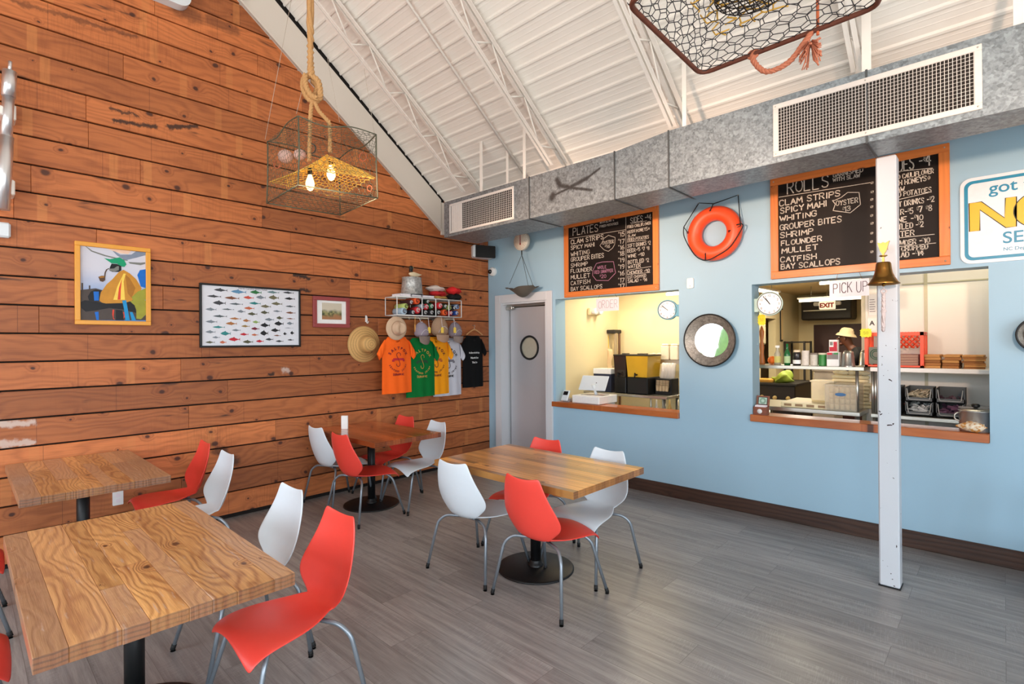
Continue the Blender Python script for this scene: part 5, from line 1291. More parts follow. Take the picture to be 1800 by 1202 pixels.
# ================================================================ PAPER SIGNS AND CLOCKS IN THE OPENINGS
yq = BY-.012
xa_, za_ = K(1048, 524, yq); xb_, zb_ = K(1088, 546, yq)
t = thing('order_sign', 'pale paper sign reading ORDER hung in the left opening', 'sign', (xa_, yq, zb_+.004)); W, Hh = xb_-xa_, .155
mb = MB(); mb.box((0, -.0012, 0), (W, .0012, Hh)); mb.build('sheet', M['paper'], t)
mb = MB(); strokes(mb, 'ORDER', .03, .035, .088, width=W-.05, w=.006, y=-.0016); mb.build('lettering', mat('faint_ink', (196, 180, 186), .8), t)
mb = MB(); mb.tube([(.03, 0, Hh), (.05, 0, Hh+.04)], .0015, 4); mb.tube([(W-.03, 0, Hh), (W-.05, 0, Hh+.04)], .0015, 4); mb.build('hanging_string', M['cord_black'], t)
yq = BY-.03
xa_, za_ = K(1458, 492, yq); xb_ = K(1528, 520, yq)[0]; z0 = K(1459, 523, yq)[1]; z1 = K(1458, 494, yq)[1]
t = thing('pick_up_sign', 'pale paper sign reading PICK UP hung under the right menu board', 'sign', (xa_, yq, z0)); W, Hh = xb_-xa_, z1-z0
mb = MB(); mb.box((0, -.0012, 0), (W, .0012, Hh)); mb.build('sheet', M['paper'], t)
mb = MB(); strokes(mb, 'PICK UP', .028, .035, Hh*.58, width=W*.86, w=.0065, y=-.0016); mb.build('lettering', M['ink'], t)
mb = MB(); mb.tube([(.05, 0, Hh), (.075, .005, Hh+.115)], .0015, 4); mb.tube([(W-.05, 0, Hh), (W-.09, .005, Hh+.115)], .0015, 4); mb.build('hanging_string', mat('brown_string', (150, 104, 74), .8), t)
def clock(name_l, px, py, rpx, Y, side, colr, hr):
    x, z = K(px, py, Y); r = (K(px+rpx, py, Y)[0]-K(px-rpx, py, Y)[0])/2/.80
    t = thing('bracket_clock', name_l, 'clock', (x, Y, z), R(14), 'round clocks in the serving openings'); cm = mat('clock_enamel_'+('blue' if colr[0] < 150 else 'mint'), colr, .35)
    mb = MB(); mb.lathe([(0, -.02), (r*.96, -.02), (r, -.01), (r, .055), (r*.93, .062), (r*.90, .056)], 36, (0, 0, 0), '-y'); mb.build('case', cm, t)
    mb = MB(); mb.lathe([(0, .055), (r*.905, .055)], 36, (0, 0, 0), '-y'); mb.build('dial', M['white'], t)
    mb = MB(); mb.tube([(r*.9*math.cos(2*PI*k/36), -.058, r*.9*math.sin(2*PI*k/36)) for k in range(36)], .0035, 6, closed=True)
    mb.build('bezel', M['darkmetal'], t)
    mb = MB()
    for k in range(12):
        a = PI/2-2*PI*k/12; s_ = str(k if k else 12); printed(mb, s_, .70*r*math.cos(a), .70*r*math.sin(a)-.12*r, .26*r, -.0562, center=True)
    mb.build('numerals', M['ink'], t)
    mb = MB()
    for (a, ln, w) in hr: a = R(90-a); mb.ribbon([(-.1*ln*r*math.cos(a), -.1*ln*r*math.sin(a)), (ln*r*math.cos(a), ln*r*math.sin(a))], w, -.0575)
    mb.build('hand', M['black'], t)
    mb = MB(); wx = (O1[1] if side > 0 else O2[0])-x
    ca = math.cos(-R(14)); sa = math.sin(-R(14)); e = (wx*ca, wx*sa+0, 0)
    mb.M = Matrix.Rotation(-R(14), 4, 'Z'); mb.box((min(wx, side*r*.8), -.035, -.075), (max(wx, side*r*.8), .035, .055), bev=.004); mb.build('bracket_arm', cm, t)
clock('round clock with pale blue case in the left serving opening', 1175, 545, 13, BY+.10, 1, (112, 180, 204), ((-52, .62, .006), (-48, .8, .004)))
clock('round clock with mint case at the left of the right serving opening', 1353, 534, 18, BY+.09, -1, (190, 214, 204), ((-38, .75, .006), (-33, .5, .008)))

# bottom right: wooden barrel stool edge
gx, gy = G(1822, 1010, 0)
t = thing('barrel_stool', 'reddish wooden barrel with a chair back standing at the lower right picture edge', 'stool', (.27, 4.72, 0))
mb = MB(); prf = [(.12, 0.), (.145, .05), (.165, .13), (.165, .22), (.15, .30)]
for k in range(16):
    a0, a1 = 2*PI*k/16+.012, 2*PI*(k+1)/16-.012; vs = []
    for (r, h) in prf: vs += [(r*math.cos(a0), r*math.sin(a0), h), (r*math.cos(a1), r*math.sin(a1), h)]
    mb.add(vs, [(2*i, 2*i+1, 2*i+3, 2*i+2) for i in range(len(prf)-1)])
mb.lathe([(0, .29), (.145, .29)], 24); mb.lathe([(0, .005), (.12, .005)], 24); mb.build('barrel_body', M['barrel'], t)
mb = MB(); mb.tube([(-.12, -.02, .29), (-.15, 0, .40), (-.10, .02, .58), (-.06, .04, .70)], .022, 8); mb.tube([(.12, -.02, .29), (.15, 0, .40), (.10, .02, .58), (.06, .04, .70)], .022, 8); mb.box((-.12, .0, .56), (.12, .03, .62), bev=.006); mb.build('chair_back', M['barrel'], t)
mb = MB()
for h, r in ((.08, .155), (.25, .162)): mb.lathe([(r-.004, h-.012), (r+.003, h-.012), (r+.003, h+.012), (r-.004, h+.012)], 32)
mb.build('hoop', M['brass'], t)
# ================================================================ PICTURES ON THE PLANK WALL
def hung(name, label, cat, px, py, out=0., group=None):
    y, z = Wd(px, py, WX+out); t = thing(name, label, cat, (WX+out, y, z), PI/2, group)
    return t, (lambda a, b, o=out: (Wd(a, b, WX+o)[0]-y, Wd(a, b, WX+o)[1]-z))
# --- fisherman painting
t, Lc = hung('framed_painting', 'painting of a pipe-smoking fisherman in a green cap, yellow wooden frame', 'painting', 131, 570, .0)
W = Lc(264, 571)[0]; Hh = Lc(131, 423)[1]*.995
mb = MB(); frame_boards(mb, 0, 0, W, Hh, .034, -.035, 0); mb.build('frame', [mat('yellow_frame', (226, 156, 52), .4), mat('yellow_frame', (0, 0, 0))], t)
mb = MB(); mb.box((.03, -.014, .03), (W-.03, -.002, Hh-.03))
def sky_mat():
    g = NT('painted_sky'); v, x, y, z = g.obj()
    n = g.noise(g.xyz(g.math('MULTIPLY', x, 2.4), 0., g.math('MULTIPLY', z, 7.)), 1., 3)
    c = g.mix(g.step(g.math('ADD', z, g.math('MULTIPLY', n, .25)), .25, .62), lin((90, 140, 200)), lin((206, 206, 218)))
    g.col(c); g.pr(rough=.35, spec=.2); return g.m
mb.build('canvas', sky_mat(), t)
pw, ph = W-.068, Hh-.068
def pc(n, rgb): return mat('paint_'+n, rgb, .35, vary=.15, scale=25, spec=.2)
pm = [pc('green', (20, 150, 106)), pc('ochre', (196, 136, 46)), pc('yellow', (244, 206, 88)), pc('red', (214, 66, 46)), pc('black', (24, 24, 28)), pc('olive', (150, 150, 52)), pc('blue', (20, 104, 196)), pc('cyan', (28, 140, 200)), pc('grey', (120, 122, 118)), pc('brown', (84, 60, 44)), pc('dark', (76, 66, 62)), pc('peach', (236, 200, 176)), pc('slate', (128, 140, 160)), pc('deepochre', (166, 110, 36))]
mb = MB(); lay = [0]
def P_(pts, mi):
    lay[0] += 1
    q = [(.034+min(1, max(0, (a-118)/807))*pw, .034+min(1, max(0, 1-(b-120-((a-118)/807)*85)/(908-((a-118)/807)*68)))*ph) for a, b in pts]
    tri(q, -.0145-lay[0]*.00012, mi)
P_([(118, 660), (300, 640), (520, 700), (700, 760), (920, 800), (925, 1030), (118, 1028)], 10)
P_([(480, 150), (600, 230), (740, 230), (800, 190), (925, 200), (925, 240), (800, 270), (660, 300), (560, 240)], 12)
P_([(420, 140), (600, 150), (740, 180), (700, 225), (600, 215), (500, 180)], 11)
P_([(190, 125), (260, 180), (420, 235), (560, 270), (700, 300), (690, 306), (540, 280), (400, 246), (250, 192), (180, 128)], 8)
P_([(700, 320), (860, 330), (920, 325), (920, 345), (860, 360), (720, 340)], 8)
P_([(815, 480), (850, 420), (925, 410), (925, 640), (860, 620)], 6)
P_([(132, 575), (152, 575), (152, 740), (134, 740)], 10); P_([(218, 605), (236, 605), (236, 700), (218, 700)], 10)
P_([(340, 790), (360, 690), (430, 590), (500, 530), (580, 440), (640, 415), (720, 460), (800, 530), (870, 640), (840, 740), (740, 790), (700, 830), (520, 830), (400, 835)], 1)
P_([(660, 470), (720, 520), (790, 640), (740, 760), (690, 700)], 13)
P_([(510, 780), (560, 620), (640, 460), (668, 462), (640, 560), (650, 690), (655, 780)], 2)
P_([(562, 778), (580, 640), (618, 520), (606, 640), (600, 778)], 3)
P_([(740, 750), (820, 680), (925, 640), (925, 780), (860, 790), (760, 790)], 5)
P_([(710, 800), (860, 760), (925, 790), (925, 960), (860, 1018), (800, 1010), (800, 900), (770, 840)], 5)
P_([(120, 810), (170, 785), (300, 800), (420, 825), (640, 820), (720, 800), (780, 850), (800, 940), (640, 900), (460, 880), (300, 910), (180, 925), (130, 880)], 4)
P_([(205, 740), (240, 680), (300, 655), (360, 665), (350, 700), (340, 800), (220, 790)], 4)
P_([(272, 680), (335, 680), (335, 790), (280, 790)], 6); P_([(285, 930), (330, 925), (335, 1025), (305, 1025)], 6)
P_([(620, 790), (670, 785), (715, 1030), (660, 1035), (640, 880)], 7); P_([(715, 930), (750, 930), (795, 1030), (740, 1030)], 7)
P_([(500, 900), (520, 900), (512, 1000), (530, 1020), (508, 1015), (496, 960)], 3); P_([(628, 930), (645, 930), (652, 990), (635, 1010), (640, 970)], 3)
P_([(540, 900), (620, 910), (640, 1030), (540, 1030)], 4)
P_([(400, 272), (470, 285), (530, 275), (590, 262), (650, 300), (676, 350), (650, 380), (600, 372), (560, 340), (490, 335)], 0)
P_([(490, 340), (560, 345), (610, 370), (612, 420), (580, 440), (500, 440), (462, 420), (470, 385)], 4)
P_([(462, 402), (520, 398), (560, 370), (582, 372), (580, 420), (520, 440), (466, 428)], 8)
P_([(464, 402), (440, 412), (420, 450), (414, 500), (400, 500), (404, 450), (424, 410), (456, 394)], 9)
P_([(330, 500), (370, 486), (412, 490), (412, 540), (384, 562), (350, 552)], 9); P_([(336, 500), (370, 490), (406, 494), (396, 510), (350, 516)], 13)
mb.build('painted_figure', pm, t)
# --- fish chart
t, Lc = hung('framed_poster', 'black framed white poster of many small game fish on the planks', 'poster', 350, 611, .0)
W = Lc(527, 608)[0]; Hh = Lc(350, 497)[1]
mb = MB(); frame_boards(mb, 0, 0, W, Hh, .018, -.03, 0); mb.build('frame', [M['black'], M['black']], t)
mb = MB(); mb.box((.014, -.014, .014), (W-.014, -.002, Hh-.014)); mb.build('sheet', mat('poster_paper', (222, 224, 232), .25, spec=.6), t)
fc = [(58, 60, 66), (92, 140, 176), (40, 112, 60), (96, 128, 130), (120, 70, 44), (206, 80, 64), (110, 106, 80), (80, 90, 96), (196, 104, 70), (120, 130, 140), (150, 120, 60), (40, 130, 130), (190, 30, 46), (120, 30, 50), (84, 84, 60), (170, 110, 60), (30, 30, 34), (140, 170, 90)]
fm = [mat('print_ink_%d' % i, c, .3, vary=.25, scale=90) for i, c in enumerate(fc)]+[M['ink']]
fish = [(245, 215, 105, 30, 0), (380, 228, 120, 36, 1), (510, 232, 90, 34, 2), (640, 232, 95, 22, 3), (755, 235, 85, 18, 0), (195, 262, 110, 24, 0), (330, 275, 115, 28, 4), (455, 272, 80, 28, 5), (548, 270, 75, 32, 9), (645, 272, 80, 38, 6), (765, 280, 80, 22, 16), (235, 312, 100, 40, 0), (362, 320, 105, 18, 7), (503, 315, 90, 24, 11), (668, 318, 85, 28, 6), (172, 360, 85, 28, 9), (300, 360, 95, 14, 7), (460, 352, 80, 26, 8), (585, 338, 80, 28, 6), (770, 338, 75, 16, 7), (400, 376, 62, 26, 9), (484, 395, 76, 28, 14), (578, 384, 66, 30, 14), (672, 374, 70, 16, 9), (772, 386, 75, 18, 4),
        (240, 412, 110, 22, 7), (355, 430, 90, 20, 15), (440, 445, 58, 26, 15), (512, 456, 56, 24, 17), (612, 437, 72, 26, 9), (690, 425, 52, 28, 14), (772, 430, 65, 10, 4), (175, 453, 90, 28, 9), (325, 467, 86, 30, 15), (432, 487, 66, 20, 10), (505, 506, 64, 26, 13), (580, 480, 74, 38, 16), (684, 468, 72, 38, 16), (768, 466, 52, 26, 9), (230, 494, 96, 22, 11), (362, 517, 68, 20, 9), (658, 518, 70, 32, 16), (757, 500, 65, 6, 9), (168, 530, 78, 28, 9), (282, 542, 80, 40, 11), (422, 548, 66, 24, 12), (502, 552, 52, 20, 8), (573, 540, 62, 46, 16), (672, 557, 54, 12, 4), (730, 544, 28, 26, 16), (784, 538, 30, 30, 16), (210, 571, 60, 20, 9), (348, 586, 90, 36, 12), (450, 605, 80, 30, 14), (540, 600, 60, 24, 12), (612, 586, 60, 22, 0), (688, 600, 60, 18, 0), (772, 590, 48, 14, 0), (165, 608, 74, 22, 14), (262, 608, 52, 28, 8)]
mb = MB(); c6 = lambda a, b: Lc(330+a/4.294, 460+b/4.294)
for (fx, fy, fl, fh, mi) in fish:
    x, z = c6(fx, fy); sc_ = (c6(fx+10, fy)[0]-c6(fx-10, fy)[0])/20; L, Hf = fl*sc_*.5, fh*sc_*.5*.82
    body = [(-L, 0), (-L*.6, Hf*.7), (-L*.2, Hf), (L*.2, Hf*.75), (L*.6, Hf*.22), (L*.78, Hf*.15), (L, Hf*.9), (L*.92, 0), (L, -Hf*.8), (L*.78, -Hf*.15), (L*.6, -Hf*.25), (L*.2, -Hf*.7), (-L*.2, -Hf*.85), (-L*.65, -Hf*.5)]
    tri([(x+a, z+b) for a, b in body], -.0148, mi)
    tri([(x-L*.25, z+Hf*.9), (x-L*.05, z+Hf*1.45), (x+L*.1, z+Hf*.8)], -.0148, mi); tri([(x-L*.1, z-Hf*.7), (x+L*.05, z-Hf*1.25), (x+L*.12, z-Hf*.65)], -.0148, mi)
p = c6(380, 206); printed(mb, 'North Carolina Sport Fishes', p[0], p[1], .022, -.0148, width=c6(595, 210)[0]-p[0], mi=18, bold=.01)
mb.build('printed_fish', fm, t)
# --- red framed print
t, Lc = hung('framed_print', 'small landscape print with white mount in a dusky red frame', 'picture', 549, 575, .0)
W = Lc(613, 574)[0]; Hh = Lc(549, 520)[1]
mb = MB(); frame_boards(mb, 0, 0, W, Hh, .042, -.03, 0); rf = mat('dusky_red_frame', (150, 66, 66), .45); mb.build('frame', [rf, rf], t)
mb = MB(); mb.box((.038, -.014, .038), (W-.038, -.002, Hh-.038)); mb.build('mount', M['white'], t)
def land():
    g = NT('printed_landscape'); v, x, y, z = g.obj(); n = g.noise(v, 34., 4, .65); n2 = g.noise(v, 12., 3)
    c = g.mix(g.step(n, .38, .6), lin((66, 74, 50)), lin((150, 146, 96))); c = g.mix(g.step(g.math('ADD', z, g.math('MULTIPLY', n2, .1)), Hh*.62, Hh*.78), c, lin((206, 196, 176)))
    c = g.mix(g.step(g.math('SUBTRACT', g.math('MULTIPLY', n2, .08), z), -Hh*.34, -Hh*.22), c, lin((166, 116, 78))); g.col(c); g.pr(rough=.3); return g.m
mb = MB(); mb.box((W*.24, -.0155, Hh*.26), (W*.78, -.014, Hh*.80)); mb.build('print', land(), t)
# --- straw hat on a hook
t = wall_thing('wall_hook', 'white curled hook on the planks holding the big straw hat', 'hook', 'w', (643, 562))
mb = MB(); mb.tube(smooth_path([(0, 0, .045), (0, -.02, .04), (0, -.03, .0), (0, -.02, -.03), (0, -.04, -.04), (0, -.055, -.02)], 5), .005, 8); mb.box((-.008, -.005, -.025), (.008, 0, .05)); mb.build('hook', M['white'], t)
def weave(name, rgb, k=240.):
    g = NT(name); v, x, y, z = g.obj(); r = g.math('SQRT', g.math('ADD', g.math('MULTIPLY', x, x), g.math('MULTIPLY', z, z)))
    s = g.math('SINE', g.math('MULTIPLY', r, k)); n = g.noise(v, 120., 2); f = g.math('ADD', g.math('MULTIPLY', s, .25), g.math('MULTIPLY', n, .8))
    g.col(g.mix(f, tuple(a*.62 for a in lin(rgb)), tuple(min(1, a*1.15) for a in lin(rgb)))); g.pr(rough=.75); g.bump(f, .4, .004); return g.m
t, Lc = hung('straw_hat', 'wide brimmed straw hat hanging on the planks left of the T-shirts', 'hat', 639, 605, .0)
Rb = (Lc(668, 605)[0]-Lc(609, 605)[0])/2; Rz = (Lc(639, 575)[1]-Lc(639, 636)[1])/2; Rb = (Rb+Rz)/2
mb = MB(); mb.lathe([(Rb, -.012), (Rb*.8, -.030), (Rb*.5, -.050), (Rb*.46, -.075), (Rb*.43, -.13), (Rb*.34, -.165), (Rb*.16, -.176), (0, -.170)], 48, (0, 0, 0), '-y', squash=(1, 1))
mb.v = [(x, -y*1. if False else y, z) for x, y, z in mb.v]
mb.v = [(x, -abs(y), z) for x, y, z in mb.v]
mb.build('hat_body', weave('plaited_straw', (214, 168, 104)), t)
mb = MB()
for (x, z, a) in ((.03, .06, -.3), (.02, -.085, .2)): mb.box((x-.022, -.176 if abs(z) < .05 else -.12, z-.004), (x+.022, -.10, z+.004), rot=Matrix.Rotation(a, 3, 'Y'))
mb.build('vent_slot', M['dark_base'], t)

# ================================================================ WIRE SHELF WITH MERCHANDISE
SO = .25        # depth of the shelf
t, Lc = hung('wire_shelf', 'white wire cubby shelf on the planks filled with rolled caps and shirts', 'shelf', 699, 556, .0)
sy0, sz0 = Wd(699, 556)
Lf = lambda a, b: (Wd(a, b, WX+SO)[0]-sy0, Wd(a, b, WX+SO)[1]-sz0)
p0, p1, p2, p3 = Lf(698, 554), Lf(811, 557), Lf(811, 527), Lf(698, 522)
xL, xR = p0[0], p1[0]; zb, zt = (p0[1]+p1[1])/2, (p2[1]+p3[1])/2
divs = [xL]+[Lf(px, 540)[0] for px in (717, 742, 766, 789)]+[xR]; divs = [xL, Lf(742, 540)[0], Lf(766, 540)[0], Lf(789, 540)[0], xR]
mb = MB()
for x in divs:
    mb.tube([(x, -SO, zb), (x, -SO, zt)], .006, 6); mb.tube([(x, -.01, zb), (x, -.01, zt)], .005, 6); mb.tube([(x, -SO, zb), (x, -.01, zb)], .005, 6); mb.tube([(x, -SO, zt), (x, -.01, zt)], .005, 6)
for z in (zb, zt):
    for d in (-SO, -.01): mb.tube([(xL, d, z), (xR, d, z)], .006, 6)
mb.build('wire_frame', M['white'], t)
mb = MB()
for k in range(1, 12):
    for z in (zb, zt): mb.tube([(xL, -SO+k*SO/12, z), (xR, -SO+k*SO/12, z)], .0018, 4)
for k in range(1, 44): x = xL+(xR-xL)*k/44; mb.tube([(x, -SO, zb), (x, -.01, zb)], .0018, 4); mb.tube([(x, -SO, zt), (x, -.01, zt)], .0018, 4)
mb.build('wire_deck', M['white'], t)
mb = MB(); mb.box((xL+.02, -.13, zb-.03), (xR-.02, -.11, zb-.012)); 
for k in range(6): x = xL+.06+k*(xR-xL-.1)/5; mb.tube([(x, -.12, zb-.012), (x, -.12, zb)], .004, 5); mb.tube([(x, -.12, zb-.03), (x, -.15, zb-.05), (x, -.165, zb-.03)], .004, 5)
mb.build('hook_rail', M['steel'], t)
# rolled goods in the cubbies: each roll a thing
def roll(name, x, z, r, rgb, label, patt=None, lay=True):
    m = mat('roll_%d_%d_%d' % rgb, rgb, .85, vary=.2, scale=60)
    mb = MB(); n = 16
    mb.M = Matrix.Translation((WX, sy0, sz0)) @ Matrix.Rotation(PI/2, 4, 'Z')
    vs = []; 
    mb2 = MB()
    mb2.lathe([(0, -SO+.012), (r*.55, -SO+.010), (r*.92, -SO+.016), (r, -SO+.03), (r, -.05), (0, -.05)], n, (x, 0, z), '-y')
    mb2.v = [(a, -abs(b) if True else b, c) for a, b, c in mb2.v]
    for k in range(2):
        rr = r*(.35+.3*k); mb2.tube([(x+rr*math.cos(2*PI*q/14)*(1-.02*q), -SO+.008, z+rr*math.sin(2*PI*q/14)*(1-.02*q)) for q in range(13)], .003, 4, mi=1)
    tt = thing(name, label, 'rolled shirt', (WX, sy0, sz0), PI/2, 'rolled shirts in the wire shelf')
    mb2.build('cloth_roll', [m, patt or m], tt)
z1, z2, z3 = zb+.045, zb+.125, zb+.19
cub = list(zip(divs[:-1], divs[1:]))
wpat = mat('pale_print', (222, 222, 222), .8); dpat = mat('dark_print', (60, 16, 20), .8)
K0 = cub[0]; w0 = K0[1]-K0[0]
fx = lambda q, c: cub[c][0]+(cub[c][1]-cub[c][0])*q
gx = lambda px, py: Lf(px, py)
items = [(703+9, 547, .040, (176, 200, 220), 'pale blue rolled shirt low in the left compartment'), (715, 538, .034, (190, 208, 120), 'pale lime rolled shirt in the left compartment'), (724, 531, .03, (70, 26, 30), 'dark maroon rolled shirt high in the left compartment'), (735, 528, .042, (240, 92, 40), 'bright orange rolled shirt at the top of the left compartment'), (736, 545, .040, (200, 34, 44), 'red rolled shirt below the orange one in the left compartment'), (727, 549, .03, (26, 30, 46), 'navy rolled shirt low beside the left divider'),
         (745, 538, .030, (176, 190, 200), 'grey rolled shirt by the first divider'), (751, 539, .036, (206, 34, 48), 'red rolled shirt in the second compartment'), (760, 538, .034, (24, 104, 60), 'green rolled shirt in the second compartment'), (749, 549, .034, (20, 20, 22), 'black rolled shirt low left in the second compartment'), (760, 549, .034, (28, 28, 32), 'charcoal rolled shirt low right in the second compartment'), (753, 530, .026, (20, 48, 32), 'dark green rolled shirt high in the second compartment'),
         (775, 537, .038, (214, 36, 46), 'red rolled shirt in the third compartment'), (784, 549, .036, (238, 96, 44), 'orange rolled shirt low in the third compartment'), (772, 549, .034, (20, 20, 20), 'black rolled shirt low in the third compartment'), (784, 538, .026, (60, 70, 54), 'dark olive rolled shirt beside the third divider'),
         (792, 540, .032, (170, 184, 110), 'sage rolled shirt in the right compartment'), (794, 550, .028, (206, 40, 56), 'crimson rolled shirt low in the right compartment'), (800, 541, .030, (24, 32, 44), 'dark rolled shirt in the middle of the right compartment'), (806, 539, .030, (150, 172, 206), 'light blue rolled shirt high in the right compartment'), (804, 550, .030, (30, 70, 150), 'royal blue rolled shirt low in the right compartment')]
for i, (px, py, r, rgb, lb) in enumerate(items):
    x, z = Lf(px, py); z = max(z, zb+r+.008); roll('rolled_shirt', x, z, r*1.05, rgb, lb, wpat if sum(rgb) < 330 else dpat)
# things on top of the shelf
def topthing(name, label, cat, px, py, d): 
    X = WX+d; y, z = Wd(px, py, X); return thing(name, label, cat, (X, y, sz0+zt+.007), PI/2)
t = topthing('bucket', 'upturned grey metal bucket on the wire shelf under the seagull', 'bucket', 724, 515, .15); t.location.z += .033
Rb1 = (Wd(740, 515, WX+.15)[0]-Wd(708, 515, WX+.15)[0])/2; hb = (Wd(724, 487, WX+.15)[1]-Wd(724, 517, WX+.15)[1])
mb = MB(); mb.lathe([(Rb1*1.0, .0), (Rb1*1.02, .006), (Rb1*.98, .012), (Rb1*.86, hb*.93), (Rb1*.89, hb*.95), (Rb1*.89, hb), (Rb1*.8, hb), (Rb1*.8, hb-.01), (0, hb-.01)], 36); mb.build('bucket_body', galv_mat('grey_bucket_zinc', (172, 172, 170)), t)
zbk = t.location.z+hb
t = topthing('seagull_decoy', 'carved seagull decoy with black head on the upturned bucket', 'decoy', 727, 485, .15); t.location.z = zbk
body = mat('cream_painted_wood', (232, 214, 178), .5, vary=.1); 
def gull(u, v):
    a = 2*PI*v; x = -.072+.20*u; r = .036*math.sin(PI*min(1, u*1.02))**.6*(1-.72*max(0, u-.35)/.65); lift = .012*max(0, u-.7)
    return (x, r*math.cos(a)*.85, .045+r*math.sin(a)+lift-.006*math.sin(u*PI))
mb = MB(); mb.grid(22, 16, gull, flip=True); mb.build('body', body, t)
mb = MB(); mb.ball((-.036, 0, .115), .028, 10, sc=(1.05, .85, 1.1)); mb.tube([(-.040, 0, .07), (-.038, 0, .10)], [.024, .02], 10); mb.build('head', mat('black_hood_paint', (24, 24, 22), .5), t)
mb = MB(); mb.ball((-.022, -.004, .118), .019, 8, sc=(.8, .8, 1.15)); mb.build('face_patch', mat('buff_face', (214, 206, 150), .5), t)
mb = MB(); mb.tube([(-.06, 0, .112), (-.105, 0, .104)], [.009, .002], 8); mb.build('beak', mat('brown_beak', (130, 76, 44), .5), t)
mb = MB(); mb.tube([(0, 0, .0), (0, 0, .02)], .006, 6); mb.box((-.03, -.02, 0), (.03, .02, .004)); mb.build('stand', M['dark_base'], t)
for i, (px, w, rgb, lb) in enumerate(((706, .125, (196, 200, 204), 'pale hardback book at the left end on top of the wire shelf'), (723, .12, (28, 40, 62), 'navy book lying under the upturned bucket'), (745, .14, (52, 62, 84), 'dark blue book lying on the shelf right of the bucket'))):
    t = topthing('book', lb, 'book', px, 518, .14); mb = MB()
    mb.box((-w/2-.02, -.10, 0), (w/2+.02, .08, .004)); mb.box((-w/2-.02, -.10, .027), (w/2+.02, .08, .031)); mb.box((-w/2-.02, .076, .003), (w/2+.02, .08, .028)); mb.build('cover', mat('cover_%d' % i, rgb, .45), t)
    mb = MB(); mb.box((-w/2-.015, -.095, .004), (w/2+.015, .076, .027)); mb.build('page_block', M['paper'], t)
def folded(label, px, w, h, z, rgb, seed, d=.14):
    t = topthing('folded_cap', label, 'cap', px, 518, d); t.location.z += z; t['group'] = 'caps stacked on the wire shelf'; rd = random.Random(seed); ph_ = [rd.uniform(0, 6) for _ in range(4)]
    def f(u, v):
        a = 2*PI*v; e = math.sin(PI*u)**.35; x = (u-.5)*w
        return (x, .085*e*math.cos(a)*(1+.1*math.sin(u*9+ph_[0])), h*.5+h*.5*e*math.sin(a)*(1+.22*math.sin(u*11+ph_[1])+.1*math.sin(u*23+ph_[2])))
    mb = MB(); mb.grid(26, 18, f, flip=True); mb.build('cap_cloth', mat('cap_%d_%d_%d' % rgb, rgb, .85, vary=.1), t)
    mb = MB(); mb.grid(8, 6, lambda u, v: ((u-.5)*w*.7, -.075-.06*v*math.sin(PI*min(.95, max(.05, u))), h*.3+.014*math.sin(PI*u)-.01*v)); so = mb.build('peak', mat('cap_%d_%d_%d' % rgb, rgb, .85), t)
    m_ = so.modifiers.new('t', 'SOLIDIFY'); m_.thickness = .004
folded('lime and orange cap at the bottom of the left cap stack', 771, .22, .045, 0, (206, 168, 92), 1); folded('red cap in the middle of the left cap stack', 769, .23, .065, .04, (200, 34, 40), 2); folded('white cap on top of the left cap stack', 765, .27, .075, .095, (226, 212, 204), 3)
folded('black cap at the bottom of the right cap stack', 798, .21, .085, 0, (18, 20, 20), 4); folded('bright red cap on top of the black cap', 797, .21, .09, .08, (226, 36, 38), 5)

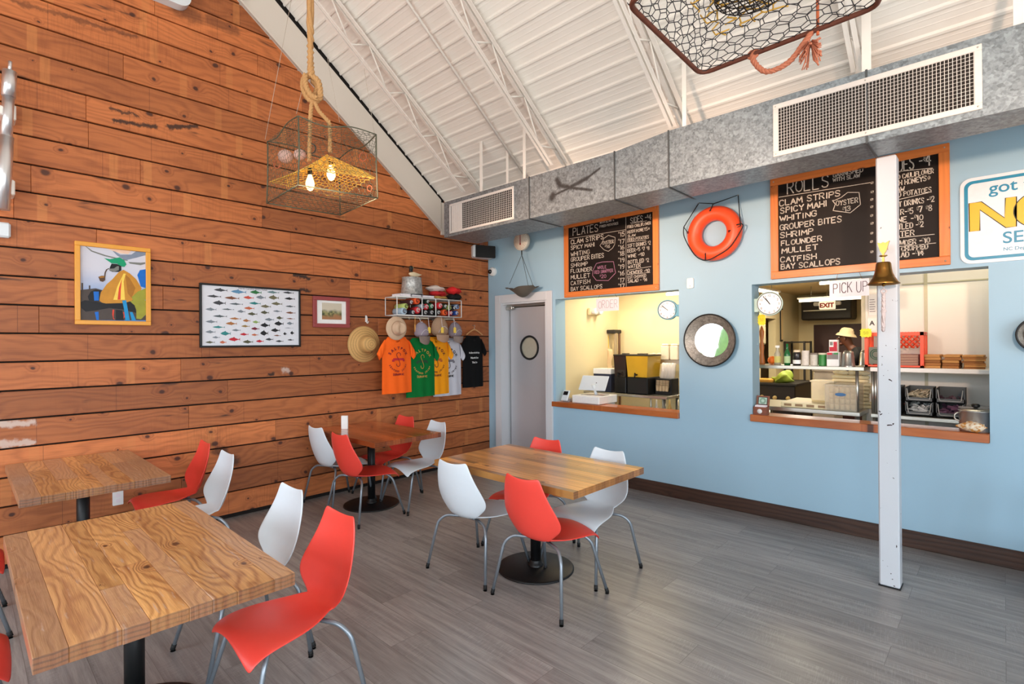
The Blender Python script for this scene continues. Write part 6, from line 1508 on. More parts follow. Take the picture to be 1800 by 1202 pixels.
# ================================================================ T-SHIRTS
def shirt(label, pxc, pyt, pyb, halfw, out, rgb, art=None, hang=False, tilt=0., depth=.028, cut=0.):
    """front of a hanging shirt; half width and heights taken on its own plane"""
    X = WX+out; yc, zt = Wd(pxc, pyt, X); zbm = Wd(pxc, pyb, X)[1]; Hs = zt-zbm
    t = thing('t_shirt', label, 'T-shirt', (X, yc, zbm), PI/2+tilt, 'T-shirts for sale on the plank wall'); w = halfw; c = mat('jersey_%d_%d_%d' % rgb, rgb, .85, vary=.05, scale=40, spec=.2)
    ph_ = random.Random(rgb[0]+rgb[1]).uniform(0, 6)
    def fold(x, z): return .006*math.sin(x*46+ph_+z*3)*(1-z/Hs)**.7+.004*math.sin(x*21+ph_*2)
    def half(z):      # body half width by height
        q = z/Hs
        if q < .62: return w*(1.02-.05*q)
        if q < .9: return w*(.985-.05*(q-.62)/.28)
        return w*(.94-.34*((q-.9)/.1)**.8)
    def front(u, v):
        z = u*Hs; hw = half(z); x = (v*2-1)*hw; neck = -.035*max(0, 1-abs(x)/(w*.34))**.6*(u > .96)
        return (x, -depth*(1-abs(v*2-1)**2.5)-.004-fold(x, z), z+neck)
    mb = MB(); mb.grid(26, 28, front)
    mb.grid(26, 10, lambda u, v: ((v*2-1)*half(u*Hs), -.002, u*Hs), flip=True)
    ob = mb.build('body', c, t)
    for s in (-1, 1):
        mb = MB(); sh = Vector((s*w*.80, 0, Hs*.955)); ep = Vector((s*w*.97, 0, Hs*.66)); o1 = Vector((s*w*1.34, 0, Hs*.70)); o2 = Vector((s*w*1.17, 0, Hs*.595))
        top = [sh, sh.lerp(o1, .45)+Vector((s*.012, 0, .012)), o1]; bot = [ep, ep.lerp(o2, .5), o2]
        def slv(u, v):
            a = top[0]*(1-u)**2+top[1]*2*u*(1-u)+top[2]*u*u; b = bot[0]*(1-u)**2+bot[1]*2*u*(1-u)+bot[2]*u*u
            p = a.lerp(b, v); return (p.x, -.006-depth*.75*math.sin(PI*v)**.6-.003*math.sin(u*14+ph_), p.z)
        mb.grid(10, 10, slv, flip=s > 0); mb.grid(6, 4, lambda u, v: (slv(u, v)[0], -.003, slv(u, v)[2]), flip=s < 0); mb.build('sleeve', c, t)
    mb = MB(); mb.tube([(w*.36*math.cos(a), -depth*.75-.008, Hs*.985+.035*math.sin(a)) for a in [PI+PI*k/14 for k in range(15)]], .006, 6); mb.build('collar', c, t)
    def sy(x, z): q = abs(x)/max(half(z), .01); return -depth*(1-min(1, q)**2.5)-.010-fold(x, z)
    if art: art(t, w, Hs, sy)
    return t
def drape(mb, sy):      # lay printed marks on the cloth
    mb.v = [(x, sy(x, z)-.0006, z) for x, y, z in mb.v]
def hookart(m, m2):
    def f(t, w, Hs, sy):
        mb = MB(); zc = Hs*.60; k = w/.25*1.08
        for i, ch in enumerate('SALTBOX'):
            a = R(148-i*19.3); printed(mb, ch, .135*k*math.cos(a), zc+.0+.135*k*math.sin(a), .052*k, 0, ang=a-PI/2, center=True, bold=.045)
        for i, ch in enumerate('SEAFOOD JOINT'):
            a = R(204+i*11.0); 
            if ch != ' ': printed(mb, ch, .150*k*math.cos(a), zc-.02*k+.150*k*math.sin(a), .030*k, 0, ang=a+PI/2, center=True, bold=.05)
        hk = [(.030, .052), (.027, .078), (.0, .092), (-.026, .076), (-.026, .05), (-.006, .01), (.014, -.03), (.022, -.06), (.016, -.085), (-.006, -.094), (-.028, -.080), (-.030, -.058)]
        mb.ribbon([(p.x, p.y) for p in smooth_path([(a*k, zc+b*k, 0) for a, b in hk], 4)], .0085*k, 0)
        strokes(mb, 'DURHAM NC', -.085*k, zc-.215*k, .026*k, width=.17*k, w=.006*k, y=0)
        drape(mb, sy); mb.build('printed_emblem', m, t)
        mb = MB(); zz = zc+.018*k
        mb.grid(1, 14, lambda u, v: (-.085*k+.17*k*v, 0, zz-.03*k*u-.0*v)); mb.grid(1, 5, lambda u, v: (-.10*k+.035*k*v, 0, zz-.016*k-.03*k*u)); mb.grid(1, 5, lambda u, v: (.065*k+.035*k*v, 0, zz-.016*k-.03*k*u))
        drape(mb, sy); mb.v = [(x, y+.0003, z) for x, y, z in mb.v]; mb.build('printed_banner', m2, t)
    return f
maroon = mat('maroon_print', (130, 18, 24), .7); crim = mat('crimson_print', (190, 32, 48), .7); goldp = mat('gold_print', (186, 150, 70), .7); brown = mat('brown_print', (110, 44, 18), .7); rust_p = mat('rust_print', (190, 96, 30), .7); blackp = mat('black_print', (24, 22, 26), .7); greyp = mat('greyish_print', (120, 116, 126), .7)
def hwid(px0, px1, py, out): X = WX+out; return abs(Wd(px1, py, X)[0]-Wd(px0, py, X)[0])/2
shirt('orange T-shirt with maroon hook emblem, leftmost on the plank wall', 697, 592, 691, hwid(671, 722, 680, .20), .20, (252, 104, 30), hookart(maroon, crim))
shirt('green T-shirt hanging between the orange and yellow ones', 739, 594, 697, hwid(714, 763, 680, .15), .15, (4, 110, 48), hookart(goldp, mat('deep_green_print', (0, 70, 34), .7)))
shirt('yellow T-shirt with brown hook emblem partly behind the green one', 764, 592, 693, hwid(741, 790, 680, .11), .11, (250, 160, 24), hookart(brown, rust_p))
shirt('white T-shirt with black emblem partly behind the yellow one', 786, 594, 695, hwid(764, 811, 680, .07), .07, (206, 206, 216), hookart(blackp, greyp))
def blackart(t, w, Hs, sy):
    mb = MB(); q = Hs
    printed(mb, 'No Shoes No Shirt Enjoy', 0, q*.655, .030, 0, width=.19, center=True, bold=.03); printed(mb, 'North Son', 0, q*.555, .034, 0, width=.14, center=True, bold=.03); printed(mb, 'This One', 0, q*.465, .034, 0, width=.10, center=True, bold=.03)
    mb.v = [(x, sy(x, z)-.001, z) for x, y, z in mb.v]; mb.build('printed_lines', M['white'], t)
bt = shirt('black T-shirt on a wooden hanger, rightmost by the door frame', 831, 590, 680, hwid(814, 849, 670, .05), .05, (14, 14, 15), blackart)
t = wall_thing('coat_hanger', 'light wooden coat hanger holding the black T-shirt', 'hanger', 'w', (830, 578), out=.045)
mb = MB(); mb.tube(smooth_path([(-.15, .0, -.085), (-.07, .0, -.035), (0, 0, -.012), (.07, 0, -.035), (.15, 0, -.085)], 5), .011, 8); mb.build('shoulder_bar', mat('light_hanger_wood', (206, 150, 96), .5), t)
mb = MB(); mb.tube(smooth_path([(0, 0, -.01), (0, 0, .02), (.012, 0, .035), (0, 0, .05), (-.012, 0, .04)], 4), .003, 6); mb.tube([(0, .045, .045), (0, -.006, .05)], .004, 6); mb.build('hook', M['steel'], t)

# ================================================================ HATS AND CAPS BELOW THE SHELF
HO = .30
def atplane(px, py, o): y, z = Wd(px, py, WX+o); return y, z
def cloth(name, rgb): return mat(name, rgb, .85, vary=.12, scale=150, bump=.25, spec=.2)
y, z = atplane(698, 577, .26); t = thing('felt_hat', 'tan fedora style sun hat hanging over the orange T-shirt', 'hat', (WX+.245, y, z), PI/2); Rh = (atplane(716, 577, .3)[0]-atplane(680, 577, .3)[0])/2; Rv = (atplane(698, 556, .3)[1]-atplane(698, 598, .3)[1])/2
mb = MB()
mb.lathe([(1.0, .0), (.97, .012), (.78, .020), (.62, .022), (.56, .04), (.52, .09), (.40, .115), (.2, .108), (0, .10)], 40, (0, 0, 0), '-y')
mb.v = [(a*Rh, -abs(b), c*Rv) for a, b, c in mb.v]
mb.v = [(a, b+.03*math.exp(-((a/.03)**2))*(1 if abs(b) > .085 else 0), c) for a, b, c in mb.v]; mb.build('hat_body', cloth('tan_felt', (206, 176, 148)), t)
mb = MB(); mb.tube([(Rh*.58*math.cos(2*PI*k/32), -.030, Rv*.58*math.sin(2*PI*k/32)) for k in range(32)], .007, 6, closed=True); mb.build('hat_band', cloth('tan_band', (176, 144, 118)), t)
def cap(label, pxc, pyc, pxw, pyt, pyb, o, c1, c2, brim=True):
    y, z = atplane(pxc, pyc, o); w = (atplane(pxc+pxw, pyc, o)[0]-atplane(pxc-pxw, pyc, o)[0])/2; ht = atplane(pxc, pyt, o)[1]-z; hb = z-atplane(pxc, pyb, o)[1]
    t = thing('trucker_cap', label, 'cap', (WX+o, y, z), PI/2, 'caps hanging under the wire shelf')
    def dome(u, v): a = v*PI; r = math.sin(u*PI/2); return (w*r*math.cos(a), -.085*math.cos(u*PI/2)-.002, ht*r*math.sin(a))
    mb = MB(); mb.grid(10, 20, dome); mb.grid(10, 14, lambda u, v: (w*math.sin(u*PI/2)*math.cos(PI+v*PI), -.085*math.cos(u*PI/2)-.002, .36*ht*math.sin(u*PI/2)*math.sin(PI+v*PI))); mb.build('crown', cloth(c1[0], c1[1]), t)
    mb = MB()
    def brm(u, v): q = (v-.5)*2; return (w*.82*q*(1-.12*u), -.075-.02*math.sin(PI*v)-.015*u*(1-q*q), -.25*ht-(hb-.25*ht)*u*(1-.35*q*q))
    mb.grid(8, 12, brm); so = mb.build('peak', cloth(c2[0], c2[1]), t); m_ = so.modifiers.new('t', 'SOLIDIFY'); m_.thickness = .006
    mb = MB(); mb.tube([(w*.55*q, -.088+.01*abs(q), ht*.30*(1-q*q)+.01*0+.02*q) for q in [-1+k/6 for k in range(13)]], .0035, 5); mb.ball((0, -.02, ht), .008, 6); mb.build('seam_and_button', cloth('cap_trim', (206, 200, 206)), t)
    mb = MB(); mb.tube(smooth_path([(0, .0, ht*.9), (0, .03, ht+.05), (0, .07, atplane(pxc, 557, o)[1]-z)], 4), .0025, 5); mb.build('hanging_loop', M['white'], t)
cap('grey and lavender trucker cap hanging over the green T-shirt', 740, 586, 12, 566, 606, .23, ('grey_mesh', (150, 138, 150)), ('grey_peak', (128, 112, 104)))
cap('tan trucker cap hanging over the yellow T-shirt', 772, 582, 14, 556, 602, .19, ('tan_mesh', (170, 138, 112)), ('tan_peak', (170, 138, 116)))
cap('grey trucker cap hanging over the white T-shirt', 799, 586, 11, 566, 603, .15, ('mauve_mesh', (146, 132, 140)), ('mauve_peak', (138, 122, 116)))
for px, py, o, lb in ((754.5, 580, .30, 'yellow price tag hanging beside the grey and lavender cap'), (777.5, 580, .295, 'yellow price tag hanging in front of the tan cap'), (799.5, 580, .26, 'yellow price tag hanging in front of the rightmost grey cap')):
    y, z = atplane(px, py, o); t = thing('price_tag', lb, 'tag', (WX+o, y, z), PI/2, 'yellow price tags below the wire shelf')
    mb = MB(); mb.prism([(-.021, -.036), (.021, -.036), (.021, .024), (.012, .036), (-.012, .036), (-.021, .024)], -.001, .001); mb.build('card', mat('yellow_card', (246, 208, 84), .6), t)
    zs = atplane(px, 556, o)[1]-z; mb = MB(); mb.tube([(0, 0, .03), (0, .02, zs)], .0022, 5); mb.build('string', M['paper'], t)
y, z = atplane(729.5, 566, .24); o = MB().tube([(WX+.24, y, z+.07), (WX+.24, y, z-.06)], .003, 5).tube([(WX+.24, y, z-.03), (WX+.24, y, z-.12)], .009, 6).build('amber_tassel', mat('pale_tassel', (226, 160, 84), .7)); tag(o, 'thin pale cord with an amber end hanging left of the grey and lavender cap', 'cord')
# outlets
def outlet(label, px, py):
    t = wall_thing('wall_outlet', label, 'outlet', 'w', (px, py)); mb = MB(); mb.prism(rounded(-.036, -.057, .036, .057, .006), -.012, 0); mb.build('cover_plate', M['white'], t)
    mb = MB()
    for z in (-.022, .022): mb.prism(rounded(-.016, z-.014, .016, z+.014, .005), -.0135, -.012)
    mb.build('socket', M['paper'], t)
outlet('white outlet plate on the lower planks beside the wall table', 207, 875)
# napkin card on the far table
gx_, gy_ = G(606, 754, .765); t = thing('menu_card', 'white upright card standing on the glossy reddish table', 'card', (max(gx_, -5.24), gy_, .765), R(40)); hh = .14
mb = MB(); mb.box((-.034, -.012, 0), (.034, .012, hh), bev=.003); mb.build('card_body', M['white'], t)
# ================================================================ KITCHEN, LEFT OPENING
YT0, YT1 = 5.80, 6.22
tz = K(1110, 693, YT0)[1]; txr = -2.93; TZ = tz
t = thing('steel_counter', 'steel counter behind the left opening carrying the drink dispensers', 'counter', (-3.58, YT0, 0)); 
mb = MB(); mb.box((-4.14+3.58, 0, TZ-.035), (txr+3.58, YT1-YT0, TZ), bev=.003); mb.build('counter_top', M['steel'], t)
for sx in (-.52, txr+3.58-.05):
    for sy in (.04, YT1-YT0-.05): mb = MB(); mb.cyl((sx, sy, 0), (sx, sy, TZ-.035), .018, 12); mb.build('leg', M['steel'], t)
mb = MB(); mb.box((-.54, .02, .45), (txr+3.58-.02, YT1-YT0-.02, .47)); mb.build('lower_shelf', M['steel'], t)
def K2(px, py, Y): return K(px, py, Y)
# ladder folded in the corner
lx0, lz1 = K(1062, 580, 6.5); t = thing('step_ladder', 'folded step ladder with yellow label leaning in the kitchen corner', 'ladder', (lx0, 6.5, 0)); lw = K(1084, 580, 6.5)[0]-lx0
mb = MB(); mb.box((-.02, -.09, lz1-.055), (lw+.02, .10, lz1), bev=.01); mb.build('top_cap', M['darkmetal'], t)
for sx, w in ((.0, .03), (lw, .03)):
    mb = MB(); mb.box((sx-.015, -.05, 0), (sx+.02, -.01, lz1-.05), bev=.003); mb.build('rail', mat('ladder_metal', (176, 160, 130), .5, .3), t)
    mb = MB(); mb.box((sx-.012, .05, 0), (sx+.016, .08, lz1-.05), bev=.003); mb.build('rear_rail', mat('ladder_brown', (128, 96, 72), .5, .3), t)
for k in range(5): mb = MB(); mb.box((.0, -.055, .25+k*.26), (lw, .0, .275+k*.26), bev=.003); mb.build('step', mat('ladder_metal', (176, 160, 130)), t)
mb = MB(); mb.box((.02, -.0565, lz1-.26), (.11, -.0505, lz1-.08)); mb.build('label_plate', mat('yellow_label', (236, 190, 60), .5), t)
mb = MB(); mb.grid(8, 8, lambda u, v: (lw*.45+(v-.5)*.16+.015*math.sin(u*7), -.075-.012*math.sin(v*12), lz1-.28-.30*u)); o = mb.build('cleaning_rag', mat('pale_rag', (226, 196, 150), .9)); o.parent = None; o.location = (lx0, 6.5, 0); tag(o, 'pale cleaning rag draped over the folded ladder', 'rag')
sd = o.modifiers.new('t', 'SOLIDIFY'); sd.thickness = .006
# tea carton
x0, z1 = K(1050, 644, 5.98); x1 = K(1078, 644, 5.98)[0]
t = thing('tea_carton', 'dark blue carton with red cup picture and white top left of the dispensers', 'carton', ((x0+x1)/2, 5.98, TZ)); w = (x1-x0)/2+.01
mb = MB(); mb.box((-w, -.08, 0), (w, .12, .235), bev=.004); mb.build('carton_body', mat('navy_carton', (26, 36, 62), .5), t)
mb = MB(); mb.box((-w-.004, -.084, .235), (w+.004, .124, .305), bev=.006); mb.build('carton_top', M['white'], t)
mb = MB(); mb.prism(circle(-.01, .14, .05, 20), -.0825, -.0805, mi=0); mb.prism([(-.06, .17), (.03, .17), (.03, .205), (-.06, .205)], -.0835, -.081, mi=0); mb.tube([(.04+.03*math.sin(PI*k/8), -.082, .19-.10*k/8) for k in range(9)], .006, 6, mi=1); mb.build('cup_picture', [mat('carton_red', (176, 60, 52), .5), M['white']], t)
# dispensers
def dispenser(label, pxa, pxb, Y, rgb, fill):
    xa, xb = K(pxa, 640, Y)[0], K(pxb, 640, Y)[0]; w = (xb-xa)/2
    t = thing('drink_dispenser', label, 'drink dispenser', ((xa+xb)/2, Y, TZ), 0, 'drink dispensers on the kitchen counter'); zt = K(1100, 623, Y)[1]-TZ; zb = K(1100, 662, Y)[1]-TZ
    mb = MB(); mb.box((-w+.002, .0, 0), (w-.002, .34, zb), bev=.012); mb.build('base_housing', M['black'], t)
    mb = MB(); d = .004
    def tank(g, z0, z1, k0, k1): 
        vs = [(-w*k0+g, .01+g, z0), (w*k0-g, .01+g, z0), (w*k0-g, .33-g, z0), (-w*k0+g, .33-g, z0), (-w*k1+g, .0+g, z1), (w*k1-g, .0+g, z1), (w*k1-g, .34-g, z1), (-w*k1+g, .34-g, z1)]
        return vs, [(0, 3, 2, 1), (4, 5, 6, 7), (0, 1, 5, 4), (1, 2, 6, 5), (2, 3, 7, 6), (3, 0, 4, 7)]
    mb.add(*tank(0, zb, zt-.015, .90, 1.04)); mb.build('tank', mat('tank_'+fill, rgb, .12, trans=.35, vary=.08, scale=8), t)
    mb = MB(); mb.box((-w*1.08, -.012, zt-.018), (w*1.08, .35, zt), bev=.006); mb.box((-w*.35, .10, zt), (w*.35, .2, zt+.012), bev=.004); mb.build('lid', M['darkmetal'], t)
    mb = MB(); mb.cyl((0, .0, zb+.03), (0, -.05, zb+.03), .012, 10); mb.tube([(0, -.045, zb+.055), (0, -.05, zb+.02), (0, -.052, zb-.005)], .010, 8); mb.build('tap', M['black'], t)
dispenser('dark tea dispenser on the kitchen counter beside the carton', 1079, 1100, 5.85, (58, 52, 48), 'tea')
dispenser('yellow lemonade dispenser with black base on the kitchen counter', 1101, 1138, 5.85, (244, 196, 58), 'lemonade')
# cup dispenser with clear cup sleeves
x0, x1 = K(1138, 680, 5.85)[0]+.014, K(1181, 680, 6.02)[0]
t = thing('cup_dispenser', 'black cup dispenser holding four stacks of clear cups', 'cup dispenser', ((x0+x1)/2, 6.02, TZ)); w = (x1-x0)/2; hz = .20
mb = MB(); mb.box((-w, .0, 0), (w, .19, hz), bev=.006); mb.build('housing', M['black'], t)
for k in range(4):
    cx = -w+.055+k*(2*w-.1)/3
    mb = MB(); mb.M = Matrix.Translation((cx, -.045, .045)) @ Matrix.Rotation(R(-8), 4, 'X') @ Matrix.Scale(.62, 4)
    mb.lathe([(.028, 0), (.037, .10), (.039, .10), (.039, .108), (.037, .108)], 20); 
    for q in range(1, 7): mb.lathe([(.037, .10+q*.018), (.039, .104+q*.018), (.037, .108+q*.018)], 20)
    mb.lathe([(.028, .0), (0, 0)], 20); mb.M = None; mb.build('spout_cup', mat('pale_plastic_cup', (206, 184, 150), .4, trans=.2), t)
    mb = MB(); mb.tube([(cx, .09, hz-.02), (cx+.012, .10, hz+.10), (cx+.018, .11, hz+.19)], [.034, .034, .030], 16); mb.build('cup_sleeve', mat('clear_cup_sleeve', (240, 236, 230), .15, alpha=.55), t)
# wire shelf unit with takeaway boxes at the right
YR = 6.25
xa_, zs_ = K(1140, 632, YR); xb_ = -2.35
t = thing('wire_rack', 'steel wire rack behind the left opening with takeaway boxes', 'rack', (xa_, YR, 0))
mb = MB(); Wr = xb_-xa_; zr = zs_
for d in (0, .36): mb.box((0, d, zr-.05), (Wr, d+.012, zr))
for k in range(28): mb.box((k*Wr/28, 0, zr-.006), (k*Wr/28+.005, .37, zr-.001))
mb.box((0, 0, zr-.05), (.012, .37, zr)); mb.build('wire_shelf', M['steel'], t)
for sx in (.02, Wr-.02):
    for d in (.02, .35): mb = MB(); mb.cyl((sx, d, 0), (sx, d, zr+.02), .012, 10); mb.build('post', M['steel'], t)
mb = MB(); mb.box((0, 0, .5), (Wr, .37, .52)); mb.build('lower_shelf', M['steel'], t)
lb = [('stack of white takeaway boxes on the rack, left of two', 1163, 1178), ('stack of white takeaway boxes on the rack partly behind the opening edge', 1179, 1194)]
for s, a, b in lb:
    xa, z1 = K(a, 604, YR+.1); xb = K(b, 604, YR+.1)[0]; o = thing('takeaway_box', s, 'box', ((xa+xb)/2, YR+.16, zr), 0, 'takeaway boxes on the rack'); w = (xb-xa)/2-.004; h = K(a, 604, YR+.1)[1]-zr
    mb = MB(); mb.box((-w, -.10, 0), (w, .12, h*.86), bev=.008); mb.build('box_body', mat('foam_white', (244, 232, 206), .7), o)
    mb = MB(); mb.box((-w*.92, -.095, h*.86), (w*.92, .115, h), bev=.02); mb.build('box_lid', mat('foam_white', (244, 232, 206)), o)
xa, z1 = K(1140, 623, YR+.1); xb = K(1161, 623, YR+.1)[0]; o = thing('food_tray', 'low pale tray heaped with wrapped packets at the left end of the rack', 'tray', ((xa+xb)/2, YR+.16, zr))
mb = MB(); w = (xb-xa)/2; mb.box((-w, -.1, 0), (w, .1, .05), bev=.01); mb.build('tray', mat('pink_tray', (226, 178, 150), .6), o)
mb = MB(); rd = random.Random(4)
for k in range(12): mb.ball((rd.uniform(-w*.8, w*.8), rd.uniform(-.08, .08), .055+rd.uniform(0, .02)), .022, 5, sc=(1.3, 1, .7))
mb.build('packets', mat('cream_packets', (246, 230, 196), .7), o)['kind'] = 'stuff'
# bottles and bread on the low shelf glimpsed over the ledge
for i, (px, r, h, rgb, lb) in enumerate(((1154, .03, .2, (206, 200, 190), 'pale squeeze bottle on the shelf under the counter end'), (1177, .028, .21, (206, 168, 96), 'amber bottle on the lower shelf below the rack'))):
    x = K(px, 710, 6.3)[0]; zb_ = .6; o = thing('squeeze_bottle', lb, 'bottle', (x, 6.3, .52 if i else .47)); h = K(px, 702, 6.3)[1]-(.52 if i else .47)
    mb = MB(); mb.lathe([(0, 0), (r, 0), (r, h*.7), (r*.5, h*.82), (r*.3, h), (0, h)], 14); mb.build('bottle_body', mat('bottle_%d' % i, rgb, .4), o)
# exit light box on the side wall
x_, z_ = -4.158, K(1041, 548, 6.05)[1]
yv = None
d_ = _ray(1041, 548); tt_ = -4.158/d_[0]; yv = d_[1]*tt_; z_ = CAM_H+d_[2]*tt_
t = thing('emergency_light', 'cream emergency light box on the yellow wall left of the ORDER sign', 'light', (-4.158, yv, z_), PI/2); mb = MB(); mb.box((-.12, -.05, -.05), (.12, 0, .05), bev=.012); mb.build('housing', M['cream'], t)
for s in (-1, 1): mb = MB(); mb.lathe([(0, .07), (.04, .07), (.045, .06), (.03, .0)], 16, (s*.06, -.045, .0), '-y'); mb.build('lamp_head', M['white'], t)

# ================================================================ KITCHEN, RIGHT OPENING
YP0, YP1 = 5.58, 6.25
tz2 = .5*(K(1359, 713, YP0)[1]+K(1510, 726, YP0)[1]); xl, xr = -1.92, K(1512, 726, YP0)[0]
t = thing('prep_table', 'stainless prep table with overshelf behind the right opening', 'table', (xl, YP0, 0)); W = xr-xl; Dp = YP1-YP0
mb = MB(); mb.box((0, 0, tz2-.04), (W, Dp, tz2), bev=.004); mb.build('table_top', M['steel'], t)
for sx in (.03, W-.03):
    for sy in (.04, Dp-.04): mb = MB(); mb.cyl((sx, sy, 0), (sx, sy, tz2-.04), .02, 12); mb.build('leg', M['steel'], t)
zs2 = .5*(K(1335, 640, YP0)[1]+K(1519, 646.5, YP0)[1]); xs1 = K(1519, 645, YP0)[0]
mb = MB(); mb.box((0, 0, zs2-.034), (xs1-xl, .32, zs2), bev=.003); mb.build('overshelf', M['steel'], t)
for sx in (.04, W-.03): mb = MB(); mb.cyl((sx, .05, tz2), (sx, .05, zs2-.03), .014, 12); mb.build('shelf_post', M['steel'], t)
# right table and wall shelf
xr0, xr1 = K(1530, 728, YP0)[0], .55
t = thing('side_counter', 'steel counter along the white panel wall with bins and an upper shelf', 'counter', (xr0, YP0, 0)); W2 = xr1-xr0; D2 = PW-YP0-.015
mb = MB(); mb.box((0, 0, tz2-.035), (W2, D2, tz2), bev=.004); mb.build('counter_top', M['steel'], t)
for sx in (.03, W2-.03): mb = MB(); mb.cyl((sx, .04, 0), (sx, .04, tz2-.035), .02, 12); mb.build('leg', M['steel'], t)
zs3 = zs2
mb = MB(); mb.box((0.0, 0, zs3-.036), (W2, D2, zs3), bev=.003); mb.build('upper_shelf', M['white_paint'], t)
for px in (1534, 1539, 1560): x = K(px, 690, YP0+.08)[0]-xr0; mb = MB(); mb.cyl((x, .08, tz2), (x, .08, zs3-.03), .011, 10); mb.build('shelf_post', M['steel'], t)
ZS = zs2
# bottles, jars, cartons on the overshelf
YB = YP0+.10
def onshelf(name, label, cat, px, group=None): x = K(px, 640, YB)[0]; return thing(name, label, cat, (x, YB, ZS), 0, group)
def ppx(px, n): return (K(px+n/2, 640, YB)[0]-K(px-n/2, 640, YB)[0])/2
def hpx(px, top, base=640.): return K(px, top, YB)[1]-ZS
sg = 'bottles and jars on the overshelf'
t = onshelf('oil_bottle', 'clear bottle with yellow green label at the left end of the overshelf', 'bottle', 1367, sg); r = .030; h = hpx(1367, 607)
mb = MB(); mb.lathe([(0, 0), (r, 0), (r, h*.55), (r*.45, h*.75), (r*.4, h*.88)], 18); mb.build('glass', mat('clear_glass', (220, 214, 190), .1, trans=.5), t)
mb = MB(); mb.lathe([(r*1.02, h*.12), (r*1.02, h*.45)], 18); mb.build('label', mat('lime_label', (196, 190, 110), .6), t)
mb = MB(); mb.lathe([(r*.7, h*.88), (r*.7, h), (0, h)], 14); mb.build('cap', M['white'], t)
t = onshelf('green_bottle', 'green glass bottle on the overshelf', 'bottle', 1384, sg); r = .029; h = hpx(1384, 604)
mb = MB(); mb.lathe([(0, 0), (r, 0), (r, h*.52), (r*.42, h*.74), (r*.36, h*.97), (r*.42, h*.98), (r*.4, h), (0, h)], 18); mb.build('glass', mat('green_glass', (24, 110, 56), .12, trans=.25), t)
mb = MB(); mb.lathe([(r*1.02, h*.10), (r*1.02, h*.42)], 18); mb.build('label', mat('pale_green_label', (170, 200, 150), .6), t)
t = onshelf('dark_jar', 'dark jar with cream lid on the overshelf', 'jar', 1401, sg); r = .036; h = hpx(1401, 615)
mb = MB(); mb.lathe([(0, 0), (r, 0), (r, h*.75), (r*.8, h*.88), (0, h*.88)], 18); mb.build('glass', mat('dark_jar_glass', (36, 30, 30), .2), t)
mb = MB(); mb.lathe([(r*.86, h*.86), (r*.86, h), (0, h)], 18); mb.build('lid', mat('cream_lid', (226, 210, 180), .5), t)
mb = MB(); mb.lathe([(r*1.02, h*.1), (r*1.02, h*.35)], 18); mb.build('label', M['white'], t)
for px, top, rgb, lb, lid in ((1416, 616, (214, 208, 198), 'tall white tin on the overshelf right of the dark jar', None), (1431, 621, (200, 196, 184), 'short pale tin with dark print on the overshelf', (120, 110, 100)), (1446, 621, (48, 130, 60), 'green tin on the overshelf next to the carton', (206, 200, 180))):
    t = onshelf('food_tin', lb, 'tin', px, sg); r = .034; h = hpx(px, top)
    mb = MB(); mb.lathe([(0, 0), (r, 0), (r*1.03, .004), (r, .008), (r, h-.008), (r*1.03, h-.004), (r, h), (0, h)], 20); mb.build('tin_body', mat('tin_%d_%d' % rgb[:2], rgb, .45, vary=.2, scale=70), t)
    mb = MB()
    if lid: mb.lathe([(r*1.05, h-.012), (r*1.05, h+.004), (0, h+.004)], 20); mb.build('lid', mat('tinlid_%d' % lid[0], lid, .5), t)
t = onshelf('printed_carton', 'white carton with red and green print on the overshelf', 'carton', 1466, sg); w = ppx(1466, 21); h = hpx(1466, 619)
mb = MB(); mb.box((-w, -.05, 0), (w, .06, h), bev=.002); mb.build('carton_body', M['white'], t)
mb = MB(); mb.box((-w+.003, -.0515, h*.5), (w-.003, -.0502, h*.96), mi=0); mb.box((-w+.003, -.0522, h*.82), (-w*.1, -.0503, h*.97), mi=1); mb.box((w*.2, -.0522, h*.85), (w-.003, -.0503, h*.97), mi=2); mb.build('carton_print', [mat('grey_print', (132, 128, 124), .6), mat('red_print', (200, 40, 60), .6), mat('green_print2', (60, 150, 80), .6)], t)
t = onshelf('small_carton', 'small white and red carton standing behind the printed carton', 'carton', 1466); t.location.y = YB+.14; t.location.x = K(1466, 600, YB+.14)[0]; h = K(1466, 597, YB+.14)[1]-ZS; w = .036
mb = MB(); mb.box((-w, -.03, 0), (w, .03, h), bev=.002); mb.build('carton_body', M['white'], t)
mb = MB(); mb.box((-w+.004, -.0315, h*.55), (w-.004, -.0302, h*.72), mi=0); mb.box((.002, -.032, h*.72), (w-.004, -.0305, h*.92), mi=0); mb.box((-w+.008, -.032, h*.78), (-.004, -.0305, h*.92), mi=1); mb.build('carton_print', [mat('red_print', (200, 40, 60)), mat('grey_print', (132, 128, 124))], t)
for px, lb in ((1491, 'upturned steel shaker on the overshelf'), (1522, 'second upturned steel shaker half behind the orange crate')):
    t = onshelf('steel_shaker', lb, 'shaker', px); 
    if px > 1500: t.location.x = K(px, 640, YB+.2)[0]; t.location.y = YB+.2
    r = .058; h = hpx(1491, 616); 
    mb = MB(); mb.lathe([(r, 0), (r, .006), (r*.94, .01), (r*.78, h*.8), (r*.68, h*.94), (r*.4, h), (0, h)], 24); mb.build('shaker_body', M['steel'], t)
